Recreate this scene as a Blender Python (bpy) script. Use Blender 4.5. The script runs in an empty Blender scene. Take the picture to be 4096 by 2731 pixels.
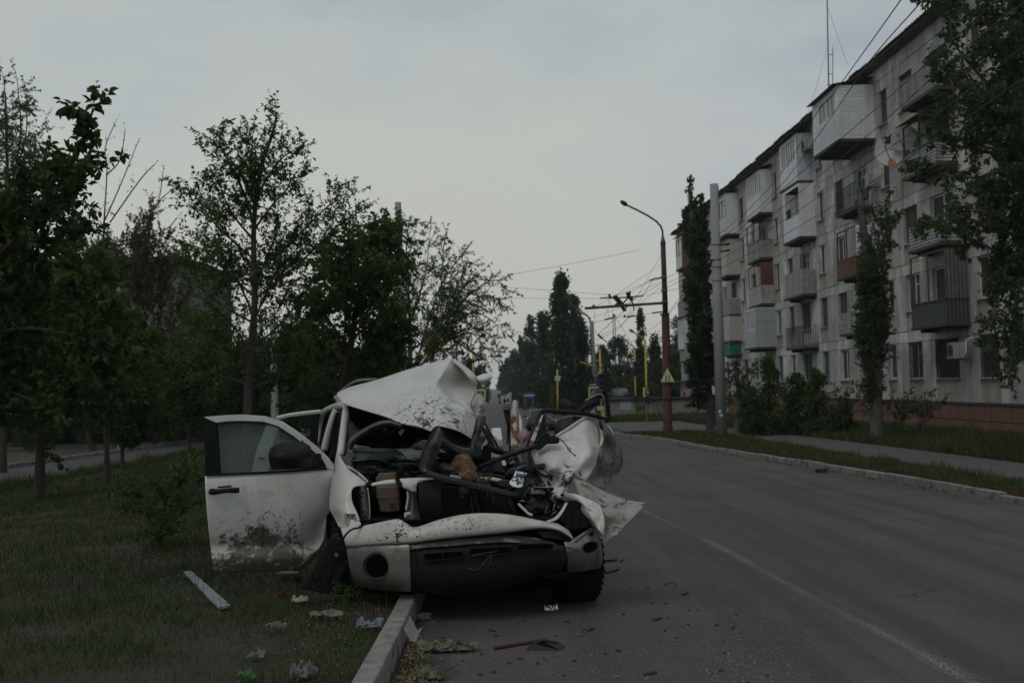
import bpy, bmesh, math, random
import numpy as np
from math import sin, cos, pi, radians, sqrt, atan2, hypot
from mathutils import Vector, Matrix
from mathutils.noise import noise as pnoise, noise_vector
random.seed(7); RS = np.random.RandomState(7)
S = bpy.context.scene
C = S.collection
# ---------------------------------------------------------------- camera
FPX, CX, CY, H, SL = 3983.0, 2048.0, 1365.5, 1.71, 0.0115
_d = Vector(((1980-CX)/FPX, (CY-1545)/FPX, -1)).normalized()
_r = radians(1.25)
_u = Vector((-sin(_r), cos(_r), 0)); _u.z = -(_u.x*_d.x+_u.y*_d.y)/_d.z; _u.normalize()
_x = _d.cross(_u)
RC = Matrix((_x, _d, _u))
cd = bpy.data.cameras.new('camera'); cam = bpy.data.objects.new('camera', cd); C.objects.link(cam)
cam.matrix_world = Matrix.Translation((0, 0, H)) @ RC.to_4x4()
cd.sensor_width = 36; cd.lens = FPX/4096*36; cd.clip_start = .1; cd.clip_end = 3000
cd.dof.use_dof = True; cd.dof.focus_distance = 8.2; cd.dof.aperture_fstop = 3.2
S.camera = cam
CAM = Vector((0, 0, H))
# ---------------------------------------------------------------- view, world, sun
S.render.engine = 'CYCLES'
S.view_settings.view_transform = 'Standard'; S.view_settings.look = 'None'
S.view_settings.exposure = 0; S.view_settings.gamma = 1; S.view_settings.use_curve_mapping = False
SUN_EL, SUN_AZ = radians(52), radians(215)   # direction the light comes from, azimuth clockwise from +Y
w = bpy.data.worlds.new('World'); S.world = w; w.use_nodes = True
nt = w.node_tree; nt.nodes.clear()
def wn(t, **k):
    n = nt.nodes.new(t)
    for a, b in k.items(): setattr(n, a, b)
    return n
sky = wn('ShaderNodeTexSky', sky_type='NISHITA', sun_disc=False, sun_elevation=SUN_EL, sun_rotation=SUN_AZ)
sky.dust_density = 4; sky.air_density = 1.5
tc = wn('ShaderNodeTexCoord')
mp = wn('ShaderNodeMapping'); mp.inputs['Scale'].default_value = (1, 1, 2.4); mp.inputs['Location'].default_value = (3.4, .3, 1.1)
nz = wn('ShaderNodeTexNoise'); nz.inputs['Scale'].default_value = 1.35; nz.inputs['Detail'].default_value = 7; nz.inputs['Roughness'].default_value = .48
sep = wn('ShaderNodeSeparateXYZ')
grd = wn('ShaderNodeMapRange', interpolation_type='SMOOTHSTEP'); grd.inputs[1].default_value = .04; grd.inputs[2].default_value = .55   # clouds darken with height
nm = wn('ShaderNodeMath', operation='MULTIPLY_ADD'); nm.inputs[1].default_value = 5.5; nm.inputs[2].default_value = -2.42
ad = wn('ShaderNodeMath', operation='ADD')
rp = wn('ShaderNodeValToRGB')
rp.color_ramp.elements[0].position = .0; rp.color_ramp.elements[0].color = (.88, .89, .82, 1)
rp.color_ramp.elements[1].position = 1.0; rp.color_ramp.elements[1].color = (.52, .575, .65, 1)
e = rp.color_ramp.elements.new(.45); e.color = (.77, .82, .83, 1)
amp_ = wn('ShaderNodeVectorMath', operation='SCALE'); amp_.inputs['Scale'].default_value = 6.25
nz2 = wn('ShaderNodeTexNoise'); nz2.inputs['Scale'].default_value = .9; nz2.inputs['Detail'].default_value = 2
tr = wn('ShaderNodeValToRGB'); tr.color_ramp.elements[0].position = .38; tr.color_ramp.elements[0].color = (.955, 1, .995, 1); tr.color_ramp.elements[1].position = .6; tr.color_ramp.elements[1].color = (1, .975, .985, 1)
tm = wn('ShaderNodeMixRGB', blend_type='MULTIPLY'); tm.inputs[0].default_value = 1
mix = wn('ShaderNodeMixRGB'); mix.inputs[0].default_value = .93
bg = wn('ShaderNodeBackground'); bg.inputs[1].default_value = .1
out = wn('ShaderNodeOutputWorld')
L = nt.links.new
L(tc.outputs['Generated'], mp.inputs[0]); L(mp.outputs[0], nz.inputs[0]); L(tc.outputs['Generated'], sep.inputs[0]); L(sep.outputs[2], grd.inputs[0]); L(nz.outputs[0], nm.inputs[0]); L(nm.outputs[0], ad.inputs[0]); L(grd.outputs[0], ad.inputs[1]); L(ad.outputs[0], rp.inputs[0])
L(sky.outputs[0], mix.inputs[1]); L(mp.outputs[0], nz2.inputs[0]); L(nz2.outputs[0], tr.inputs[0]); L(rp.outputs[0], tm.inputs[1]); L(tr.outputs[0], tm.inputs[2]); L(tm.outputs[0], amp_.inputs[0]); L(amp_.outputs[0], mix.inputs[2]); L(mix.outputs[0], bg.inputs[0]); L(bg.outputs[0], out.inputs[0])
sd = bpy.data.lights.new('sun', 'SUN'); sd.energy = 0.6; sd.angle = radians(25); sd.color = (1, .96, .9)
so = bpy.data.objects.new('sun', sd); C.objects.link(so)
sv = Vector((sin(SUN_AZ)*cos(SUN_EL), cos(SUN_AZ)*cos(SUN_EL), sin(SUN_EL)))
so.rotation_euler = sv.to_track_quat('Z', 'Y').to_euler(); so.location = sv*50
# ---------------------------------------------------------------- pixel <-> world (photo pixels, 4096 wide)
def ray(u, v): return RC @ Vector(((u-CX)/FPX, (CY-v)/FPX, -1))
def at(u, v, Y): r = ray(u, v); return CAM + r*(Y/r.y)
def atX(u, v, X): r = ray(u, v); return CAM + r*(X/r.x)
def gz(x, y): return -SL*min(y, 420)
def gnd(u, v, h=0):
    r = ray(u, v); t = (H-h)/(-r.z-SL*r.y); return CAM + r*t
# ---------------------------------------------------------------- mesh builder
class MB:
    def __init__(s): s.v = []; s.f = []; s.mi = []; s.cur = 0
    def add(s, vs, fs):
        n = len(s.v); s.v += [tuple(p) for p in vs]; s.f += [tuple(i+n for i in f) for f in fs]; s.mi += [s.cur]*len(fs); return s
    def box(s, a, b, M=None):
        x0, y0, z0 = a; x1, y1, z1 = b
        vs = [Vector(p) for p in ((x0,y0,z0),(x1,y0,z0),(x1,y1,z0),(x0,y1,z0),(x0,y0,z1),(x1,y0,z1),(x1,y1,z1),(x0,y1,z1))]
        if M: vs = [M @ p for p in vs]
        return s.add(vs, [(0,3,2,1),(4,5,6,7),(0,1,5,4),(1,2,6,5),(2,3,7,6),(3,0,4,7)])
    def tube(s, pts, rad, n=8, cap=True):
        pts = [Vector(p) for p in pts]
        if not hasattr(rad, '__len__'): rad = [rad]*len(pts)
        rings = []; prev = None
        for i, p in enumerate(pts):
            t = (pts[min(i+1, len(pts)-1)]-pts[max(i-1, 0)])
            if t.length < 1e-9: t = Vector((0, 0, 1))
            t.normalize()
            if prev is None:
                a = t.orthogonal().normalized()
            else:
                a = prev - t*prev.dot(t)
                a = a.normalized() if a.length > 1e-6 else t.orthogonal().normalized()
            prev = a; b = t.cross(a)
            rings.append([p + (a*cos(2*pi*k/n)+b*sin(2*pi*k/n))*rad[i] for k in range(n)])
        vs = [q for r in rings for q in r]; fs = []
        for i in range(len(pts)-1):
            for k in range(n):
                fs.append((i*n+k, i*n+(k+1) % n, (i+1)*n+(k+1) % n, (i+1)*n+k))
        if cap: fs += [tuple(range(n))[::-1], tuple((len(pts)-1)*n+k for k in range(n))]
        return s.add(vs, fs)
    def poly(s, pts, d=None):           # flat polygon, extruded by vector d when given
        pts = [Vector(p) for p in pts]; n = len(pts)
        if d is None: return s.add(pts, [tuple(range(n))])
        d = Vector(d)
        return s.add(pts+[p+d for p in pts], [tuple(range(n)), tuple(range(2*n-1, n-1, -1))]+[(i, i+n, (i+1) % n+n, (i+1) % n) for i in range(n)])
    def grid(s, G):                      # G[i][j] points
        a, b = len(G), len(G[0])
        return s.add([p for r in G for p in r], [(i*b+j, i*b+j+1, (i+1)*b+j+1, (i+1)*b+j) for i in range(a-1) for j in range(b-1)])
    def lathe(s, prof, M, n=20):         # prof: (r, z)
        vs = [M @ Vector((r*cos(2*pi*k/n), r*sin(2*pi*k/n), z)) for r, z in prof for k in range(n)]
        return s.add(vs, [(i*n+k, i*n+(k+1) % n, (i+1)*n+(k+1) % n, (i+1)*n+k) for i in range(len(prof)-1) for k in range(n)])
    def blob(s, c, r, seed=0, amp=.25, sub=2, sc=(1, 1, 1)):
        bm = bmesh.new(); bmesh.ops.create_icosphere(bm, subdivisions=sub, radius=1)
        c = Vector(c); vs = []
        for q in bm.verts:
            k = 1+amp*pnoise(q.co*1.7+Vector((seed*3.1, seed, 0)))*2
            vs.append(c+Vector((q.co.x*sc[0], q.co.y*sc[1], q.co.z*sc[2]))*r*k)
        s.add(vs, [tuple(q.index for q in f.verts) for f in bm.faces]); bm.free(); return s
ORIG = {}
def tag(o, label=None, cat=None, group=None, kind=None):
    if label: o['label'] = label
    if cat: o['category'] = cat
    if group: o['group'] = group
    if kind: o['kind'] = kind
    return o
def empty(name, loc, label, cat, group=None):
    o = bpy.data.objects.new(name, None); o.location = loc; o.empty_display_size = .2; C.objects.link(o)
    ORIG[o.name] = Vector(loc); return tag(o, label, cat, group)
def obj(name, mb, mat, parent=None, smooth=False, label=None, solid=0, bevel=0, kind=None, offset=0):
    me = bpy.data.meshes.new(name)
    vs = np.array(mb.v, dtype=float).reshape(-1, 3)
    if parent is not None: org = ORIG[parent.name]
    else: org = Vector(((vs[:, 0].min()+vs[:, 0].max())/2, (vs[:, 1].min()+vs[:, 1].max())/2, vs[:, 2].min()))
    vs = vs-np.array(org)
    me.from_pydata(vs.tolist(), [], mb.f)
    mats = mat if isinstance(mat, (list, tuple)) else [mat]
    for m in mats: me.materials.append(m)
    if len(mats) > 1: me.polygons.foreach_set('material_index', mb.mi)
    if smooth: me.polygons.foreach_set('use_smooth', [True]*len(me.polygons))
    me.validate(); me.update()
    o = bpy.data.objects.new(name, me); C.objects.link(o)
    if parent is not None: o.parent = parent; ORIG[o.name] = org
    else: o.location = org; ORIG[o.name] = org
    if parent is not None: o.location = (0, 0, 0)
    if solid:
        m = o.modifiers.new('s', 'SOLIDIFY'); m.thickness = solid; m.offset = offset
    if bevel:
        m = o.modifiers.new('b', 'BEVEL'); m.width = bevel; m.segments = 2; m.limit_method = 'ANGLE'
    if label: o['label'] = label
    if kind: o['kind'] = kind
    return o
def thing(name, mb, mat, label, cat, group=None, **k):
    return tag(obj(name, mb, mat, **k), label, cat, group)
def struct(name, mb, mat, **k): return tag(obj(name, mb, mat, **k), kind='structure')
def npmesh(name, V, F, mat, parent=None, kind=None, smooth=False, per=4):
    """fast mesh from numpy arrays, every face has 'per' corners"""
    me = bpy.data.meshes.new(name)
    org = np.array(ORIG[parent.name]) if parent is not None else np.array([(V[:, 0].min()+V[:, 0].max())/2, (V[:, 1].min()+V[:, 1].max())/2, V[:, 2].min()])
    V = (V-org).astype(np.float32); n = len(F)
    me.vertices.add(len(V)); me.vertices.foreach_set('co', V.ravel())
    me.loops.add(n*per); me.loops.foreach_set('vertex_index', F.astype(np.int32).ravel())
    me.polygons.add(n); me.polygons.foreach_set('loop_start', np.arange(0, n*per, per, dtype=np.int32))
    me.polygons.foreach_set('loop_total', np.full(n, per, dtype=np.int32))
    me.materials.append(mat); me.update(calc_edges=True)
    o = bpy.data.objects.new(name, me); C.objects.link(o)
    if parent is not None: o.parent = parent
    else: o.location = org.tolist()
    ORIG[o.name] = Vector(org.tolist())
    if kind: o['kind'] = kind
    return o
def inst(src, loc, rot=None, scale=None, parent=None, name=None):
    o = src.copy(); o.name = name or src.name.split('.')[0]
    C.objects.link(o)
    if parent is not None: o.parent = parent; o.location = Vector(loc)-ORIG[parent.name]
    else: o.location = loc
    if rot is not None: o.rotation_euler = rot
    if scale is not None: o.scale = scale
    return o
# ---------------------------------------------------------------- Catmull-Rom patches of (u, v, Y) control points
def cr(p, t):
    n = len(p)-1; x = min(max(t*n, 0), n-1e-6); i = int(x); f = x-i
    a, b, c, d = p[max(i-1, 0)], p[i], p[i+1], p[min(i+2, n)]
    return tuple(.5*((2*b[k])+(c[k]-a[k])*f+(2*a[k]-5*b[k]+4*c[k]-d[k])*f*f+(3*b[k]-a[k]-3*c[k]+d[k])*f**3) for k in range(len(b)))
def lin(p, t):
    n = len(p)-1; x = min(max(t*n, 0), n-1e-6); i = int(x); f = x-i
    return tuple(p[i][k]*(1-f)+p[i+1][k]*f for k in range(len(p[i])))
def patch(rows, nu=24, nv=24, amp=0, fr=6, seed=0, ru=cr, rv=cr, mb=None, edge=0, ridge=0):
    mb = mb or MB(); G = []
    for i in range(nv+1):
        col = [None]*len(rows[0]) if len(set(map(len, rows))) == 1 else None
        g = []
        for j in range(nu+1):
            cps = [ru(r, j/nu) for r in rows]
            u, v, Y = rv(cps, i/nv)
            p = at(u, v, Y)
            if amp:
                q = p*fr+Vector((seed, seed*2.3, 0))
                d = pnoise(q)+.5*pnoise(q*2.3)
                if ridge: d = d*(1-ridge)+ridge*((.5-2.2*abs(pnoise(q)))+.5*(.5-2.2*abs(pnoise(q*2.1+Vector((3, 1, 2))))))
                w2 = 1
                if edge: w2 = min(1, min(i, nv-i, j, nu-j)/edge)
                p = p+(CAM-p).normalized()*(-d*amp*w2)
            g.append(p)
        G.append(g)
    return mb.grid(G)
def pxpoly(pts, Y, d=.01, mb=None):
    """flat piece seen face on: pixel outline at depth Y (number, or Y given per point), thickness d away from the camera"""
    mb = mb or MB()
    P = [at(p[0], p[1], p[2] if len(p) > 2 else Y) for p in pts]
    return mb.poly(P, (0, d, 0))
def smoothpts(pts, k=4):
    n = len(pts)-1; return [cr(pts, i/(n*k)) for i in range(n*k+1)]
# ---------------------------------------------------------------- materials
def mk(name):
    m = bpy.data.materials.new(name); m.use_nodes = True; t = m.node_tree; t.nodes.clear(); return m, t
class N:
    def __init__(s, t): s.t = t
    def n(s, ty, ins=None, **k):
        x = s.t.nodes.new(ty)
        for a, b in k.items(): setattr(x, a, b)
        if ins:
            for a, b in ins.items():
                if isinstance(b, bpy.types.NodeSocket): s.t.links.new(b, x.inputs[a])
                else: x.inputs[a].default_value = b
        return x
    def math(s, op, a, b=0, c=0, clamp=False): return s.n('ShaderNodeMath', {0: a, 1: b, 2: c}, operation=op, use_clamp=clamp).outputs[0]
    def mix(s, f, a, b, bt='MIX'): return s.n('ShaderNodeMixRGB', {0: f, 1: a, 2: b}, blend_type=bt).outputs[0]
    def noise(s, co, sc, det=4, ro=.55): return s.n('ShaderNodeTexNoise', {'Vector': co, 'Scale': sc, 'Detail': det, 'Roughness': ro}).outputs[0]
    def ramp(s, x, a, b): return s.n('ShaderNodeMapRange', {0: x, 1: a, 2: b}, clamp=True).outputs[0]
def c4(c): return (c[0], c[1], c[2], 1)
def mat(name, col, rough=.7, var=.25, scale=6, bump=0, bscale=40, metal=0, rnd=0, col2=None, c2=(.5, .65), c2scale=3, stretch=None, spec=.5, stains=(), coat=0, speck=None, streak=None):
    """stains: list of (colour, centre(world), radius, scale, threshold, kind)  kind spot|blot"""
    m, t = mk(name); g = N(t)
    geo = g.n('ShaderNodeNewGeometry'); pos = geo.outputs['Position']
    if stretch: pos = g.n('ShaderNodeMapping', {0: pos, 3: stretch}).outputs[0]
    f = g.ramp(g.noise(pos, scale, 6), .3, .7)
    base = g.mix(f, c4([c*(1-var) for c in col]), c4([min(1, c*(1+var)) for c in col]))
    if col2: base = g.mix(g.ramp(g.noise(pos, c2scale, 6, .65), *c2), base, c4(col2))
    if rnd:
        r = g.n('ShaderNodeObjectInfo').outputs['Random']
        base = g.mix(1, base, g.n('ShaderNodeCombineColor', {0: g.math('MULTIPLY_ADD', r, 2*rnd, 1-rnd), 1: g.math('MULTIPLY_ADD', r, 2*rnd, 1-rnd), 2: g.math('MULTIPLY_ADD', r, 1.8*rnd, 1-rnd)}).outputs[0], 'MULTIPLY')
    if streak:
        sp = g.n('ShaderNodeMapping', {0: geo.outputs['Position'], 3: (2.6, 2.6, .22)}).outputs[0]
        base = g.mix(g.math('MULTIPLY', g.ramp(g.noise(sp, 1.5, 6, .65), .50, .66), .75), base, c4(streak))
    if speck:
        v = g.n('ShaderNodeTexVoronoi', {'Vector': pos, 'Scale': 70.0}); r_ = g.n('ShaderNodeSeparateColor', {0: v.outputs['Color']}).outputs[0]
        fac = g.math('MULTIPLY', g.math('LESS_THAN', v.outputs['Distance'], .36), g.ramp(r_, .55, 1.0))
        base = g.mix(g.math('MULTIPLY', fac, .75), base, c4(speck))
    for (sc, ce, ra, ss, th, kd) in stains:
        P = geo.outputs['Position']
        d = g.n('ShaderNodeVectorMath', {0: P, 1: tuple(ce)}, operation='DISTANCE').outputs['Value']
        mk_ = g.ramp(d, ra, ra*.15)
        if kd == 'spot':
            wob = g.n('ShaderNodeVectorMath', {0: P, 1: g.n('ShaderNodeTexNoise', {'Vector': P, 'Scale': ss*.6}).outputs['Color']}, operation='ADD').outputs[0]
            vo = g.n('ShaderNodeTexVoronoi', {'Vector': P, 'Scale': ss}).outputs['Distance']
            fac = g.math('LESS_THAN', vo, g.math('MULTIPLY', g.math('MULTIPLY', mk_, g.ramp(g.noise(P, ss*.35, 4), .42, .75)), th))
        else:
            fac = g.ramp(g.math('ADD', g.noise(P, ss, 8, .7), g.math('MULTIPLY', mk_, .35)), th, th+.06)
            fac = g.math('MULTIPLY', fac, g.ramp(mk_, .0, .35))
        base = g.mix(fac, base, c4(sc))
    p = g.n('ShaderNodeBsdfPrincipled', {'Base Color': base, 'Roughness': rough, 'Metallic': metal, 'Specular IOR Level': spec, 'Coat Weight': coat})
    if bump:
        b = g.n('ShaderNodeBump', {'Height': g.noise(pos, bscale, 5), 'Strength': bump, 'Distance': .01})
        t.links.new(b.outputs[0], p.inputs['Normal'])
    o = g.n('ShaderNodeOutputMaterial', {0: p.outputs[0]}); return m
def leafmat(name, c1, c2, trans=.35, back=.9):
    m, t = mk(name); g = N(t); geo = g.n('ShaderNodeNewGeometry')
    f = g.ramp(g.math('ADD', g.math('MULTIPLY', geo.outputs['Random Per Island'], .5), g.math('MULTIPLY', g.noise(geo.outputs['Position'], 1.3, 3), .5)), .25, .75)
    base = g.mix(f, c4(c1), c4(c2))
    a = g.n('ShaderNodeBsdfPrincipled', {'Base Color': base, 'Roughness': .55, 'Specular IOR Level': .3})
    b = g.n('ShaderNodeBsdfTranslucent', {'Color': g.mix(.5, base, c4((c2[0]*1.2, c2[1]*1.4, c2[2]*.6)))})
    x = g.n('ShaderNodeMixShader', {0: trans, 1: a.outputs[0], 2: b.outputs[0]})
    g.n('ShaderNodeOutputMaterial', {0: x.outputs[0]}); return m
def glassmat(name, tint, alpha, rough=.05, crack=0, film=0):
    m, t = mk(name); g = N(t); pos = g.n('ShaderNodeNewGeometry').outputs['Position']
    a = g.n('ShaderNodeBsdfTransparent', {0: c4(tint)})
    b = g.n('ShaderNodeBsdfPrincipled', {'Base Color': c4([c*.25 for c in tint]), 'Roughness': rough, 'Specular IOR Level': .8})
    fr = g.n('ShaderNodeFresnel', {'IOR': 1.5}).outputs[0]
    fac = g.math('ADD', g.math('MULTIPLY', fr, 1.2), alpha, clamp=True)
    sh = g.n('ShaderNodeMixShader', {0: fac, 1: a.outputs[0], 2: b.outputs[0]}).outputs[0]
    if film: sh = g.n('ShaderNodeMixShader', {0: film, 1: sh, 2: g.n('ShaderNodeBsdfDiffuse', {0: (.36, .42, .38, 1)}).outputs[0]}).outputs[0]  # even pale film standing in for light reflected off the glass
    if crack:
        v = g.n('ShaderNodeTexVoronoi', {'Vector': pos, 'Scale': crack}, feature='DISTANCE_TO_EDGE').outputs['Distance']
        k = g.math('MULTIPLY', g.math('LESS_THAN', v, .06), g.ramp(g.noise(pos, crack*.15, 3), .4, .6))
        wh = g.n('ShaderNodeBsdfPrincipled', {'Base Color': (.35, .42, .4, 1), 'Roughness': .4})
        sh = g.n('ShaderNodeMixShader', {0: g.math('MULTIPLY', k, .7), 1: sh, 2: wh.outputs[0]}).outputs[0]
    g.n('ShaderNodeOutputMaterial', {0: sh}); return m
M = {}
M['white_wall'] = mat('white_siding', (.60, .62, .63), .6, .08, 3, rnd=.06, streak=(.42, .42, .40))
M['bluish'] = mat('bluish_panel', (.42, .46, .52), .6, .08, 3)
M['grey_sheet'] = mat('weathered_sheet', (.33, .34, .33), .7, .15, 5, rnd=.08, col2=(.2, .18, .15), c2=(.5, .75), streak=(.15, .11, .08))
M['green_sheet'] = mat('dull_green_sheet', (.09, .105, .095), .6, .2, 3, rnd=.1)
M['dark_sheet'] = mat('dark_sheet', (.045, .05, .052), .6, .2, 3, rnd=.1)
M['black'] = mat('black_plastic', (.008, .0085, .009), .5, .3, 12, bump=.1, spec=.22)
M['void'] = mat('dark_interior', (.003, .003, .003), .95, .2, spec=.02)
M['soil'] = mat('soil', (.07, .06, .045), .95, .3, 3, bump=.4)
def road_mat():
    m, t = mk('asphalt'); g = N(t); pos = g.n('ShaderNodeNewGeometry').outputs['Position']
    st = lambda sc: g.n('ShaderNodeMapping', {0: pos, 3: sc}).outputs[0]
    base = g.mix(g.ramp(g.noise(pos, 60, 6), .3, .7), (.058, .058, .050, 1), (.094, .092, .080, 1))
    base = g.mix(g.math('MULTIPLY', g.ramp(g.noise(pos, .55, 6, .6), .46, .62), .8), base, (.112, .095, .082, 1))        # brownish dust
    base = g.mix(g.math('MULTIPLY', g.ramp(g.noise(st((1.1, .05, 1)), 1.6, 4), .48, .62), .8), base, (.052, .052, .053, 1))   # wheel tracks
    base = g.mix(g.math('MULTIPLY', g.ramp(g.noise(pos, 1.7, 8, .7), .60, .66), .5), base, (.045, .040, .036, 1))        # oil and damp stains
    wob = g.n('ShaderNodeVectorMath', {0: pos, 1: g.n('ShaderNodeTexNoise', {'Vector': pos, 'Scale': 1.4, 'Detail': 5.0}).outputs['Color']}, operation='ADD').outputs[0]
    cr_ = g.n('ShaderNodeTexVoronoi', {'Vector': wob, 'Scale': .42}, feature='DISTANCE_TO_EDGE').outputs['Distance']
    cf = g.math('MULTIPLY', g.math('LESS_THAN', cr_, .003), g.ramp(g.noise(pos, .4, 2), .56, .60))
    base = g.mix(cf, base, (.014, .013, .012, 1))
    v = g.n('ShaderNodeTexVoronoi', {'Vector': pos, 'Scale': 70.0}); r_ = g.n('ShaderNodeSeparateColor', {0: v.outputs['Color']}).outputs[0]
    fac = g.math('MULTIPLY', g.math('LESS_THAN', v.outputs['Distance'], .36), g.ramp(r_, .55, 1.0))
    base = g.mix(g.math('MULTIPLY', fac, .8), base, (.18, .18, .16, 1))
    bp_ = g.n('ShaderNodeBump', {'Height': g.noise(pos, 200, 5), 'Strength': .7, 'Distance': .01})
    p = g.n('ShaderNodeBsdfPrincipled', {'Base Color': base, 'Roughness': .88, 'Normal': bp_.outputs[0], 'Specular IOR Level': .35})
    g.n('ShaderNodeOutputMaterial', {0: p.outputs[0]}); return m
M['asphalt'] = road_mat()
M['asphalt2'] = mat('side_asphalt', (.058, .054, .052), .9, .2, 30, bump=.3, bscale=150, col2=(.08, .073, .066), c2=(.5, .7), c2scale=.5)
M['pave'] = mat('worn_pavement', (.085, .08, .075), .9, .2, 20, bump=.4, bscale=120, col2=(.06, .06, .045), c2=(.55, .7), c2scale=1.2)
M['kerb'] = mat('kerb_concrete', (.20, .195, .18), .9, .25, 9, bump=1, bscale=50, rnd=.16, col2=(.09, .075, .062), c2=(.50, .62), c2scale=5)
M['concrete'] = mat('pole_concrete', (.25, .25, .245), .85, .12, 4, bump=.3, stretch=(1, 1, .3))
M['rust'] = mat('rusty_steel', (.055, .026, .018), .85, .3, 6, bump=.3, col2=(.03, .015, .012), c2scale=4)
M['yellow'] = mat('yellow_paint', (.46, .34, .045), .6, .2, 5, col2=(.24, .18, .04), c2=(.5, .7), c2scale=4)
M['steel'] = mat('grey_steel', (.13, .14, .14), .5, .2, 6, metal=.3)
M['wire'] = mat('cable', (.02, .02, .02), .7, .1)
M['bark'] = mat('bark', (.045, .036, .028), .95, .35, 12, bump=.8, bscale=30, stretch=(1, 1, .3))
M['bark_grey'] = mat('poplar_bark', (.085, .075, .062), .95, .35, 8, bump=.8, bscale=25, stretch=(1, 1, .25))
M['leaf_dark'] = leafmat('leaf_dark', (.028, .06, .014), (.075, .125, .03), .42)
M['leaf_near'] = leafmat('leaf_near', (.018, .040, .010), (.048, .085, .022), .4)
M['leaf_mid'] = leafmat('leaf_mid', (.035, .068, .018), (.09, .14, .038), .42)
M['leaf_poplar'] = leafmat('leaf_poplar', (.032, .055, .022), (.075, .105, .042), .4)
M['leaf_yel'] = leafmat('leaf_yellowish', (.075, .09, .02), (.12, .13, .035))
M['leaf_brown'] = leafmat('leaf_brown', (.065, .058, .028), (.115, .10, .048), .3)
M['leaf_far'] = leafmat('leaf_far', (.03, .05, .022), (.065, .095, .04), .4)
# ================================================================ ground, roads, kerbs
def gp(x, y, h=0): return Vector((x, y, gz(x, y)+h))
def sheet(name, left, right, h, m, **k):
    """sheet between two polylines of world (x, y)"""
    mb = MB(); mb.grid([[gp(a[0], a[1], h), gp(b[0], b[1], h)] for a, b in zip(left, right)]); return struct(name, mb, m, **k)
ys = [-30, 0, 20, 60, 120, 200, 300, 420, 900, 2500]
mb = MB(); mb.grid([[gp(x, y, -.02) for x in (-1500, -200, -30, 0, 30, 200, 1500)] for y in ys])
M['dry_ground'] = mat('dry_ground', (.055, .052, .035), .95, .3, 2, bump=.5, bscale=20, col2=(.035, .042, .02), c2scale=.6)
struct('ground', mb, M['dry_ground'])
# left kerb line (median side of the carriageway)
LK = [gnd(1560, 2728, .0), gnd(1980, 1722, .0)]
_kd = (LK[1]-LK[0]); _kd = Vector((_kd.x, _kd.y, 0)).normalized()
def lkx(y): return LK[0].x+(y-LK[0].y)*_kd.x/_kd.y
RKpx = [(2400, 1722), (2466, 1729), (2619, 1745), (2845, 1787), (3006, 1810), (3248, 1846), (3490, 1884), (3691, 1916), (3852, 1946)]
RK = [gnd(u, v+4, .1) for u, v in RKpx][::-1]
def rkx(y):
    if y <= RK[0].y: return RK[0].x+(RK[0].y-y)*.06
    for a, b in zip(RK, RK[1:]):
        if a.y <= y <= b.y: return a.x+(b.x-a.x)*(y-a.y)/(b.y-a.y)
    return RK[-1].x
Yx = RK[-1].y                                  # start of the crossing street
yy = [-12, 0, 4, 8, 12, 16, 20, 25, 30, 35, 40, Yx]
sheet('road', [(lkx(y)-.02, y) for y in yy], [(rkx(y)+.02, y) for y in yy], 0, M['asphalt'])
sheet('crossing_road', [(-60, Yx), (-60, 62)], [(70, Yx), (70, 62)], .001, M['asphalt2'])
sheet('far_road', [(-2.2, y) for y in (62, 120, 250, 420, 900)], [(6.2, y) for y in (62, 120, 250, 420, 900)], 0, M['asphalt2'])
sheet('left_road', [(-13.9, y) for y in (-12, 20, 45, Yx)], [(-10.0, y) for y in (-12, 20, 45, Yx)], 0, M['asphalt2'])
sheet('sidewalk', [(8.75, y) for y in (-12, 10, 25, 41)], [(11.15, y) for y in (-12, 10, 25, 41)], .085, M['pave'])
# lawn and verge soil, raised to the kerb tops
M['lawn_soil'] = mat('lawn_soil', (.026, .030, .013), .95, .35, 8, bump=.8, bscale=60, col2=(.045, .036, .022), c2=(.5, .7), c2scale=2)
def lawn(x, y): return .11+.035*pnoise(Vector((x*.6, y*.6, 0)))+.02*pnoise(Vector((x*2, y*2, 3)))
mb = MB(); n = 24; G = []
for j in range(110):
    y = -10+j*(Yx-2+10)/109
    G.append([gp(-10.0+(lkx(y)-.13+10.0)*i/n, y, (lawn(-10.0+(lkx(y)-.13+10.0)*i/n, y) if 0 < i else .0)) for i in range(n+1)])
mb.grid(G); struct('median_lawn', mb, M['lawn_soil'], smooth=True)
sheet('verge', [(rkx(y)+.15, y) for y in yy[:-1]+[41]], [(8.75, y) for y in yy[:-1]+[41]], .088, M['lawn_soil'])
sheet('building_lawn', [(11.15, y) for y in (-12, 10, 25, 60)], [(16.9, y) for y in (-12, 10, 25, 60)], .082, M['lawn_soil'])
sheet('shop_forecourt', [(6, 41.02), (6, 62)], [(16.9, 41.02), (16.9, 62)], .03, M['pave'])
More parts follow.
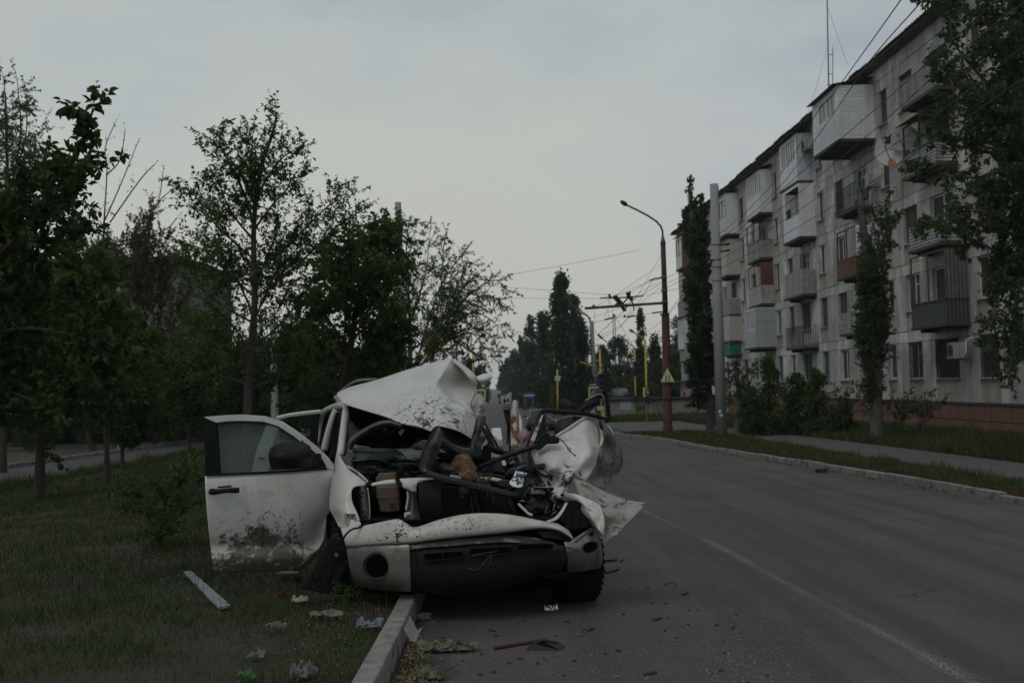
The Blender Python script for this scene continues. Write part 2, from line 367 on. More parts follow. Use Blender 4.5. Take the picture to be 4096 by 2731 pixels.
# kerb stones: individual blocks
KB = MB(); KB.box((-.075, 0, -.25), (.075, .985, .0))
def kerbs(name, xf, y0, y1, top, w, stepy, label):
    root = bpy.data.objects.new(name, None); C.objects.link(root); root.location = gp(xf(y0), y0); ORIG[root.name] = root.location.copy()
    tag(root, kind='structure')
    src = None; y = y0; k = 0
    while y < y1:
        a = Vector((xf(y), y, 0)); b = Vector((xf(y+stepy), y+stepy, 0)); L_ = (b-a).length
        ang = atan2(-(b.x-a.x), b.y-a.y)
        if src is None:
            mb = MB(); mb.box((-w/2, .006, -.2), (w/2, L_-.006, top))
            me_ = obj('kerb_stone', mb, M['kerb'], bevel=.012); me_.parent = root; me_.location = (0, 0, 0); src = me_
            base = me_
            # re-origin: mesh was centred; rebuild local offset
            o = base; off = Vector((0, L_/2, -.2)); 
        else:
            o = src.copy(); C.objects.link(o); o.parent = root
        zt = random.uniform(-.012, .006)
        o.rotation_euler = (-SL, random.uniform(-.012, .012), ang+random.uniform(-.006, .006))
        mid = (a+b)/2
        o.location = Vector((mid.x, mid.y, gz(mid.x, mid.y)-.2+zt))-root.location
        y += stepy; k += 1
    return root
kerbs('median_kerb', lambda y: lkx(y)-.065, 2.2, 40, .19, .13, 1.0, '')
kerbs('right_kerb', lambda y: rkx(y)+.075, 15.0, Yx-.5, .12, .15, 1.0, '')
kerbs('left_road_kerb', lambda y: -14.0, 16, 60, .12, .16, 2.0, '')
kerbs('lawn_kerb', lambda y: rkx(y)+.075, 4.0, 15.0, .092, .15, 1.0, '')
# worn painted lines
def marking(name, pts, w, h=.004, dens=.5, sc=70):
    m, t = mk(name+'_paint'); g = N(t); pos = g.n('ShaderNodeNewGeometry').outputs['Position']
    uvx = g.n('ShaderNodeAttribute', attribute_name='edge').outputs['Fac']
    k = g.math('MULTIPLY', g.noise(pos, sc, 3, .7), g.math('ADD', .62, g.math('MULTIPLY', g.noise(pos, .5, 3), .8)))
    k = g.math('MULTIPLY', k, uvx)
    fac = g.math('MULTIPLY', g.ramp(k, dens, dens+.16), .8)
    a = g.n('ShaderNodeBsdfTransparent'); b = g.n('ShaderNodeBsdfPrincipled', {'Base Color': (.25, .25, .235, 1), 'Roughness': .8})
    g.n('ShaderNodeOutputMaterial', {0: g.n('ShaderNodeMixShader', {0: fac, 1: a.outputs[0], 2: b.outputs[0]}).outputs[0]})
    mb = MB(); G = []; E = []
    P = smoothpts([tuple(p) for p in pts], 6)
    for i, p in enumerate(P):
        q = Vector(P[min(i+1, len(P)-1)])-Vector(P[max(i-1, 0)]); nn = Vector((q.y, -q.x, 0)).normalized()
        r = []
        for t_ in (-.5, -.25, 0, .25, .5):
            x = Vector(p)+nn*w*t_; r.append(gp(x.x, x.y, h)); E.append(1.25*(1-(2*abs(t_))**2))
        G.append(r)
    mb.grid(G); o = struct(name, mb, m)
    at_ = o.data.attributes.new('edge', 'FLOAT', 'POINT'); at_.data.foreach_set('value', E)
    return o
marking('lane_line', [gnd(*p) for p in ((4250, 2950), (3730, 2640), (3230, 2380), (2900, 2200), (2620, 2065), (2420, 1960))], .40, dens=.585)
marking('far_lane_line', [gnd(*p) for p in ((4500, 2330), (4096, 2225), (3700, 2110), (3300, 2000), (2900, 1905), (2600, 1850))], .3, dens=.64)
for a, b in (((3080, 1865), (3230, 1868)), ((2940, 1826), (3020, 1829)), ((2830, 1805), (2890, 1808))):
    marking('stop_dash', [gnd(a[0], a[1]), gnd((a[0]+b[0])/2, (a[1]+b[1])/2), gnd(b[0], b[1])], .16, dens=.42)
# ================================================================ five storey apartment building on the right
XW = 16.7; YN, YF = 22.0, 89.0
bld = empty('apartment_building', (XW+6, 55, gz(0, 55)), 'long five storey grey concrete panel apartment block with mismatched balconies on the right', 'building')
def canon(name, mb):
    me = bpy.data.meshes.new(name); me.from_pydata([tuple(p) for p in mb.v], [], mb.f); me.update(); return me
def pl(name, me, loc, parent, m, rot=None, scale=None, label=None):
    if not me.materials: me.materials.append(m)
    o = bpy.data.objects.new(name, me); C.objects.link(o); o.parent = parent; o.location = Vector(loc)-ORIG[parent.name]
    ORIG[o.name] = Vector(loc)
    if rot: o.rotation_euler = rot
    if scale: o.scale = scale
    if label: o['label'] = label
    return o
M['panel'] = mat('wall_panel', (.37, .36, .33), .92, .2, 1.2, bump=.5, bscale=30, rnd=.17, col2=(.56, .565, .55), c2=(.5, .6), c2scale=.8, stretch=(1, 1, .5), streak=(.20, .19, .165))
M['infill'] = mat('infill_panel', (.36, .31, .25), .92, .14, 1.5, bump=.3, bscale=30, rnd=.12, streak=(.2, .17, .14))
M['joint'] = mat('joint_tar', (.05, .045, .04), .95, .3)
M['roofing'] = mat('eave_sheet', (.10, .09, .075), .85, .3, 4, rnd=.25, col2=(.05, .04, .03), c2scale=2)
M['plinth'] = mat('plinth_tile', (.16, .075, .05), .8, .25, 4, rnd=.16, col2=(.09, .055, .04), c2scale=2)
M['pink'] = mat('pink_render', (.36, .22, .24), .8, .1, 2)
M['frame_w'] = mat('white_frame', (.55, .56, .55), .5, .08)
M['frame_b'] = mat('brown_frame', (.07, .03, .018), .6, .25)
M['frame_blue'] = mat('blue_frame', (.05, .17, .32), .5, .12)
M['pane'] = mat('window_pane', (.02, .025, .028), .08, .5, 1.2, spec=.8)
M['curtain'] = mat('curtained_pane', (.26, .26, .25), .25, .35, 5, stretch=(3, 3, .4))
M['grille'] = mat('iron_grille', (.012, .010, .010), .7, .2)
M['redbrown'] = mat('red_plank', (.10, .038, .03), .8, .2, 4, rnd=.2)
M['brickwork'] = mat('balcony_brick', (.16, .075, .045), .9, .25, 5)
M['teal'] = mat('teal_sheet', (.012, .14, .105), .5, .15, 4)
M['wood'] = mat('weathered_wood', (.11, .055, .028), .85, .35, 6, rnd=.25, stretch=(1, 1, .2))
M['cream'] = mat('cream_panel', (.40, .37, .33), .7, .08)
FL = lambda f: 3.11+2.7*f
WH = 1.45
cols = [(24.3, 1.3), (27.2, 1.4), (30.3, 1.3), (33.3, 1.3), (36.45, 1.9), (39.2, 1.3), (41.5, .85), (44.4, 1.3), (47.2, 1.2), (49.9, 1.0), (52.8, 1.5), (55.4, 1.0), (57.9, 1.0), (60.6, 1.5), (63.2, 1.1), (65.9, 1.1), (68.6, 1.4), (71.2, 1.0), (74.2, 1.3), (77, 1.1), (79.8, 1.2), (82.6, 1.1), (85.6, 1.4)]
# dark core behind the panels
mb = MB(); mb.box((XW+.14, YN, -1.3), (XW+12, YF-.02, 14.98)); obj('core_wall', mb, M['joint'], bld)
# gable end and the far end in panels
for k in range(4):
    for f in range(6):
        z0 = -1.2 if f == 0 else FL(f-1)+.02; z1 = min(FL(f), 14.96)
        mb = MB(); mb.box((XW+.1+k*3, YN-.12, z0), (XW+.1+k*3+2.98, YN, z1-.02)); obj('wall_panel', mb, M['panel'], bld)
        mb = MB(); mb.box((XW+.1+k*3, YF, z0), (XW+.1+k*3+2.98, YF+.12, z1-.02)); obj('wall_panel', mb, M['panel'], bld)
pm = {}
def panel(y0, y1, z0, z1, m='panel', dx=0, name='wall_panel', th=.22):
    key = (round(y1-y0, 2), round(z1-z0, 2), m)
    if key not in pm:
        mb = MB(); a, b = key[0]/2-.012, key[1]/2-.012
        mb.box((0, -a, -b), (th, a, b)); pm[key] = canon(name, mb)
    return pl(name, pm[key], (XW+dx+random.uniform(-.006, .006), (y0+y1)/2, (z0+z1)/2), bld, M[m])
PZ = .78                                              # top of the red plinth
for f in range(5):
    zt = FL(f); zb = zt-WH; z0 = PZ if f == 0 else FL(f-1)+.45
    shop = f == 0
    e0 = YN
    for (yc, wd) in cols+[(YF+1, 2)]:
        e1 = min(yc-wd/2, YF)
        panel(e0, e1, z0, zt)
        if yc < YF:
            panel(yc-wd/2, yc+wd/2, z0, zb, 'infill', .035)
            e0 = yc+wd/2
    y = YN
    while y < YF:                                    # lintel band above the windows
        y2 = min(y+random.choice([2.9, 3.1, 5.8]), YF)
        if f < 4: panel(y, y2, zt, zt+.45, 'panel', .015)
        else:
            panel(y, y2, zt, zt+.5, 'panel', .015); panel(y, y2, zt+.5, 14.98, 'panel', .0)
        y = y2
# plinth tiles in two courses
for r_ in range(3):
    y = YN+(.6 if r_ % 2 else 0)
    while y < 71:
        z1 = PZ-.62*r_; z0 = z1-.62
        if r_ == 0: z0, z1 = PZ-.62, PZ-.07
        panel(y, min(y+1.25, YF), z0, z1, 'plinth', -.03+random.uniform(-.006, .006), 'plinth_tile')
        y += 1.25
mb = MB(); mb.box((XW-.07, YN, PZ-.07), (XW+.1, 71, PZ)); obj('plinth_ledge', mb, M['joint'], bld)
# pink shop front at the far end of the ground floor
mb = MB(); mb.box((XW-.12, 71.1, -1.3), (XW+.02, YF+.1, .95)); obj('shop_wall', mb, M['pink'], bld, label='pink painted shop wall at the far end of the block')
mb = MB(); mb.box((XW-.12, 82.5, .95), (XW+.02, YF+.1, 1.7)); obj('shop_wall', mb, M['pink'], bld)
mb = MB(); mb.box((XW-.5, YF-3.2, 1.72), (XW+.05, YF+.3, 1.86)); obj('shop_canopy', mb, M['roofing'], bld)
for (a, b) in ((71.5, 74), (74.6, 77.5), (78, 81.5)):
    mb = MB(); mb.box((XW-.16, a, -.55), (XW-.13, b, 1.15)); o = obj('shop_window', mb, M['frame_w'], bld)
    for q in range(3):
        mb = MB(); w_ = (b-a)/3; mb.box((XW-.185, a+w_*q+.07, -.5), (XW-.162, a+w_*(q+1)-.07, .75)); obj('pane', mb, M['curtain'] if q % 2 else M['pane'], o)
mb = MB(); mb.box((XW-.15, 86.3, -.3), (XW-.122, 87.3, .95)); o = obj('shop_window', mb, M['frame_w'], bld)
mb = MB(); mb.box((XW-.17, 86.4, -.2), (XW-.152, 87.2, .85)); obj('pane', mb, M['pane'], o)
# eaves of corrugated sheets
y = YN-.5
while y < YF+.4:
    oh_, zz_ = random.uniform(-.07, .06), random.uniform(-.02, .025); mb = MB(); G = [[Vector((XW-.65-oh_*(1-i)+12.0*i, y+1.05*j/12, 15.08+zz_+.9*i+.03*sin(j*pi/1.5))) for j in range(13)] for i in (0, .25, .6, 1)]
    mb.grid(G); o = obj('roof_sheet', mb, M['roofing'], bld, solid=.012); o.rotation_euler = (0, 0, 0)
    y += 1.0
mb = MB(); mb.box((XW-.5, YN-.3, 14.98), (XW+.3, YF+.3, 15.04)); obj('eave_board', mb, M['roofing'], bld)
for y in (46, 58, 70):
    mb = MB(); mb.box((XW+4, y, 15.2), (XW+5, y+.7, 16.7)); obj('chimney', mb, M['panel'], bld)
# windows
wm = {}
def win(yc, zt, wd, ht, fm='frame_w', pm_='pane', n=2, open_=False, sill=True, grille=False, X=None, par=None):
    key = (round(wd, 2), round(ht, 2), n)
    if key not in wm:
        t = .055; a, h = wd/2, ht
        mb = MB(); mb.box((0, -a, -h), (.06, -a+t, 0)); mb.box((0, a-t, -h), (.06, a, 0)); mb.box((0, -a+t, -t), (.06, a-t, 0)); mb.box((0, -a+t, -h), (.06, a-t, -h+t))
        for i in range(1, n):
            x = -a+wd*i/n; mb.box((.004, x-.03, -h+t), (.056, x+.03, -t))
        if wd > 1.25: mb.box((.01, -a+t, -h*.3), (.05, -a+wd/n-.03, -h*.3+.04))
        p = MB(); 
        for i in range(n):
            p.box((.03, -a+wd*i/n+.035, -h+t+.01), (.038, -a+wd*(i+1)/n-.035, -t-.01))
        s = MB(); s.box((-.20, -a-.04, -h-.05), (.0, a+.04, -h-.01))
        wm[key] = (canon('window', mb), [canon('pane', p) for _ in '12'], canon('sill', s))
    fr, pn, sl = wm[key]
    X_ = (XW+.12) if X is None else X
    fr2 = wm.setdefault((key, fm), fr if not fr.materials else fr.copy())
    if fr2.materials and fr2.materials[0] != M[fm]: fr2.materials.clear()
    o = pl('window', fr2, (X_, yc, zt), par or bld, M[fm])
    p2 = wm.setdefault((key, pm_, 'p'), pn[0].copy())
    if not grille or True: pl('pane', p2, (X_, yc, zt), o, M[pm_], scale=(1, 1, 1))
    if sill: pl('sill', sl, (X_, yc, zt), o, M['grey_sheet'])
    if grille:
        mb = MB(); a = wd/2
        k = int(wd/.13)
        for i in range(k+1): mb.box((X_-.1, yc-a+wd*i/k-.01, zt-ht+.02), (X_-.08, yc-a+wd*i/k+.01, zt-.02))
        for i in range(5): mb.box((X_-.112, yc-a, zt-ht+.05+i*(ht-.1)/4), (X_-.1, yc+a, zt-ht+.07+i*(ht-.1)/4))
        obj('grille', mb, M['grille'], o)
    return o
special = {(0, 33.3): dict(fm='frame_b', grille=True, n=2), (0, 36.45): dict(fm='frame_b', grille=True, n=3), (0, 39.2): dict(grille=True), (0, 41.5): dict(n=1, pm_='curtain'),
  (0, 47.2): dict(fm='frame_w', pm_='curtain'), (0, 49.9): dict(fm='frame_blue'), (0, 52.8): dict(fm='frame_blue', n=3), (0, 57.9): dict(fm='frame_blue', pm_='curtain'), (0, 71.2): dict(fm='frame_b'), (0, 65.9): dict(fm='frame_b'),
  (4, 36.45): dict(fm='frame_b', n=3), (4, 39.2): dict(fm='frame_b'), (4, 41.5): dict(fm='frame_b'), (3, 41.5): dict(fm='frame_b', n=1), (1, 49.9): dict(fm='frame_b'), (1, 52.8): dict(fm='frame_b', n=3), (1, 47.2): dict(fm='frame_b', pm_='curtain'),
  (2, 55.4): dict(fm='frame_b'), (2, 63.2): dict(fm='frame_b'), (2, 57.9): dict(), (3, 44.4): dict(pm_='curtain'), (1, 41.5): dict(n=1, pm_='curtain'), (1, 57.9): dict(pm_='curtain'), (2, 68.6): dict(fm='frame_b')}
for f in range(5):
    for (yc, wd) in cols:
        k = special.get((f, yc))
        if k is None: k = dict(fm=random.choice(['frame_w', 'frame_w', 'frame_w', 'frame_b']), pm_=random.choice(['pane', 'pane', 'curtain']))
        k = dict(k); k.setdefault('n', 2 if wd > .9 else 1)
        win(yc, FL(f), wd, WH, **k)
# ---------------------------------------------------------------- balconies
def corr(name, A, U, V, lu, lv, m, parent, pitch=.09, depth=.022, along='v'):
    """sheet with ridges; profile varies along U, ridges run along V"""
    A, U, V = Vector(A), Vector(U), Vector(V); Nn = U.cross(V).normalized()
    if along == 'u': U, V, lu, lv = V, U, lv, lu
    n = max(2, int(lu/pitch))*4; row = []
    for i in range(n+1):
        d = (0, 1, 1, 0)[i % 4]*depth
        row.append(A+U*(lu*i/n)+Nn*d)
    mb = MB(); mb.grid([row, [p+V*lv for p in row]])
    return obj(name, mb, m, parent, solid=.006)
def slats(A, U, lu, z0, z1, Nn, m, parent, pitch=.105, name='slat'):
    A, U, Nn = Vector(A), Vector(U), Vector(Nn); k = int((z1-z0)/pitch); me = None
    for i in range(k):
        z = z0+i*(z1-z0)/k
        if me is None:
            mb = MB(); h = (z1-z0)/k; q = [Vector((0, 0, 0)), U*lu]
            pr = [(.022, 0), (.026, .02), (.004, h-.004), (-.01, h-.004), (-.01, 0)]
            vs = [p+Nn*a+Vector((0, 0, b)) for p in q for a, b in pr]
            mb.add(vs, [(j, (j+1) % 5, (j+1) % 5+5, j+5) for j in range(5)]+[(4, 3, 2, 1, 0), (5, 6, 7, 8, 9)]); me = canon(name, mb)
        pl(name, me, (A.x, A.y, z), parent, m)
def balcony(xc, xw, xe, yt, yb, front, side, m, m2=None, wins=(), roof=True, rail=None, railm=None, label=None, xf=None, open_front=None, posts=False, sl=.02):
    ym = (yt+yb)/2
    Y1 = atX(xw, ym, XW).y; p = at(xc, yb, Y1); Xf = p.x; zb = p.z; zt = at(xc, yt, Y1).z
    Xf = min(Xf, XW-.75)
    Y2 = atX(xe, ym, Xf).y
    m2 = m2 or m
    mb = MB(); mb.box((Xf-.03, Y1-.03, zb-.13), (XW, Y2+.03, zb-.01))
    for q in (Y1+.3, Y2-.3): mb.box((Xf+.2, q-.05, zb-.25), (XW, q+.05, zb-.13))
    o = obj('balcony', mb, M['joint'] if zb > 2 else M['panel'], bld, label=label)
    lf, ls = Y2-Y1, XW-Xf
    def face(kind, which, a, b, mm):
        A = (Xf, Y1, a) if which == 'f' else (XW, Y1, a)
        U = (0, 1, 0) if which == 'f' else (-1, 0, 0); ll = lf if which == 'f' else ls
        A_ = Vector(A); U_ = Vector(U); Nn = Vector((-1, 0, 0)) if which == 'f' else Vector((0, -1, 0))
        if b-a < .05: return
        if kind == 'slat': slats(A_, U_, ll, a, b, Nn, mm, o)
        elif kind == 'plank': slats(A_, U_, ll, a, b, Nn, mm, o, .14, 'plank')
        elif kind == 'h': corr('siding_sheet', A_+Nn*0, U_, (0, 0, 1), ll, b-a, mm, o, .11, .03 if which == 'f' else -.03, 'u')
        elif kind == 'v': corr('siding_sheet', A_, U_, (0, 0, 1), ll, b-a, mm, o, .13, .025)
        elif kind == 'flat':
            k = max(1, int(ll/.7))
            for i in range(k):
                mb = MB(); a0 = A_+U_*(ll*i/k+.01); b0 = A_+U_*(ll*(i+1)/k-.01)
                mb.poly([a0, b0, b0+Vector((0, 0, b-a)), a0+Vector((0, 0, b-a))], -Nn*.03); obj('facing_board', mb, mm, o)
        elif kind == 'bars':
            mb = MB(); k = int(ll/.12)
            for i in range(k+1): mb.tube([A_+U_*(ll*i/k), A_+U_*(ll*i/k)+Vector((0, 0, b-a))], .012, 4)
            for z in (0.03, b-a): mb.tube([A_+Vector((0, 0, z)), A_+U_*ll+Vector((0, 0, z))], .02, 4)
            obj('railing', mb, M['grille'], o)
        elif kind == 'brick':
            mb = MB(); n_ = int((b-a)/.085)
            for r in range(n_):
                z = a+r*(b-a)/n_; x = -.12*(r % 2)
                while x < ll-.02:
                    x0, x1 = max(x, 0), min(x+.24, ll); q = A_+U_*x0
                    mb.poly([q+Vector((0, 0, z-a)), A_+U_*x1+Vector((0, 0, z-a)), A_+U_*x1+Vector((0, 0, z-a+.075)), q+Vector((0, 0, z-a+.075))], -Nn*.1); x += .25
            obj('brickwork', mb, mm, o, kind='stuff')
    zr = rail if rail is not None else None
    if zr is None:
        if wins:
            w0, w1 = min(q[2] for q in wins), max(q[3] for q in wins); z0_, z1_ = zb+(zt-zb)*w0, zb+(zt-zb)*w1
            face(front, 'f', zb, z0_, m); 
            if zt-z1_ > .08: face(front, 'f', z1_, zt, m)
            ws = sorted(wins); e = 0
            for (a, b, c, d, kd) in ws+[(1, 1, 0, 0, '')]:
                if a-e > .01:
                    mb = MB(); mb.box((Xf-.01, Y1+lf*e, z0_), (Xf+.04, Y1+lf*a-.005, z1_)); obj('post', mb, m if kd != 'dark' else M['wood'], o)
                if kd:
                    wY = Y1+lf*(a+b)/2; wd = lf*(b-a)
                    if kd == 'dark': pass
                    else: win(wY, z1_, wd, z1_-z0_, 'frame_w' if kd != 'brown' else 'frame_b', 'pane' if kd != 'curt' else 'curtain', 2, sill=False, X=Xf-.01, par=bld)
                e = b
        else: face(front, 'f', zb, zt, m)
        face(side, 's', zb, zt, m2)
    else:
        zr_ = zb+(zt-zb)*rail
        face(front, 'f', zb, zr_, railm or m); face(side, 's', zb, zr_, railm or m2)
        if open_front == 'side': face(side, 's', zr_, zt, m2)
        mb = MB()
        if posts or open_front == 'side':
            for q in (Y1+.03, (Y1+Y2)/2, Y2-.03): mb.box((Xf, q-.03, zb), (Xf+.05, q+.03, zt))
            mb.box((Xf, Y1, zt-.05), (Xf+.05, Y2, zt)); mb.box((Xf+.05, Y1, zt-.05), (XW, Y1+.04, zt))
        mb.box((Xf-.03, Y1-.02, zr_), (Xf+.03, Y2, zr_+.04)); mb.box((Xf, Y1-.03, zr_), (XW, Y1+.03, zr_+.04))
        obj('frame', mb, M['wood'] if open_front == 'side' else M['grille'], o)
    if roof:
        n = 12; G = [[Vector((Xf-.25+(XW-Xf+.25)*i, Y1-.15+(lf+.3)*j/24, zt+.02+.3*i+.02*(j % 2))) for j in range(25)] for i in (0, 1)]
        mb = MB(); mb.grid(G); obj('roof_sheet', mb, M['roofing'], o, solid=.01)
    return Xf, Y1, Y2, zb, zt
W_, G_ = M['white_wall'], M['grey_sheet']
balcony(3356, 3496, 3250, 341, 555, 'slat', 'slat', W_, wins=[(.10, .42, .5, .9, 'w'), (.42, .74, .5, .9, 'w')][::1], label='balcony clad in white siding on the top floor')
balcony(3190, 3248, 3118, 532, 721, 'flat', 'flat', W_, M['bluish'], wins=[(.08, .36, .45, .93, 'w'), (.36, .62, .45, .93, 'w'), (.62, .9, .45, .93, 'w')])
balcony(3199, 3261, 3132, 733, 944, 'flat', 'flat', W_, wins=[(.0, .86, .42, .95, 'dark')], roof=False)
balcony(3040, 3088, 2986, 677, 848, 'flat', 'flat', W_, wins=[(.05, .35, .45, .93, 'w'), (.35, .65, .45, .93, 'w'), (.65, .95, .45, .93, 'w')])
balcony(2903, 2954, 2871, 772, 934, 'slat', 'flat', W_, wins=[(.1, .8, .42, .85, 'brown')])
balcony(2906, 2957, 2874, 956, 1098, 'flat', 'flat', M['cream'])
balcony(3041, 3089, 2988, 880, 1029, 'h', 'h', G_, rail=.47, posts=True, roof=False)
balcony(3049, 3094, 2994, 1050, 1213, 'plank', 'plank', M['redbrown'], rail=.45, open_front='side', railm=G_, roof=False, label='balcony with red brown planks above a grey corrugated rail')
balcony(3026, 3103, 2978, 1229, 1387, 'slat', 'slat', M['green_sheet'] and mat('grey_green_siding', (.30, .34, .34), .6, .06, 3, rnd=.05), wins=[(.05, .9, .45, .93, 'curt')], roof=False)
balcony(3210, 3265, 3137, 1075, 1174, 'h', 'h', G_, roof=False)
balcony(3216, 3273, 3145, 1301, 1384, 'bars', 'bars', M['grille'], roof=False, label='balcony with a dark iron bar railing')
mb = MB()
balcony(3448, 3486, 3343, 729, 825, 'bars', 'bars', M['grille'], roof=False, label='balcony with open iron bar railing holding a chair')
balcony(3450, 3492, 3347, 900, 1090, 'slat', 'slat', W_, rail=.35, railm=M['wood'], posts=True, roof=False, open_front='side')
balcony(3455, 3497, 3358, 1240, 1325, 'h', 'h', G_, roof=False)
balcony(3745, 3823, 3602, 233, 343, 'h', 'h', G_, roof=False, label='balcony railed with pale corrugated sheet under the eaves')
balcony(3760, 3828, 3610, 430, 646, 'h', 'h', G_, rail=.42, open_front=None, posts=True, roof=True)
balcony(3770, 3840, 3633, 870, 965, 'h', 'h', G_, roof=False)
balcony(3789, 3876, 3643, 991, 1288, 'v', 'v', M['green_sheet'], rail=.31, railm=M['dark_sheet'], open_front='side', roof=False, label='dark green corrugated enclosed balcony with an open black window hole')
balcony(2737, 2762, 2703, 940, 1067, 'flat', 'brick', W_, M['brickwork'], wins=[(.1, .9, .42, .9, 'brown')])
balcony(2741, 2766, 2711, 1200, 1265, 'h', 'h', G_, roof=False)
balcony(2739, 2770, 2711, 1270, 1395, 'flat', 'v', W_, wins=[(.05, .9, .45, .85, 'w')])
balcony(2747, 2780, 2719, 1393, 1441, 'h', 'h', G_, roof=False)
balcony(2919, 2963, 2890, 1192, 1256, 'h', 'h', G_, roof=False)
balcony(2920, 2966, 2892, 1262, 1361, 'v', 'v', M['cream'], wins=[(.05, .9, .1, .9, 'curt')], roof=False)
balcony(2921, 2967, 2892, 1363, 1416, 'v', 'v', M['teal'], roof=False, label='balcony rail of teal green sheets')
# generic balconies on the near, tree covered part
for f in (1, 2, 3, 4):
    y1, y2 = 25.9, 28.6; z = FL(f)-2.35; mb = MB(); mb.box((XW-.95, y1, z-.14), (XW, y2, z)); o = obj('balcony', mb, M['joint'], bld)
    corr('siding_sheet', (XW-.95, y1, z), (0, 1, 0), (0, 0, 1), y2-y1, 1.0, G_, o, .11, .03, 'u'); corr('siding_sheet', (XW, y1, z), (-1, 0, 0), (0, 0, 1), .95, 1.0, G_, o, .11, -.03, 'u')
# drain pipe from the white loggia, plank slats and sheet leaning pieces
mb = MB(); mb.tube([at(3245, 745, 52.5), at(3246, 930, 52.3), at(3243, 1060, 52.3)], .07, 8); obj('drain_pipe', mb, M['white_wall'], bld)
# filler pieces of the big dark balcony: left door leaf, ribbed shutter
q = atX(3640, 1000, 15.7)
# ---------------------------------------------------------------- things hanging on the facade
def ac_unit(u, v, wpx, X, label, grp='air conditioning units on the facade'):
    p = atX(u, v, X); Y = p.y; w_ = wpx/FPX*Y
    r = empty('air_conditioner', p, label, 'air conditioner', grp); hh = .56
    mb = MB(); mb.box((p.x-.35, p.y, p.z), (p.x, p.y+.8, p.z+hh)); obj('casing', mb, M['grey_sheet'], r, bevel=.02)
    mb = MB(); Mx = Matrix.Translation((p.x-.352, p.y+.52, p.z+hh/2)) @ Matrix.Rotation(-pi/2, 4, 'Y')
    mb.lathe([(.24, .0), (.24, .012), (.2, .012), (.2, -.0)], Mx, 24); obj('fan_ring', mb, M['steel'], r)
    mb = MB(); mb.lathe([(0.001, .004), (.198, .004)], Mx, 24)
    for k in range(6): mb.box((p.x-.37, p.y+.3, p.z+.1+k*.08), (p.x-.362, p.y+.74, p.z+.11+k*.08))
    obj('fan_grille', mb, M['black'], r)
    mb = MB()
    for y_ in (.1, .7): obj('bracket', MB().box((p.x-.36, p.y+y_, p.z-.05), (p.x+.35, p.y+y_+.04, p.z-.01)), M['steel'], r)
    mb = MB(); mb.tube([(p.x-.1, p.y-.02, p.z+.1), (p.x-.1, p.y-.12, p.z+.2), (p.x-.08, p.y-.1, p.z+.6), (p.x+.2, p.y-.06, p.z+.75)], .025, 6); obj('hose', mb, M['white_wall'], r)
    return r
ac_unit(3870, 1432, 60, XW-.25, 'white air conditioner beside the barred ground floor window')
ac_unit(3252, 595, 26, XW-.25, 'air conditioner high up between the two white top floor balconies')
ac_unit(3505, 745, 30, XW-.25, 'air conditioner beside the iron railed balcony and its window')
def dish(u, v, r_, X, label, m_):
    p = atX(u, v, X); r = empty('satellite_dish', p, label, 'satellite dish')
    d = (CAM+Vector((-14, 4, 10))-p).normalized(); Mx = Matrix.Translation(p) @ d.to_track_quat('Z', 'Y').to_matrix().to_4x4()
    mb = MB(); mb.lathe([(r_*t, .16*t*t*r_) for t in (0.001, .2, .4, .6, .8, .95, 1.0)], Mx, 32); mb.lathe([(r_, .16*r_), (r_*1.02, .15*r_), (r_, .14*r_)], Mx, 32)
    obj('reflector', mb, m_, r, smooth=True, solid=.01)
    mb = MB(); mb.tube([p-d*.02, p-d*.3, Vector((XW+.05, p.y, p.z-.3))], .03, 6); obj('mount', mb, M['steel'], r)
    mb = MB(); mb.tube([p-Vector((0, 0, r_*.9)), p+d*.7], .015, 6); mb.box(tuple(p+d*.7-Vector((.04, .04, .04))), tuple(p+d*.7+Vector((.04, .04, .04)))); obj('feed_arm', mb, M['steel'], r)
pd = atX(3566, 602, 15.9)
M['dish'] = mat('dish_paint', (.42, .42, .39), .6, .08, 4, stains=[((.01, .01, .01), tuple(pd+Vector((0, 0, .45))), .5, 2.5, .62, 'blot'), ((.30, .12, .03), tuple(pd-Vector((0, 0, .5))), .3, 6, .62, 'blot')])
dish(3566, 602, .62, 15.9, 'large white satellite dish with black and rust marks on the facade', M['dish'])
dish(3618, 556, .5, 16.2, 'grey satellite dish half hidden behind the large marked one', M['grey_sheet'])
# chair on the railed balcony
p = atX(3400, 800, 15.4)
r = empty('balcony_chair', (15.9, p.y, p.z-.35), 'dark chair standing on the iron railed balcony', 'chair')
mb = MB(); mb.box((15.7, p.y-.22, p.z), (16.1, p.y+.22, p.z+.04)); obj('seat', mb, M['grille'], r)
mb = MB(); mb.box((16.08, p.y-.22, p.z+.04), (16.12, p.y+.22, p.z+.5)); obj('backrest', mb, M['grille'], r)
for a in (15.72, 16.08):
    for b in (-.2, .2): mb = MB(); mb.tube([(a, p.y+b, p.z), (a, p.y+b, p.z-.35)], .018, 5); obj('leg', mb, M['grille'], r)
# radio mast on the roof
p0 = at(3312, 380, 60); p1 = at(3304, -250, 60)
r = empty('roof_mast', p0, 'tall thin radio mast with a short ladder rising above the apartment roof', 'antenna mast')
mb = MB(); mb.tube([p0-Vector((0, 0, 3)), p1], [.05, .03], 6); obj('pole', mb, M['steel'], r)
a, b = at(3331, 340, 60), at(3331, 190, 60)
mb = MB(); mb.tube([a, b], .025, 5); obj('side_rail', mb, M['steel'], r)
for v in (340, 296, 220): mb = MB(); mb.tube([at(3309, v, 60), at(3331, v, 60)], .025, 5); obj('rung', mb, M['steel'], r)
mb = MB(); mb.tube([at(3307, 200, 60), at(3245, 420, 62), at(3180, 560, 64)], .008, 4); mb.tube([at(3307, 20, 60), at(3390, 260, 58)], .008, 4); obj('guy_wire', mb, M['wire'], r)
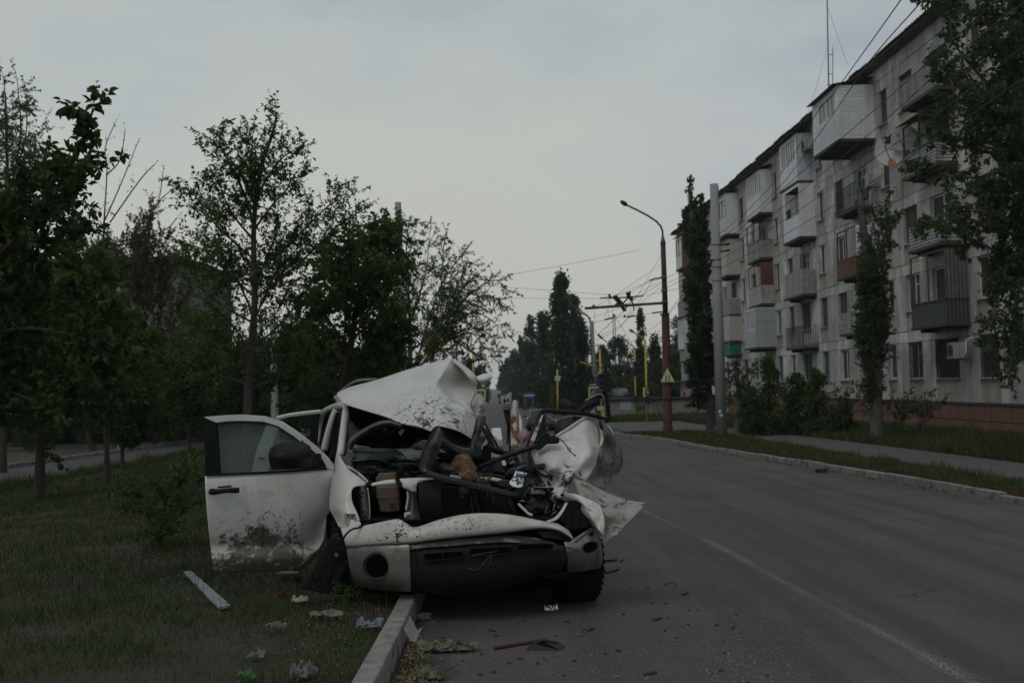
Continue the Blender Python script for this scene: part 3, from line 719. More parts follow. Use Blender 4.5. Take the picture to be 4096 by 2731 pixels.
# ---------------------------------------------------------------- block behind the trees on the left
lb = empty('left_apartment_block', at(500, 1650, 62), 'dark apartment block mostly hidden behind the trees on the left', 'building')
a, b = at(-700, 1100, 62), at(722, 1075, 62); z1 = at(715, 1050, 62).z
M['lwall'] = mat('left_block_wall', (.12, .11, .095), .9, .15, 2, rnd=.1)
nf, nb = 5, 12; w_ = (b.x-a.x)/nb; hz = (z1+1)/nf
for i in range(nb):
    for f in range(nf):
        x0 = a.x+i*w_; z0 = -1+f*hz
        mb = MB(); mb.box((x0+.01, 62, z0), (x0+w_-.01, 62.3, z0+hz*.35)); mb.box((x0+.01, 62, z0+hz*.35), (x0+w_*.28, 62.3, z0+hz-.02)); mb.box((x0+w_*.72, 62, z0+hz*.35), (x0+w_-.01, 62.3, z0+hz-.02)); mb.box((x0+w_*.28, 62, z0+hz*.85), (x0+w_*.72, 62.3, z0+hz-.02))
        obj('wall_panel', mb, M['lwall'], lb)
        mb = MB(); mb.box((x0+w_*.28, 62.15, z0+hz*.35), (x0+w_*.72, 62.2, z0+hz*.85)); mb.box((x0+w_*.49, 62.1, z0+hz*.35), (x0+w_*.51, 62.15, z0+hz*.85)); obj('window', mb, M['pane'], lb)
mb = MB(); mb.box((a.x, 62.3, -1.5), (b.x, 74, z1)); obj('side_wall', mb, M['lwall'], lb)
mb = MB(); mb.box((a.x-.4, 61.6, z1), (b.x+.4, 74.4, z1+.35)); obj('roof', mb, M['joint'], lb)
# ================================================================ vegetation
def unit(a): return a/np.maximum(np.linalg.norm(a, axis=-1, keepdims=True), 1e-9)
def leaf_arrays(P, D, Nn, Ln, Wd, oval=False, curl=.25):
    """P base points, D axis, Nn approx normal -> vertex and quad arrays"""
    D = unit(D); Sd = unit(np.cross(D, Nn)); Nn = np.cross(Sd, D); Ln = Ln[:, None]; Wd = Wd[:, None]
    n = len(P)
    if not oval:
        V = np.stack([P, P+D*Ln*.45+Sd*Wd*.5+Nn*Wd*curl, P+D*Ln-Nn*Ln*.12, P+D*Ln*.45-Sd*Wd*.5+Nn*Wd*curl], 1).reshape(-1, 3)
        return V, np.arange(n*4).reshape(-1, 4)
    V = np.stack([P, P+D*Ln*.28+Sd*Wd*.5+Nn*Wd*curl, P+D*Ln*.68+Sd*Wd*.4+Nn*Wd*curl*.6, P+D*Ln-Nn*Ln*.15, P+D*Ln*.68-Sd*Wd*.4+Nn*Wd*curl*.6, P+D*Ln*.28-Sd*Wd*.5+Nn*Wd*curl], 1).reshape(-1, 3)
    b = (np.arange(n)*6)[:, None]
    return V, np.concatenate([b+np.array([[0, 1, 2, 3]]), b+np.array([[0, 3, 4, 5]])], 0)
def leaves(name, P, D, size, m, parent, oval=False, wd=.55, kind=None, jit=.35, droop=.3):
    n = len(P)
    if n == 0: return None
    D = unit(D+RS.normal(0, jit, (n, 3))); D[:, 2] -= droop
    Nn = RS.normal(0, .6, (n, 3)); Nn[:, 2] += .8
    Ln = size*RS.uniform(.6, 1.25, n)
    V, F = leaf_arrays(P, D, Nn, Ln, Ln*wd*RS.uniform(.8, 1.2, n), oval)
    return npmesh(name, V, F, m, parent, kind=kind)
class Grow:
    def __init__(s, seed): s.r = random.Random(seed); s.mb = MB(); s.LP = []; s.LD = []; s.tw = []
    def rv(s, k=1): return Vector((s.r.gauss(0, k), s.r.gauss(0, k), s.r.gauss(0, k)))
    def limb(s, pts, r0, r1, n=6):
        k = len(pts); s.mb.tube(pts, [r0+(r1-r0)*i/(k-1) for i in range(k)], n, cap=False)
    def twig(s, p, d, ln, r, depth, dens, spread, up, leafless=0):
        """one twig with alternate leaves; recurses into side twigs"""
        k = max(3, int(ln/.12)); pts = [p]; q = p.copy(); dd = d.normalized()
        for i in range(k):
            dd = (dd+s.rv(.10)+Vector((0, 0, up*.06))).normalized(); q = q+dd*ln/k; pts.append(q.copy())
        if r > 0: s.mb.tube(pts, [r*(1-.75*i/k) for i in range(k+1)], 3, cap=False)
        m = int(ln*dens*(0 if leafless > s.r.random() else 1))
        for i in range(m):
            t = s.r.uniform(.12, 1)*k; j = min(int(t), k-1); pp = pts[j].lerp(pts[j+1], t-j)
            s.LP.append(pp); s.LD.append((dd*.6+s.rv(.6)))
        if depth > 0:
            nb = s.r.randint(2, 4)
            for i in range(nb):
                j = s.r.randint(1, k-1)
                s.twig(pts[j], dd*.7+s.rv(spread), ln*s.r.uniform(.4, .7), r*.6, depth-1, dens, spread, up, leafless)
    def clothe(s, pts, ln, step, r, dens, t0=.15, depth=1, spread=.6, up=.5, leafless=0, taper=.6):
        L_ = [0]
        for a, b in zip(pts, pts[1:]): L_.append(L_[-1]+(b-a).length)
        T = L_[-1]; x = T*t0
        while x < T:
            i = max(j for j in range(len(L_)-1) if L_[j] <= x); f = (x-L_[i])/max(L_[i+1]-L_[i], 1e-6)
            p = pts[i].lerp(pts[i+1], f); d = (pts[i+1]-pts[i]).normalized()
            s.twig(p, d*.55+s.rv(spread)+Vector((0, 0, up*.4)), ln*(1-taper*x/T)*s.r.uniform(.6, 1.2), r, depth, dens, spread, up, leafless); x += step*s.r.uniform(.6, 1.4)
        s.twig(pts[-1], (pts[-1]-pts[-2]), ln*.5, r, 0, dens*1.3, spread, up, leafless)
def P3(l, Y): return [at(p[0], p[1], Y+(p[2] if len(p) > 2 else 0)) for p in l]
def limb_tree(name, label, trunk, limbs, Y, tr, lm, size, seed, ln=.7, step=.16, dens=30, depth=1, bark='bark', oval=False, cat='tree', group=None, up=.5, leafless=0, spread=.6, yj=.6, twr=.006, r1=.02, wd=.55, ground=True, lr=.035, droop=.3, t0=.15, big=0):
    g = Grow(seed); T = [at(p[0], p[1], Y+(p[2] if len(p) > 2 else 0)) for p in trunk]
    if ground: b = T[0]; T[0] = Vector((b.x, b.y, gz(b.x, b.y)-.05))
    root = empty(name, T[0], label, cat, group)
    Ts = [Vector(p) for p in smoothpts([tuple(p) for p in T], 5)]
    k = len(Ts); mb = MB(); mb.tube(Ts, [tr*(1.25-.25*min(1, i/2)) if i < 2 else tr+(r1-tr)*i/(k-1) for i in range(k)], 10, cap=False)
    obj('trunk', mb, M[bark], root, smooth=True)
    g.clothe(Ts[int(k*.55):], ln*.8, step, twr, dens, .1, depth, spread, up, leafless)
    for l in limbs:
        dy = g.r.uniform(-yj, yj)*2; n = len(l)-1
        pts = [at(p[0], p[1], Y+(p[2] if len(p) > 2 else dy*(i/n))) for i, p in enumerate(l)]
        pts = [Vector(p) for p in smoothpts([tuple(p) for p in pts], 5)]
        g.limb(pts, lr, .008); g.clothe(pts, ln, step, twr, dens, t0, depth, spread, up, leafless)
    obj('branches', g.mb, M[bark], root)
    P = np.array([tuple(p) for p in g.LP]) if g.LP else np.zeros((0, 3)); D = np.array([tuple(p) for p in g.LD]) if g.LP else np.zeros((0, 3))
    if big and len(P):
        # the leaves nearest the camera one by one, the rest joined
        order = np.argsort(P[:, 1]); sel = order[:big]; rest = order[big:]
        vs, fs = leaf_arrays(np.zeros((1, 3)), np.array([[1., 0, 0]]), np.array([[0, 0, 1.]]), np.array([size]), np.array([size*wd]), True)
        me = bpy.data.meshes.new('leaf'); me.from_pydata(vs.tolist(), [], fs.tolist()); me.materials.append(M[lm])
        for i in sel:
            o = bpy.data.objects.new('leaf', me); C.objects.link(o); o.parent = root; o.location = Vector(P[i])-ORIG[root.name]
            d = Vector(D[i]).normalized()*.8+Vector((0, 0, -.4)); o.rotation_mode = 'XYZ'; o.rotation_euler = (d.to_track_quat('X', 'Z').to_matrix() @ Matrix.Rotation(random.uniform(-.9, .9), 3, 'X')).to_euler(); sc_ = random.uniform(.7, 1.25); o.scale = (sc_,)*3
        leaves('crown', P[rest], D[rest], size, M[lm], root, oval, wd, droop=droop, kind='stuff')
    else: leaves('crown', P, D, size, M[lm], root, oval, wd, droop=droop)
    return root
def crown_tree(name, label, cx, y_top, y_bot, wpx, Y, lm, seed, n=6000, size=.16, shape='round', trunkpx=None, cat='tree', group=None, bark='bark', clump=.45, base_y=None, tr=None, nc=None, kind=None, lean=0):
    """tree given by its outline box in the photo, at its real depth; foliage spread as clumps through the volume"""
    rs = np.random.RandomState(seed); a = at(cx, y_top, Y); b = at(cx, y_bot, Y)
    R = wpx/FPX*Y/2; Hc = a.z-b.z; g0 = gz(b.x, Y); base = Vector((b.x, Y, g0))
    root = empty(name, base, label, cat, group)
    nc = nc or max(30, int(n/60)); t = rs.uniform(0, 1, nc*3); th = rs.uniform(0, 2*pi, nc*3); rr = np.sqrt(rs.uniform(0.05, 1, nc*3))
    if shape == 'round': prof = np.sqrt(np.maximum(0, 1-(2*t-1)**2))**.8
    elif shape == 'poplar': prof = np.minimum(1, (1.05-t)**.55*1.05)*np.minimum(1, .55+t*1.6)
    elif shape == 'bush': prof = np.sqrt(np.maximum(0, 1-t**1.6))
    else: prof = (1-t)**.8
    prof = prof*(.78+.5*np.array([pnoise(Vector((cos(x)*1.3, sin(x)*1.3, y*3.5+seed))) for x, y in zip(th, t)]))
    Cc = np.stack([b.x+np.cos(th)*rr*R*prof+lean*t, Y+np.sin(th)*rr*R*prof, b.z+t*Hc], 1)[:nc]
    cs = clump*R*rs.uniform(.5, 1.2, nc)*(.6 if shape == 'poplar' else .5)
    idx = rs.randint(0, nc, n); off = unit(rs.normal(0, 1, (n, 3)))*(rs.uniform(0, 1, (n, 1))**.5)*cs[idx][:, None]
    if shape == 'poplar': off[:, 2] *= 1.5
    P = Cc[idx]+off
    mb = MB(); tr = tr or R*.09; pts = [base-Vector((0, 0, .1)), Vector((b.x+.1*R*rs.normal(), Y, g0+(b.z-g0)*.6)), Vector((b.x+lean*.3, Y, b.z+Hc*.35)), Vector((b.x+lean*.8, Y, b.z+Hc*.9))]
    mb.tube([Vector(p) for p in smoothpts([tuple(p) for p in pts], 4)], [tr*(1-.85*i/12) for i in range(13)], 8, cap=False)
    obj('trunk', mb, M[bark], root, smooth=True)
    mb = MB()
    for i in range(min(nc, 46)):
        c = Vector(Cc[i]); h0 = b.z+(c.z-b.z)*(.55 if shape != 'poplar' else .8)-(.0 if shape != 'poplar' else .1*Hc*min(1, (c.z-b.z)/Hc)); h0 = max(h0, g0+.2); s0 = Vector((b.x, Y, h0))
        mb.tube([s0, s0.lerp(c, .5)+Vector((0, 0, -.05*R)), c], [tr*.28, tr*.16, tr*.06], 4, cap=False)
    obj('branches', mb, M[bark], root)
    leaves('crown', P, off+np.array([0, 0, .2]), size, M[lm], root, droop=.25, jit=.6, kind=kind)
    return root
# ---- near and middle trees on the median and left
limb_tree('maple_tree', 'broad leaved tree reaching in from the left edge with large dark leaves nearest the camera', [(-420, 2300), (-400, 1700), (-330, 1200), (-250, 850)],
  [[(-330, 1250), (0, 1010), (200, 790), (320, 580), (372, 440)], [(-300, 1200), (60, 980), (270, 760), (420, 660)], [(-300, 1150), (0, 900), (140, 760), (230, 640)],
   [(-330, 1300), (80, 1200), (300, 1150), (430, 1100)], [(-400, 1600), (0, 1450), (200, 1490), (380, 1560)], [(-380, 1500), (0, 1330), (250, 1330), (440, 1420)], [(-400, 1650), (-50, 1560), (130, 1600), (210, 1650)],
   [(-300, 1000), (-50, 850), (60, 800), (120, 700)], [(-300, 1200), (0, 1150), (180, 1010), (330, 930)]],
  8.2, .11, 'leaf_near', .075, 11, ln=.5, step=.06, dens=38, depth=1, oval=True, big=300, twr=.004, yj=.5, lr=.022, wd=.6)
limb_tree('lawn_tree', 'dark full tree with a thick forked trunk standing on the lawn at the left', [(156, 1976), (160, 1850), (165, 1690), (190, 1450), (200, 1150)],
  [[(162, 1740), (230, 1680), (300, 1580), (338, 1480), (420, 1330)], [(165, 1650), (60, 1500), (-60, 1400)], [(175, 1500), (300, 1350), (430, 1220)], [(190, 1450), (80, 1200), (20, 980)], [(190, 1350), (260, 1150), (300, 950)], [(165, 1600), (320, 1620), (480, 1560)], [(165, 1650), (0, 1640), (-150, 1620)], [(190, 1400), (360, 1480), (500, 1400)], [(190, 1300), (340, 1250), (400, 1060)], [(180, 1450), (100, 1350), (-100, 1200)]],
  18, .11, 'leaf_dark', .13, 12, ln=1.15, step=.075, dens=42, depth=1, yj=1.2, lr=.04)
limb_tree('feathery_tree', 'tall thin leaved feathery tree at the far left edge of the sky', [(10, 1750), (10, 1200), (30, 800), (20, 420)],
  [[(20, 800), (30, 500), (12, 300)], [(20, 850), (80, 560), (70, 330)], [(25, 800), (100, 560), (105, 400)], [(20, 900), (-40, 600), (-60, 380)], [(20, 950), (110, 760), (140, 560)], [(20, 1000), (-60, 820)]],
  27, .10, 'leaf_mid', .08, 13, ln=1.3, step=.12, dens=30, depth=1, up=-.8, lr=.03, droop=.8, spread=.5)
limb_tree('sparse_tree', 'half bare young tree with thin upright shoots against the sky at left', [(430, 1890), (420, 1500), (410, 1100), (421, 800)],
  [[(415, 900), (428, 680), (421, 590), (463, 488)], [(420, 880), (491, 719), (547, 579)], [(425, 700), (480, 640), (500, 520)], [(440, 890), (561, 719), (621, 656)], [(560, 900), (631, 810), (652, 684)], [(600, 860), (640, 800), (687, 761)], [(420, 1000), (640, 930), (708, 873)], [(410, 950), (340, 800), (310, 640)], [(410, 1100), (300, 900), (230, 800)], [(420, 1150), (560, 1000), (640, 960)]],
  21, .06, 'leaf_dark', .06, 14, ln=.45, step=.3, dens=9, depth=0, up=.3, lr=.016, r1=.012, twr=.004, t0=.1, leafless=.2)
limb_tree('pear_tree', 'pear tree with a pointed airy crown standing behind the open truck door', [(985, 2080), (990, 1650), (1005, 1400), (1019, 1197), (1015, 910), (1043, 687), (1098, 504), (1102, 448)],
  [[(1015, 910), (963, 739), (899, 619), (863, 551)], [(1020, 850), (1003, 719), (1011, 540)], [(1030, 780), (1075, 703), (1130, 631), (1178, 600)], [(1015, 920), (1090, 820), (1146, 759), (1206, 705)], [(1015, 960), (923, 846), (867, 703)], [(1018, 1040), (859, 894), (780, 783), (728, 750)],
   [(1019, 1190), (900, 1080), (820, 1002), (740, 974)], [(1010, 1290), (904, 1230), (804, 1157), (726, 1060)], [(1017, 1100), (1178, 958), (1306, 830), (1410, 778)], [(1015, 1200), (1200, 1050), (1357, 898), (1433, 850)], [(1008, 1400), (1138, 1277), (1258, 1117)], [(1000, 1450), (859, 1356), (748, 1277)], [(1000, 1500), (1178, 1400), (1290, 1330)], [(1000, 1540), (820, 1480), (730, 1430)], [(1010, 1300), (1100, 1100), (1190, 990)],
   [(995, 1560), (1120, 1500), (1230, 1480)], [(1010, 1250), (940, 1100), (880, 1000)], [(1005, 1420), (930, 1300), (850, 1230)], [(1015, 1150), (1080, 1000), (1120, 900)]],
  15, .075, 'leaf_mid', .068, 15, ln=.72, step=.056, dens=40, depth=1, up=.4, lr=.02, r1=.01, twr=.004, yj=.7, wd=.5)
limb_tree('leafy_tree', 'dense dark leafy tree in front of the left concrete pole', [(1330, 2000), (1350, 1700), (1400, 1400), (1440, 1150), (1490, 950)],
  [[(1460, 1080), (1490, 980), (1530, 890)], [(1440, 1150), (1540, 1020), (1600, 930)], [(1420, 1250), (1540, 1140), (1610, 1080)], [(1410, 1350), (1530, 1270), (1590, 1230)], [(1440, 1150), (1390, 1050), (1377, 980)], [(1420, 1250), (1320, 1130), (1290, 1050)], [(1390, 1450), (1560, 1390), (1640, 1340)], [(1390, 1500), (1500, 1480), (1580, 1470)], [(1390, 1450), (1260, 1380), (1180, 1300)], [(1400, 1400), (1290, 1250), (1210, 1200)], [(1370, 1550), (1230, 1520), (1130, 1500)], [(1380, 1520), (1480, 1440), (1540, 1330)], [(1420, 1300), (1500, 1200), (1520, 1080)], [(1370, 1600), (1300, 1560), (1240, 1600)]],
  17.5, .10, 'leaf_dark', .12, 16, ln=.85, step=.06, dens=36, depth=1, up=.2, lr=.03, yj=.9, droop=.7, wd=.5)
limb_tree('wispy_tree', 'wide wispy tree with arching thin branches right of the left concrete pole', [(1640, 1700), (1640, 1480), (1640, 1277), (1632, 1100)],
  [[(1640, 1277), (1625, 1117), (1632, 918), (1680, 890)], [(1650, 1500), (1696, 1356), (1752, 1237), (1776, 974), (1790, 960)], [(1690, 1370), (1760, 1150), (1856, 1010)], [(1660, 1500), (1816, 1277), (1935, 1180), (2030, 1225)], [(1700, 1400), (1856, 1200), (1975, 1120), (2023, 1165)], [(1700, 1450), (1856, 1317), (1960, 1340), (2000, 1430)], [(1720, 1400), (1880, 1330), (1940, 1420)], [(1640, 1300), (1700, 1100), (1720, 930)], [(1700, 1420), (1830, 1180), (1920, 1090)], [(1750, 1330), (1900, 1250), (2010, 1320)], [(1650, 1400), (1750, 1300), (1850, 1100)], [(1800, 1350), (1900, 1420), (1920, 1480)]],
  42, .16, 'leaf_mid', .10, 17, ln=1.5, step=.14, dens=26, depth=1, up=0, lr=.05, droop=.5, leafless=.1, twr=.012, yj=1.5)
crown_tree('yellow_green_shrub', 'yellow green shrub behind the crumpled hood', 1735, 1330, 1640, 230, 38, 'leaf_yel', 31, 5000, .11, 'bush', clump=.5, cat='shrub')
limb_tree('brown_tree', 'brown withered tree standing before the hidden block at left', [(545, 1800), (540, 1500), (545, 1200), (550, 1000)],
  [[(545, 1300), (480, 1120), (440, 980)], [(545, 1300), (560, 1100), (540, 960)], [(545, 1250), (620, 1090), (640, 980)], [(545, 1350), (660, 1150), (720, 1030)], [(545, 1350), (420, 1200), (350, 1000)], [(545, 1450), (680, 1300), (740, 1200)], [(545, 1500), (640, 1400), (720, 1380)], [(545, 1450), (400, 1350), (330, 1250)], [(545, 1200), (590, 1000), (600, 860)]],
  40, .15, 'leaf_brown', .12, 18, ln=1.9, step=.10, dens=28, depth=1, up=.9, lr=.04, twr=.01, spread=.4, yj=1.5)
limb_tree('lawn_sapling', 'small low tree with splayed branches on the lawn left of the open door', [(640, 2200), (637, 2140), (638, 2100)],
  [[(637, 2130), (590, 2070), (520, 1990), (450, 1950)], [(637, 2110), (660, 2030), (680, 1950), (690, 1890)], [(640, 2105), (700, 2040), (770, 1970), (800, 1900)], [(637, 2110), (700, 2060), (790, 2010)], [(600, 2080), (520, 2010), (440, 2000), (430, 2030)], [(700, 2000), (740, 1900), (790, 1810)], [(560, 2030), (520, 1940), (480, 1900)], [(660, 2020), (640, 1950), (600, 1930)], [(637, 2150), (600, 2130), (570, 2110)], [(640, 2140), (680, 2130), (700, 2100)]],
  11.2, .035, 'leaf_mid', .05, 19, ln=.26, step=.05, dens=60, depth=1, lr=.012, r1=.02, twr=.003, yj=.35)
for i, (tx, ty, Yt, top, wd, lab, lm) in enumerate([
  (510, 1887, 23.6, 1250, 330, 'slim young tree on the lawn beyond the low splayed sapling', 'leaf_dark'),
  (759, 1815, 31, 1330, 330, 'small dark tree with a bare stem by the left street, left of the door', 'leaf_mid')]):
    crown_tree('street_tree', lab, tx, top, 1690 if i else 1760, wd, Yt, lm, 40+i, 13000, .12, 'round', tr=.07)
# trees and bushes beyond the left street
far_left = [(-150, 1100, 500, 40, 'leaf_dark'), (130, 1180, 420, 42, 'leaf_dark'), (380, 1290, 380, 40, 'leaf_mid'), (620, 1330, 330, 43, 'leaf_dark'), (830, 1290, 330, 45, 'leaf_mid'), (1010, 1360, 330, 47, 'leaf_dark'), (1180, 1330, 300, 46, 'leaf_dark'), (1340, 1380, 300, 48, 'leaf_mid'), (1500, 1370, 260, 50, 'leaf_dark')]
labs = ['dark rounded tree beyond the left street at the very edge of the picture', 'dark rounded tree behind the forked lawn tree across the left street', 'mid green tree across the left street behind the slim young tree', 'dark tree across the left street right of the brown withered tree', 'mid green tree across the left street behind the pear tree, left side', 'dark tree across the left street behind the trunk of the pear tree', 'dark tree seen through the gap between the pear tree and the leafy tree', 'mid green tree behind the lower part of the dense leafy tree', 'dark tree low behind the left concrete pole']
for i, (x, yt, wp, Yt, lm) in enumerate(far_left):
    crown_tree('background_tree', labs[i], x, yt, 1690, wp, Yt, lm, 60+i, 9500, .21, 'round', group='trees beyond the left street', clump=.5)
hed = [(-60, 330), (180, 300), (420, 300), (640, 300), (880, 320), (1120, 320), (1330, 300), (1540, 260)]
for i, (x, wp) in enumerate(hed):
    crown_tree('dark_bush', ['at the left picture edge', 'behind the forked lawn tree', 'left of the slim young tree', 'right of the slim young tree', 'just left of the open truck door', 'behind the truck window frames', 'behind the cab of the truck', 'behind the raised truck hood'][i].join(['dark undergrowth bush along the left street ', '']), x, 1600-(i % 3)*25, 1800-i*12, wp, 46+i*.6, 'leaf_dark', 80+i, 6500, .17, 'bush', cat='bush', group='undergrowth bushes along the left street')
# low dark fence and reddish wall across the left street
mb = MB()
r = empty('garden_wall', at(300, 1740, 45.5), 'low dark reddish wall behind the trees along the left street', 'wall')
for k in range(24):
    a = at(-150+k*45, 1700, 47.5); mb = MB(); mb.box((a.x, 47.5, gz(0, 47.5)-.1), (a.x+.52, 47.65, gz(0, 47.5)+1.1+random.uniform(-.02, .02))); obj('wall_panel', mb, M['redbrown'], r)
for (x, v0, v1, Yt, rr, lab) in ((478, 1150, 1800, 38, .13, 'grey street pole across the left street behind the slim young tree'), (1095, 1250, 1700, 40, .16, 'grey pole half hidden behind the right side of the pear tree')):
    a, b = at(x+6, v1, Yt), at(x-4, v0, Yt); a.z = gz(0, Yt); mb = MB(); mb.tube([a, b], [rr, rr*.75], 10); thing('street_pole', mb, M['concrete'], lab, 'pole')
# ---- right side
def wisp(label, trunk, Y, seed, **k): return limb_tree('poplar_tree', label, trunk, bark='bark_grey', Y=Y, seed=seed, lm='leaf_poplar', **k)
def column(cx, top, bot, w, Y, n, seed, lean=0):
    """upright limbs of a Lombardy poplar inside a narrow outline"""
    rr = random.Random(seed); L_ = []
    for i in range(n):
        y0 = bot-(bot-top)*rr.uniform(0, .75)
        x1 = cx+lean*(bot-y0)/(bot-top)+rr.uniform(-.5, .5)*w; y1 = y0-(bot-top)*rr.uniform(.18, .32); y1 = max(y1, top+abs(x1-cx)*1.0)
        x0 = cx+(x1-cx)*.15
        L_.append([(x0, y0), (x0+(x1-x0)*.6, y0-(y0-y1)*.4), (x1, y1)])
    return L_
wisp('slim leafy poplar between the rusty lamp post and the concrete pole', [(2842, 1740), (2838, 1600), (2800, 1200), (2765, 850), (2762, 722)], 41, 21, limbs=column(2805, 790, 1640, 92, 41, 34, 5, -40), tr=.2, size=.16, ln=.5, step=.11, dens=48, up=1, yj=1.0, lr=.05, twr=.01)
wisp('grey bare topped poplar covered in twigs in front of the block', [(3509, 1785), (3505, 1600), (3500, 1300), (3462, 1000), (3440, 760)], 31, 22, limbs=column(3493, 900, 1690, 110, 31, 52, 6)+[[(3460, 900), (3520, 850), (3560, 780)], [(3460, 950), (3560, 900), (3600, 860)], [(3480, 1080), (3540, 960), (3545, 840)]], tr=.21, r1=.09, size=.12, ln=.5, step=.085, dens=32, up=1, yj=.6, lr=.03, twr=.008, leafless=.3)
for o in [x for x in C.objects if x.name.startswith('poplar_tree')]: pass
wisp('huge leafy poplar hanging over the right edge of the picture', [(4330, 2050), (4290, 1600), (4200, 1000), (4150, 400), (4100, -300)], 21, 23,
  limbs=[[(4200, 1000), (3950, 900), (3780, 860), (3690, 900)], [(4180, 800), (3950, 720), (3760, 700), (3640, 680)], [(4200, 1200), (4050, 1050), (3990, 1200), (3960, 1330)], [(4180, 900), (3980, 560), (3800, 420), (3700, 520)], [(4160, 600), (3960, 350), (3820, 180), (3800, 60)], [(4150, 400), (3950, 100), (3760, 10), (3690, -10)], [(4150, 500), (4000, 200), (3960, -100)], [(4200, 1100), (4080, 1000), (4010, 1080)], [(4250, 1400), (4120, 1300), (4060, 1480)], [(4200, 1000), (4000, 800), (3860, 760)], [(4180, 900), (4040, 500), (4010, 250)], [(4230, 1250), (4100, 1100), (4050, 1380), (4040, 1500)], [(4150, 300), (4000, -100), (3850, -150)], [(4170, 700), (4060, 380), (4080, 0)], [(4200, 1150), (3900, 960), (3850, 1000)], [(4170, 650), (3900, 600), (3740, 560)], [(4190, 1000), (4110, 700), (4090, 400)], [(4160, 500), (3900, 400), (3760, 250)]],
  tr=.32, size=.115, ln=.85, step=.095, dens=40, up=.2, yj=1.2, lr=.05, twr=.007, cat='tree')
wisp('short thick poplar stump wrapped in bush behind the right concrete pole', [(2959, 1745), (2960, 1640), (2955, 1560)], 39.5, 24, limbs=[[(2959, 1640), (2900, 1580), (2880, 1480)], [(2959, 1620), (3000, 1540), (3010, 1470)], [(2958, 1600), (2940, 1500), (2950, 1430)], [(2960, 1650), (3030, 1600), (3060, 1560)]], tr=.25, r1=.1, size=.12, ln=.7, step=.15, dens=30, yj=.8)
for i, (x, yt, yb, wp, Yt, lm, n, lab) in enumerate([
  (3080, 1440, 1735, 190, 38, 'leaf_mid', 4500, 'tall ragged bush in front of the red plinth, next to the thick stump'),
  (3190, 1500, 1730, 180, 37, 'leaf_dark', 4500, 'dark bush before the block, between two ragged lighter bushes'),
  (3270, 1480, 1735, 150, 36, 'leaf_mid', 3500, 'ragged green bush under the blue framed windows'),
  (3370, 1600, 1745, 140, 35, 'leaf_dark', 2500, 'low dark bush left of the grey bare topped poplar'),
  (3010, 1560, 1730, 150, 37.5, 'leaf_dark', 3500, 'low dark bush behind the right concrete pole')]):
    crown_tree('ragged_bush', lab, x, yt, yb, wp, Yt, lm, 100+i, int(n*1.05), .12, 'bush', cat='bush', group='bushes along the front of the block', clump=.55)
for i, (x, yt, yb, s_, Yt, lab) in enumerate([(3380, 1540, 1740, 1, 34, 'thin sapling with feathered leaves left of the bare topped poplar'), (3610, 1570, 1770, 1.2, 31.5, 'feathered sapling just right of the bare topped poplar'), (3700, 1580, 1775, 1.3, 30, 'feathered sapling before the red plinth, farthest right')]):
    limb_tree('feathered_sapling', lab, [(x, yb), (x-4, yb-60), (x+4, yt+40)], [[(x, yb-60), (x-35, yb-120), (x-70, yt+50)], [(x, yb-70), (x+30, yb-130), (x+75, yt+20)], [(x, yb-90), (x+10, yt+60), (x+30, yt)], [(x, yb-80), (x-20, yt+70), (x-40, yt+10)]], Yt, .025, 'leaf_poplar', .13, 110+i, ln=.45, step=.1, dens=40, lr=.012, cat='sapling', group='saplings along the plinth', up=.1, depth=0, wd=.35)
# ---- far trees along the road
fp = [(2255, 1105, 1690, 150, 92, 'poplar', 9000, 'tallest far poplar beyond the crossing, left of the far concrete lamp post'), (2180, 1270, 1680, 130, 112, 'poplar', 6500, 'far poplar just left of the tallest one'), (2330, 1285, 1680, 120, 95, 'poplar', 6000, 'far poplar behind the concrete lamp post'), (2125, 1275, 1670, 90, 135, 'poplar', 5000, 'third far poplar left of the tallest one'), (2305, 1190, 1680, 100, 97, 'poplar', 5000, 'second top of the tall far poplar group, right of the tallest'),
  (2062, 1415, 1650, 70, 185, 'poplar', 3500, 'hazy poplar farther down the road on its right side'), (2095, 1360, 1660, 80, 160, 'poplar', 3500, 'poplar between the hazy one and the tall group'), (2012, 1465, 1615, 50, 280, 'poplar', 2500, 'very distant hazy tree right of the road end'), (1918, 1470, 1610, 110, 230, 'round', 3500, 'distant hazy tree left of the road end'), (1870, 1440, 1640, 120, 150, 'round', 3500, 'distant tree behind the left pedestrian crossing sign'), (2035, 1440, 1630, 50, 230, 'poplar', 2500, 'very distant narrow tree left of the hazy poplar')]
for i, (x, yt, yb, wp, Yt, sh, n, lab) in enumerate(fp):
    crown_tree('far_poplar' if sh == 'poplar' else 'far_tree', lab, x, yt, yb, wp, Yt, 'leaf_far', 120+i, n, .16+.0022*Yt, sh, group='far trees along the road', bark='bark_grey', clump=.55)
fr = [(2410, 1390, 110, 100, 'round', 'rounded tree behind the yellow signal post with the long arm'), (2480, 1355, 130, 105, 'round', 'rounded tree between the two yellow signal posts'), (2560, 1400, 120, 98, 'round', 'rounded tree behind the yellow lamp post'), (2570, 1235, 60, 110, 'poplar', 'narrow pointed poplar above the yellow lamp post'), (2625, 1350, 100, 96, 'poplar', 'poplar just left of the rusty lamp post'), (2720, 1275, 110, 105, 'poplar', 'poplar between the rusty lamp post and the end of the block'), (2700, 1400, 140, 92, 'round', 'green rounded tree at the far corner of the block'), (2650, 1450, 130, 90, 'round', 'dark tree behind the sign on the rusty post')]
for i, (x, yt, wp, Yt, sh, lab) in enumerate(fr):
    crown_tree('crossing_tree', lab, x, yt, 1665, wp*1.15, Yt, 'leaf_far' if i != 6 else 'leaf_mid', 150+i, 5500, .26, sh, group='trees behind the crossing', bark='bark_grey', clump=.5)
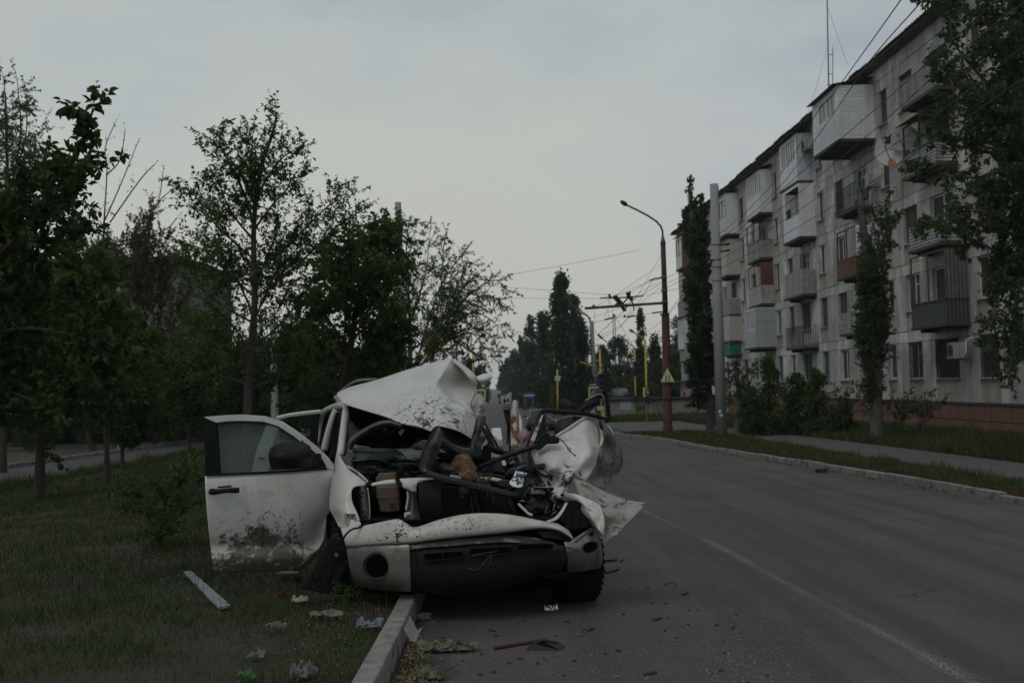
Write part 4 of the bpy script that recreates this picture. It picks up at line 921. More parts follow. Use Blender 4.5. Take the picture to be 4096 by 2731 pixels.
# far wood along both sides of the distant road, one mass
mb = MB(); rs = np.random.RandomState(5); n = 26000
side = rs.choice([-1, 1], n); Yw = 120+rs.uniform(0, 1, n)**1.3*620; Xw = np.where(side < 0, -9-rs.exponential(14, n)-Yw*.012, 16+rs.exponential(18, n)+Yw*.004)
Zt = -SL*np.minimum(Yw, 420); hh = 5+4*np.array([pnoise(Vector((x*.05, y*.02, 1))) for x, y in zip(Xw, Yw)])
P = np.stack([Xw, Yw, Zt+rs.uniform(0, 1, n)*hh], 1)
leaves('far_wood', P, rs.normal(0, 1, (n, 3)), 1.5, M['leaf_far'], None, kind='stuff', jit=.1)
# ---- grass
def blades(name, n, xf0, xf1, y0, y1, hb, m, hs=(.04, .12), pw=1.0, seed=1, wb=.004, clump=True):
    rs = np.random.RandomState(seed)
    Y = y0*(y1/y0)**rs.uniform(0, 1, n)**pw; x0 = xf0(Y); x1 = xf1(Y); X = x0+(x1-x0)*rs.uniform(0, 1, n)
    cl = .55+.9*np.array([pnoise(Vector((x*1.1, y*1.1, seed))) for x, y in zip(X, Y)]) if clump else np.ones(n)
    ht = rs.uniform(hs[0], hs[1], n)*np.clip(cl+.35, .35, 1.7); wd = wb*np.maximum(1, Y/6)
    if clump and 'lawn' in name:
        k = np.array([pnoise(Vector((x*.8, y*.8, 9)))+.4*pnoise(Vector((x*2.6, y*2.6, 4))) for x, y in zip(X, Y)]); sgn = -1 if 'dry' in name else 1
        keep = (sgn*k > rs.uniform(-.45, .12, n)); X, Y, ht, wd = X[keep], Y[keep], ht[keep], wd[keep]; n = len(X)
    base = np.stack([X, Y, -SL*Y+hb(X, Y)], 1); th = rs.uniform(0, 2*pi, n)
    sd_ = np.stack([np.cos(th), np.sin(th), 0*th], 1)*wd[:, None]; ln = rs.normal(0, .35, (n, 2))*ht[:, None]
    tip = base+np.stack([ln[:, 0], ln[:, 1], ht], 1)
    V = np.stack([base-sd_, base+sd_, tip], 1).reshape(-1, 3)
    return npmesh(name, V, np.arange(n*3).reshape(-1, 3), m, None, kind='stuff', per=3)
M['grass'] = leafmat('grass', (.024, .048, .009), (.066, .092, .021), .3)
M['grass_dry'] = leafmat('grass_dry', (.045, .038, .018), (.095, .078, .038), .2)
lk = np.vectorize(lkx); rk = np.vectorize(rkx); one = lambda v: (lambda Y: np.full_like(Y, v))
hl = lambda X, Y: .11+.035*np.array([pnoise(Vector((a*.6, b*.6, 0))) for a, b in zip(X, Y)])-.01
tag(blades('lawn_grass', 200000, one(-10.0), lambda Y: lk(Y)-.14, 3.6, 42, hl, M['grass'], (.03, .085), seed=1, pw=.85), 'short patchy green grass covering the median lawn', 'grass')
tag(blades('dry_lawn_grass', 80000, one(-10.0), lambda Y: lk(Y)-.14, 3.6, 40, hl, M['grass_dry'], (.03, .09), seed=2, pw=.85), 'dry yellow blades mixed into the median lawn', 'grass')
tag(blades('lawn_tufts', 14000, one(-10.0), lambda Y: lk(Y)-.14, 3.6, 26, hl, M['grass'], (.08, .20), seed=12, pw=.85, wb=.003), 'taller loose tufts scattered over the median lawn', 'grass')
tag(blades('lawn_edge_grass', 26000, one(-10.15), one(-9.4), 14, 42, lambda X, Y: 0*X+.03, M['grass'], (.1, .34), seed=3, wb=.003), 'taller weeds along the street edge of the median lawn', 'grass')
tag(blades('verge_grass', 80000, lambda Y: rk(Y)+.16, one(8.7), 14, 42, lambda X, Y: 0*X+.08, M['grass_dry'], (.03, .13), seed=4), 'dry grass strip between the right kerb and the sidewalk', 'grass')
tag(blades('verge_weeds', 14000, lambda Y: rk(Y)+.3, one(8.7), 14, 42, lambda X, Y: 0*X+.08, M['grass'], (.05, .22), seed=5), 'green weeds in the strip between the right kerb and the sidewalk', 'grass')
tag(blades('building_grass', 60000, one(11.2), one(16.6), 17, 62, lambda X, Y: 0*X+.08, M['grass'], (.08, .3), seed=6), 'tall grass between the sidewalk and the apartment block', 'grass')
tag(blades('dry_building_grass', 50000, one(11.2), one(16.6), 17, 62, lambda X, Y: 0*X+.08, M['grass_dry'], (.08, .28), seed=16), 'dry brown grass between the sidewalk and the apartment block', 'grass')
tag(blades('wall_grass', 24000, one(6.5), one(30), 63, 76, lambda X, Y: 0*X, M['grass'], (.1, .4), seed=7), 'grass in front of the lettered wall beyond the crossing', 'grass')
tag(blades('far_verge_grass', 30000, one(6.6), one(14), 78, 260, lambda X, Y: 0*X, M['grass'], (.1, .5), seed=8), 'grass verge on the right of the distant road', 'grass')
# ================================================================ the wrecked pickup truck
tb = gnd(1900, 2330)
trk = empty('wrecked_pickup_truck', (-.2, 9.0, gz(0, 9)), 'wrecked white pickup truck with torn open nose standing half on the median kerb', 'pickup truck')
hp = at(1690, 1660, 8.75); hp2 = at(1815, 1690, 8.6); dp = at(1075, 2165, 8.35); bp = at(1590, 2115, 7.85); bp2 = at(1870, 2110, 7.7)
BLK, RST = (.008, .008, .010), (.26, .11, .03)
M['paint'] = mat('dirty_white_paint', (.53, .53, .48), .38, .07, 3, coat=.15, col2=(.40, .39, .36), c2=(.55, .8), c2scale=4)
M['paint_hood'] = mat('splattered_white_paint', (.54, .54, .49), .4, .06, 3, col2=(.42, .41, .38), c2=(.52, .8), c2scale=5, coat=.1,
  stains=[(RST, tuple(at(1683, 1683, 8.6)), .10, 22, .68, 'blot'), (RST, tuple(at(1817, 1685, 8.7)), .12, 18, .70, 'blot'), (BLK, tuple(hp), .7, 55, 1.0, 'spot'), (BLK, tuple(hp2), .5, 80, .95, 'spot'), (BLK, tuple(at(1705, 1695, 8.5)), .12, 40, .74, 'blot'), (BLK, tuple(at(1788, 1640, 8.7)), .10, 46, .76, 'blot'), (BLK, tuple(at(1820, 1690, 8.6)), .12, 50, .78, 'blot'), (BLK, tuple(at(1700, 1640, 8.7)), .8, 110, .6, 'spot')])
M['paint_door'] = mat('muddy_white_paint', (.51, .51, .465), .38, .07, 3, coat=.15, col2=(.38, .36, .32), c2=(.58, .8), c2scale=7,
  stains=[((.04, .037, .03), tuple(at(1060, 2175, 8.3)), .36, 7, .76, 'blot'), ((.05, .045, .035), tuple(at(1180, 2220, 8.4)), .45, 10, .80, 'blot'), ((.04, .037, .03), tuple(at(1050, 2150, 8.3)), .8, 40, .50, 'spot'), ((.14, .13, .105), tuple(at(1040, 2330, 8.35)), .75, 16, .66, 'blot'), ((.05, .045, .035), tuple(at(960, 2190, 8.3)), .35, 18, .84, 'blot'), ((.04, .037, .03), tuple(at(1130, 2150, 8.35)), .2, 14, .76, 'blot')])
M['paint_bump'] = mat('splashed_white_paint', (.48, .475, .42), .42, .08, 3, col2=(.33, .31, .26), c2=(.5, .8), c2scale=8,
  stains=[(BLK, tuple(bp), .14, 32, .66, 'blot'), (BLK, tuple(bp2), .12, 36, .68, 'blot'), (BLK, tuple(at(1600, 2120, 7.75)), .42, 60, .95, 'spot'), (BLK, tuple(at(1860, 2110, 7.75)), .38, 75, .85, 'spot'), (BLK, tuple(at(1760, 2130, 7.75)), .9, 110, .7, 'spot'), (RST, tuple(at(1650, 2140, 7.8)), .12, 24, .8, 'blot')])
M['paint_dirty'] = mat('grimy_white_paint', (.34, .34, .31), .55, .15, 6, col2=(.08, .08, .07), c2=(.52, .66), c2scale=9, stretch=(1.5, 1, .6))
M['paint_crushed'] = mat('crushed_white_paint', (.53, .53, .49), .42, .08, 4, coat=.1, col2=(.30, .29, .25), c2=(.56, .74), c2scale=6, stains=[(BLK, tuple(at(2300, 1900, 8.5)), .6, 60, .42, 'spot'), ((.06, .055, .045), tuple(at(2300, 1930, 8.4)), .5, 14, .80, 'blot'), ((.03, .03, .025), tuple(at(2190, 1880, 8.4)), .12, 30, .80, 'blot')])
M['paint_sill'] = mat('filthy_sill_paint', (.15, .148, .13), .65, .25, 5, spec=.25, col2=(.05, .046, .04), c2=(.46, .62), c2scale=7, stains=[(BLK, tuple(at(2440, 1840, 9.0)), .5, 34, .55, 'spot')])
M['paint_torn'] = mat('scraped_white_paint', (.25, .25, .215), .55, .15, 6, col2=(.04, .045, .035), c2=(.54, .60), c2scale=11, stretch=(1.3, 1, .7), stains=[((.12, .05, .02), tuple(at(2320, 2000, 8.0)), .25, 18, .80, 'blot')])
M['under'] = mat('bare_olive_sheet', (.09, .085, .065), .5, .3, 5, col2=(.03, .03, .025), c2scale=6)
M['rustpaint'] = mat('rust_and_white', (.45, .44, .40), .6, .1, 4, col2=(.17, .07, .025), c2=(.50, .53), c2scale=9)
M['chrome'] = mat('dull_chrome', (.23, .225, .20), .36, .15, 5, metal=.75, col2=(.13, .125, .105), c2scale=6)
M['steelsheet'] = mat('scorched_sheet', (.09, .09, .088), .42, .3, 7, metal=.4, col2=(.03, .03, .03), c2scale=8)
M['bumper_black'] = mat('scuffed_black_plastic', (.008, .0085, .009), .7, .25, 8, bump=.2, spec=.18, col2=(.014, .014, .013), c2scale=9)
M['bumper_scuff'] = mat('scraped_black_plastic', (.022, .022, .022), .6, .2, 8, col2=(.16, .16, .14), c2=(.54, .58), c2scale=11, stretch=(.5, 1, 2))
M['engine'] = mat('greasy_engine', (.007, .007, .007), .6, .5, 10, bump=.3, col2=(.028, .026, .022), c2=(.55, .7), c2scale=14, spec=.2)
M['tank'] = mat('yellowed_tank', (.12, .082, .055), .55, .15, 5, col2=(.09, .058, .036), c2scale=5)
M['tyre'] = mat('tyre_rubber', (.010, .010, .010), .9, .2, 10, spec=.15)
M['cabglass'] = glassmat('cracked_glass', (.35, .42, .40), .35, .15, crack=38)
M['doorglass'] = glassmat('door_glass', (.74, .82, .78), .12, .03, film=.16)
M['greyplastic'] = mat('grey_plastic', (.024, .024, .023), .6, .25, 5, spec=.25)
M['pinkcloth'] = mat('pink_cloth', (.30, .17, .17), .9, .15, 9, bump=.4)
def px(name, pts, Y, m, d=.01, parent=None, label=None, bevel=0, smooth=False, kind=None):
    return obj(name, pxpoly(pts, Y, d), M[m] if isinstance(m, str) else m, parent or trk, label=label, bevel=bevel, kind=kind)
def tb_(name, pts, r, m, n=8, parent=None, k=4, label=None, sm=True):
    P = [at(*p) for p in (smoothpts(pts, k) if k > 1 else pts)]
    return obj(name, MB().tube(P, r, n), M[m], parent or trk, smooth=sm, label=label)
def sh(name, rows, m, nu=24, nv=24, amp=.004, fr=7, seed=1, solid=.004, parent=None, label=None, ru=cr, rv=cr, edge=0, smooth=True, ridge=0):
    return obj(name, patch(rows, nu, nv, amp, fr, seed, ru, rv, edge=edge, ridge=ridge), M[m] if isinstance(m, str) else m, parent or trk, smooth=smooth, solid=solid, label=label)
# ---- hood
mb = MB()
patch([[(1348, 1573, 9.5), (1395, 1550, 9.6), (1508, 1519, 9.75), (1636, 1477, 9.8), (1776, 1439, 9.6), (1809, 1432, 9.5)],
       [(1350, 1578, 9.45), (1396, 1562, 9.45), (1514, 1540, 9.5), (1644, 1508, 9.5), (1742, 1478, 9.35), (1766, 1503, 9.15)],
       [(1353, 1585, 9.4), (1398, 1580, 9.3), (1522, 1575, 9.25), (1650, 1560, 9.15), (1722, 1548, 9.05), (1746, 1543, 9.0)],
       [(1356, 1590, 9.32), (1396, 1602, 9.15), (1532, 1625, 8.95), (1640, 1635, 8.75), (1700, 1636, 8.7), (1738, 1630, 8.68)],
       [(1362, 1594, 9.25), (1389, 1619, 9.1), (1538, 1665, 8.8), (1606, 1693, 8.62), (1672, 1706, 8.5), (1723, 1724, 8.4)]], 60, 44, .012, 3, 1, mb=mb)
patch([[(1746, 1543, 9.0), (1773, 1575, 8.93), (1812, 1605, 8.9), (1860, 1632, 8.85), (1904, 1671, 8.95)],
       [(1740, 1590, 8.82), (1765, 1615, 8.72), (1805, 1645, 8.7), (1852, 1670, 8.72), (1899, 1700, 8.85)],
       [(1738, 1640, 8.65), (1758, 1655, 8.55), (1800, 1680, 8.55), (1845, 1702, 8.62), (1892, 1730, 8.75)],
       [(1723, 1724, 8.4), (1746, 1704, 8.4), (1790, 1716, 8.45), (1833, 1730, 8.55), (1883, 1757, 8.7)]], 36, 36, .010, 4, 4, mb=mb)
patch([[(1809, 1432, 9.5), (1822, 1440, 9.55), (1838, 1449, 9.58), (1851, 1457, 9.6)], [(1772, 1495, 9.2), (1818, 1470, 9.45), (1862, 1480, 9.6), (1904, 1504, 9.7)], [(1750, 1535, 9.05), (1800, 1530, 9.4), (1850, 1528, 9.6), (1908, 1546, 9.65)],
       [(1760, 1560, 8.97), (1805, 1572, 9.25), (1850, 1575, 9.35), (1894, 1585, 9.45)], [(1785, 1585, 8.92), (1820, 1596, 9.1), (1852, 1602, 9.05), (1884, 1612, 9.2)], [(1825, 1612, 8.88), (1850, 1617, 8.98), (1870, 1622, 9.0), (1888, 1635, 9.1)], [(1870, 1640, 8.88), (1882, 1648, 8.9), (1895, 1658, 8.92), (1904, 1671, 8.95)]], 30, 36, .008, 6, 9, mb=mb)
obj('hood', mb, M['paint_hood'], trk, smooth=True, solid=.005, label='crumpled white hood folded up into a peak')
sh('hood_edge', [[(1818, 1436, 9.5), (1851, 1457, 9.6), (1890, 1490, 9.6), (1904, 1510, 9.6)], [(1812, 1447, 9.4), (1850, 1475, 9.45), (1885, 1515, 9.4), (1906, 1546, 9.5)], [(1822, 1455, 9.42), (1846, 1482, 9.5), (1868, 1508, 9.55), (1895, 1540, 9.6)]], 'paint', 16, 10, .004)
sh('torn_flap', [[(1904, 1508, 9.6), (1925, 1498, 9.62), (1950, 1493, 9.7), (1962, 1495, 9.75)], [(1912, 1520, 9.5), (1930, 1516, 9.45), (1955, 1508, 9.5), (1971, 1510, 9.7)], [(1924, 1539, 9.55), (1938, 1538, 9.5), (1955, 1524, 9.5), (1970, 1512, 9.6)]], 'paint', 14, 12, .006)
sh('torn_flap', [[(1886, 1612, 9.2), (1905, 1575, 9.3), (1930, 1585, 9.4)], [(1895, 1650, 9.1), (1925, 1610, 9.0), (1946, 1620, 9.2)], [(1906, 1675, 9.0), (1930, 1650, 9.05), (1945, 1660, 9.1)], [(1908, 1700, 9.0), (1925, 1690, 9.0), (1942, 1668, 9.1)]], 'paint_dirty', 14, 16, .03, 10, 3, ridge=.7, smooth=False)
sh('torn_strip', [[(1896, 1672, 9.0), (1915, 1665, 8.95), (1944, 1660, 9.1)], [(1890, 1720, 8.95), (1912, 1705, 8.85), (1938, 1695, 9.0)], [(1880, 1760, 8.8), (1900, 1755, 8.8), (1915, 1750, 8.9)], [(1870, 1810, 8.75), (1884, 1815, 8.7), (1898, 1800, 8.8)], [(1874, 1840, 8.75), (1880, 1845, 8.7), (1888, 1838, 8.8)]], 'steelsheet', 10, 24, .02, 14, 5)
# underside of the hood, its inner frame and the dark below
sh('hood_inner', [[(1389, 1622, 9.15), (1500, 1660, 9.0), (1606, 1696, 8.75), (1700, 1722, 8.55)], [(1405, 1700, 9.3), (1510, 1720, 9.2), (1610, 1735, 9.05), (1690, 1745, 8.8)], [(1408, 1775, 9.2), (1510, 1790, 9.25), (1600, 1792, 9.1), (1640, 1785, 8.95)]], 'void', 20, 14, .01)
sh('hood_frame', [[(1395, 1795, 9.0), (1398, 1757, 8.95), (1449, 1717, 8.9), (1508, 1688, 8.82), (1560, 1681, 8.75), (1606, 1697, 8.65)], [(1402, 1800, 8.95), (1410, 1764, 8.88), (1458, 1727, 8.82), (1512, 1700, 8.75), (1562, 1692, 8.7), (1604, 1704, 8.62)], [(1412, 1795, 9.05), (1424, 1768, 9.0), (1468, 1737, 8.95), (1518, 1712, 8.9), (1566, 1704, 8.85), (1600, 1712, 8.8)]], 'under', 36, 8, .004)
px('hood_hole_plate', [(1530, 1712, 8.95), (1550, 1708, 8.95), (1552, 1722, 8.95), (1536, 1726, 8.95)], 9, 'greyplastic', .004)
px('hood_hole_plate', [(1592, 1728, 8.9), (1618, 1706, 8.9), (1622, 1716, 8.9), (1602, 1744, 8.9)], 9, 'paint_dirty', .004)
tb_('hood_cable', [(1490, 1728, 8.85), (1520, 1738, 8.85), (1560, 1730, 8.8), (1590, 1712, 8.8), (1610, 1712, 8.8), (1628, 1728, 8.8)], .006, 'black', 6)
# ---- cab: roof, pillars, rear, floor (mostly behind the hood)
sh('roof', [[(1343, 1600, 10.3), (1500, 1530, 10.4), (1700, 1500, 10.6), (1850, 1540, 10.8)], [(1335, 1585, 11.2), (1500, 1525, 11.2), (1700, 1505, 11.4), (1860, 1560, 11.6)], [(1330, 1600, 12.3), (1500, 1550, 12.3), (1700, 1540, 12.4), (1870, 1600, 12.4)]], 'paint', 20, 14, .03, 3, 2)
sh('crumbled_glass', [[(1352, 1570, 9.9), (1420, 1530, 10.0), (1500, 1520, 10.2)], [(1360, 1560, 10.0), (1425, 1518, 10.2), (1512, 1512, 10.4)]], 'steelsheet', 30, 4, .03, 30, 7)
px('roof_corner', [(1341, 1590), (1352, 1584), (1364, 1596), (1388, 1622), (1345, 1622)], 9.9, 'paint_dirty', .02)
tb_('front_pillar', [(1360, 1822, 8.95), (1366, 1780, 9.0), (1374, 1715, 9.15), (1382, 1655, 9.35), (1386, 1634, 9.45), (1376, 1622, 9.6), (1355, 1622, 9.9), (1325, 1632, 10.3), (1298, 1646, 10.7), (1284, 1664, 11.0), (1277, 1704, 11.1), (1272, 1770, 11.1)], .034, 'paint', 10, label='white windscreen pillar and door arch of the cab')
tb_('middle_pillar', [(1345, 1640, 9.95), (1334, 1662, 9.95), (1318, 1712, 9.95), (1306, 1755, 9.95), (1296, 1800, 9.95)], .034, 'paint', 8)
tb_('rubber_seal', [(1372, 1655, 9.5), (1355, 1648, 9.75), (1345, 1665, 9.85), (1330, 1720, 9.85), (1316, 1800, 9.85)], .014, 'black', 6)
tb_('rubber_seal', [(1356, 1668, 9.9), (1348, 1700, 9.9), (1340, 1760, 9.9), (1326, 1830, 9.9)], .03, 'greyplastic', 6)
tb_('rubber_seal', [(1318, 1648, 10.3), (1306, 1665, 10.4), (1295, 1710, 10.5), (1284, 1780, 10.5)], .025, 'black', 6)
px('inner_trim', [(1296, 1760), (1340, 1700), (1366, 1710), (1360, 1820), (1340, 1850), (1300, 1840)], 11.2, 'void', .02)
tb_('dangling_strap', [(1338, 1755, 9.9), (1341, 1790, 9.9), (1346, 1830, 9.9)], .005, 'black', 4)
sh('windscreen', [[(1391, 1632, 9.4), (1410, 1640, 9.45), (1420, 1655, 9.5)], [(1386, 1680, 9.25), (1415, 1690, 9.3), (1448, 1705, 9.4)], [(1384, 1740, 9.1), (1405, 1740, 9.15), (1435, 1722, 9.2)], [(1383, 1800, 9.0), (1390, 1790, 9.0), (1400, 1770, 9.05)]], 'cabglass', 12, 16, .012, 14, label='shattered left corner of the windscreen')
sh('windscreen', [[(1412, 1792, 9.1), (1520, 1792, 9.15), (1640, 1790, 9.2), (1700, 1770, 9.3)], [(1400, 1815, 8.95), (1520, 1815, 8.95), (1650, 1815, 9.0), (1740, 1820, 9.1)], [(1400, 1845, 8.8), (1520, 1835, 8.8), (1650, 1840, 8.85), (1780, 1850, 9.0)]], 'cabglass', 20, 8, .012, 9)
sh('windscreen', [[(1690, 1760, 9.3), (1715, 1765, 9.3), (1745, 1790, 9.3)], [(1640, 1790, 9.15), (1700, 1800, 9.15), (1790, 1812, 9.2)]], 'cabglass', 12, 6, .01, 9)
tb_('pillar_edge', [(1380, 1632, 9.4), (1384, 1700, 9.25), (1378, 1780, 9.05), (1376, 1826, 8.92)], .012, 'black', 6)
# cab and bed body under it all
mb = MB(); a, b = at(1400, 1850, 9.6), at(1880, 1850, 9.6); g0 = gz(0, 9)
mb.box((a.x, 9.15, g0+.35), (b.x+.35, 13.8, g0+.95)); obj('floor_pan', mb, M['void'], trk)
mb = MB(); mb.box((a.x, 9.5, g0+.95), (a.x+.09, 13.6, g0+1.3)); mb.box((b.x+.2, 10.6, g0+.95), (b.x+.32, 13.6, g0+1.25)); obj('bed_side', mb, M['paint'], trk)
mb = MB(); mb.box((a.x+.1, 10.9, g0+.95), (b.x-.1, 11.1, g0+1.42)); obj('cab_back', mb, M['void'], trk)
mb = MB(); mb.box((a.x+.1, 10.4, g0+.95), (a.x+.6, 10.6, g0+1.45)); mb.blob((a.x+.35, 10.5, g0+1.53), .14, 2, .1, 2, (1, .6, .8)); obj('seat', mb, M['greyplastic'], trk, smooth=True)
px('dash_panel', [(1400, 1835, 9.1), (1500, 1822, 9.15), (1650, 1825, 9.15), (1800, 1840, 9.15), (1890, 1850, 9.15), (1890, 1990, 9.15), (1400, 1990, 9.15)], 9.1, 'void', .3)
px('dash_top', [(1560, 1800, 9.6), (1680, 1780, 9.6), (1800, 1800, 9.6), (1800, 1850, 9.6), (1560, 1850, 9.6)], 9.6, 'greyplastic', .05)
# right rear: remaining white arch of the rear and torn parts right of the hood
sh('rear_arch', [[(1928, 1702, 10.4), (1945, 1715, 10.2), (1975, 1770, 10.0), (1992, 1808, 9.9)], [(1936, 1696, 10.4), (1956, 1712, 10.2), (1988, 1768, 10.0), (2006, 1810, 9.9)]], 'paint', 14, 4, .004, label='white curved arch of the rear side')
sh('rear_arch', [[(1918, 1712, 10.5), (1934, 1730, 10.3), (1950, 1765, 10.1), (1960, 1800, 10.0)], [(1930, 1704, 10.4), (1947, 1720, 10.2), (1974, 1770, 10.0), (1990, 1808, 9.9)]], 'greyplastic', 14, 4, .004)
px('mesh_panel', [(1932, 1785), (1950, 1775), (1962, 1782), (1945, 1822), (1925, 1818)], 9.6, 'black', .01)
px('crumpled_tin', [(1890, 1800), (1905, 1780), (1925, 1790), (1928, 1818), (1905, 1826), (1885, 1818)], 9.4, 'steelsheet', .01)
tb_('door_cable', [(1938, 1690, 10.0), (1960, 1730, 9.9), (1985, 1775, 9.8), (2005, 1810, 9.7), (2030, 1812, 9.5)], .014, 'black', 6)
tb_('hinge_bar', [(1960, 1788, 9.4), (1990, 1800, 9.3), (2030, 1812, 9.2)], .02, 'black', 6)
tb_('hinge_bar', [(1955, 1800, 9.4), (1990, 1812, 9.3), (2025, 1818, 9.2)], .012, 'black', 6)
# far white fender behind
px('rear_fender', [(1970, 1740), (1985, 1745), (2010, 1790), (2012, 1812), (1995, 1800)], 10.6, 'paint', .02)
# ---- engine bay
rs = random.Random(3)
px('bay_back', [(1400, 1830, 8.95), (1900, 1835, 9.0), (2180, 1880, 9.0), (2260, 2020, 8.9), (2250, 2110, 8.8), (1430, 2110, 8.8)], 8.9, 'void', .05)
px('bay_floor', [(1430, 2080, 8.0), (2250, 2080, 8.0), (2250, 2060, 8.8), (1430, 2060, 8.8)], 8.5, 'engine', .02)
for i in range(34):
    x0, y0 = rs.uniform(1430, 2200), rs.uniform(1850, 1960); Y = rs.uniform(8.45, 8.8); x1, y1 = x0+rs.uniform(-130, 130), y0+rs.uniform(-35, 45)
    x1 = min(max(x1, 1420), 2210)
    tb_('hose', [(x0, y0, Y), ((x0+x1)/2, (y0+y1)/2+rs.uniform(-25, 18), Y-.05), (x1, y1, Y+rs.uniform(-.05, .1))], rs.choice([.008, .012, .02, .028]), rs.choice(['black', 'engine', 'engine', 'steelsheet', 'greyplastic']), 6)
for i in range(26):
    x0, y0 = rs.uniform(1440, 2170), rs.uniform(1865, 1975); Y = rs.uniform(8.5, 8.85); c = at(x0, y0, Y)
    mb = MB(); Mx = Matrix.Translation(c) @ Matrix.Rotation(rs.uniform(0, 3), 4, Vector((rs.random(), rs.random(), rs.random())).normalized())
    w_, h_, d_ = rs.uniform(.03, .12), rs.uniform(.02, .07), rs.uniform(.03, .1); mb.box((-w_, -d_, -h_), (w_, d_, h_), Mx)
    obj('engine_block' if i % 3 else 'bracket', mb, M[rs.choice(['engine', 'engine', 'black', 'greyplastic'])], trk, bevel=.01)
tb_('air_duct', [(1545, 1890, 8.6), (1560, 1866, 8.6), (1590, 1858, 8.6), (1680, 1856, 8.6)], .02, 'engine', 8)
px('fuse_box', [(1482, 1890), (1510, 1865), (1535, 1866), (1550, 1882), (1550, 1915), (1482, 1918)], 8.7, 'greyplastic', .08, bevel=.005)
px('air_box', [(1400, 1838, 8.9), (1560, 1822, 8.9), (1700, 1835, 8.9), (1700, 1850, 8.9), (1400, 1868, 8.9)], 8.9, 'black', .03)
# reservoir
mb = pxpoly([(1502, 1912), (1508, 1905), (1514, 1893), (1578, 1889), (1582, 1895), (1583, 1922), (1504, 1924)], 8.35, .16); o = obj('coolant_tank', mb, M['tank'], trk, bevel=.012, label='yellowed plastic coolant tank')
mb = pxpoly([(1503, 1944), (1590, 1940), (1598, 2042), (1560, 2048), (1520, 2048), (1514, 2020), (1506, 1985)], 8.33, .17); obj('tank_body', mb, M['tank'], o, bevel=.014)
tb_('tank_seam', [(1504, 1988, 8.32), (1550, 1988, 8.31), (1596, 1982, 8.32)], .007, 'tank', 6, parent=o)
px('tank_window', [(1558, 2012), (1584, 2011), (1585, 2036), (1560, 2038)], 8.325, 'rust', .004, parent=o)
px('tank_cap', [(1515, 1893), (1516, 1885), (1575, 1882), (1578, 1889)], 8.38, 'black', .1, parent=o)
# radiator support
sh('front_bar', [[(1486, 1932, 8.2), (1530, 1922, 8.2), (1575, 1916, 8.2), (1630, 1912, 8.2), (1700, 1910, 8.22), (1740, 1915, 8.25)], [(1486, 1938, 8.16), (1530, 1930, 8.16), (1575, 1925, 8.16), (1630, 1920, 8.16), (1700, 1918, 8.2), (1740, 1920, 8.22)], [(1488, 1945, 8.17), (1530, 1941, 8.17), (1575, 1938, 8.17), (1630, 1934, 8.18), (1690, 1930, 8.2), (1740, 1924, 8.24)]], 'paint', 30, 6, .003)
sh('support_plate', [[(1602, 1924, 8.15), (1645, 1920, 8.14), (1684, 1916, 8.15)], [(1607, 1945, 8.14), (1640, 1945, 8.13), (1668, 1936, 8.14)], [(1632, 1958, 8.15), (1650, 1964, 8.14), (1666, 1965, 8.15)]], 'paint', 12, 12, .004)
o = px('strap', [(1578, 1916), (1596, 1912), (1611, 1940), (1590, 1942)], 8.12, 'black', .01)
mb = MB(); c = at(1655, 1942, 8.12)
for k in range(12): 
    a1, a2 = k*pi/6, (k+1)*pi/6; mb.tube([c+Vector((cos(a1)*.008, 0, sin(a1)*.008)), c+Vector((cos(a2)*.008, 0, sin(a2)*.008))], .0015, 4)
obj('bolt_ring', mb, M['black'], trk)
sh('side_bracket', [[(1428, 1946, 8.25), (1450, 1948, 8.2), (1468, 1950, 8.22)], [(1432, 2000, 8.22), (1455, 2000, 8.16), (1478, 2000, 8.22)], [(1440, 2050, 8.2), (1460, 2050, 8.15), (1479, 2048, 8.2)], [(1449, 2082, 8.2), (1464, 2082, 8.16), (1478, 2078, 8.2)]], 'under', 10, 16, .004)
for (u, v) in ((1452, 1970), (1447, 1986), (1453, 2046), (1462, 2066)):
    c = at(u, v, 8.14); mb = MB(); mb.lathe([(.0001, 0), (.009, 0)], Matrix.Translation(c) @ Matrix.Rotation(pi/2, 4, 'X'), 10); obj('bolt_hole', mb, M['void'], trk)
tb_('bracket_edge', [(1470, 1950, 8.18), (1476, 1990, 8.18), (1479, 2050, 8.18), (1476, 2078, 8.18)], .006, 'paint_dirty', 6)
sh('side_bracket', [[(1628, 1962, 8.25), (1648, 1960, 8.22), (1668, 1965, 8.25)], [(1625, 2010, 8.25), (1650, 2010, 8.2), (1672, 2010, 8.25)], [(1622, 2060, 8.2), (1648, 2060, 8.15), (1682, 2070, 8.2)], [(1618, 2100, 8.15), (1650, 2105, 8.1), (1690, 2105, 8.15)]], 'under', 10, 16, .006)
tb_('bracket_edge', [(1629, 1964, 8.18), (1632, 1990, 8.18), (1627, 2020, 8.18), (1625, 2038, 8.18)], .009, 'paint', 6)
px('torn_tab', [(1617, 2050), (1632, 2046), (1645, 2048), (1640, 2055), (1625, 2060), (1622, 2070), (1617, 2065)], 8.1, 'paint', .01)
mb = MB()
r_ = obj('condenser_frame', pxpoly([(1668, 1932), (1684, 1930), (1690, 1922), (1752, 1914), (1762, 1920), (1762, 1938), (1672, 1940)], 8.12, .04), M['black'], trk)
for k in range(15):
    u = 1677+k*6.1; tb_('condenser_tube', [(u, 1936, 8.12), (u+2, 2000, 8.12), (u+8, 2094, 8.14)], .0045, 'greyplastic', 5, parent=r_, k=1)
px('condenser_core', [(1670, 1938), (1762, 1936), (1772, 2085), (1690, 2096)], 8.16, 'void', .03)
rad = px('radiator', [(1770, 1945), (1900, 1950), (2020, 1975), (2060, 2060), (2060, 2085), (1772, 2085)], 8.32, 'engine', .06, label='black radiator behind the bent front panel')
mb = MB()
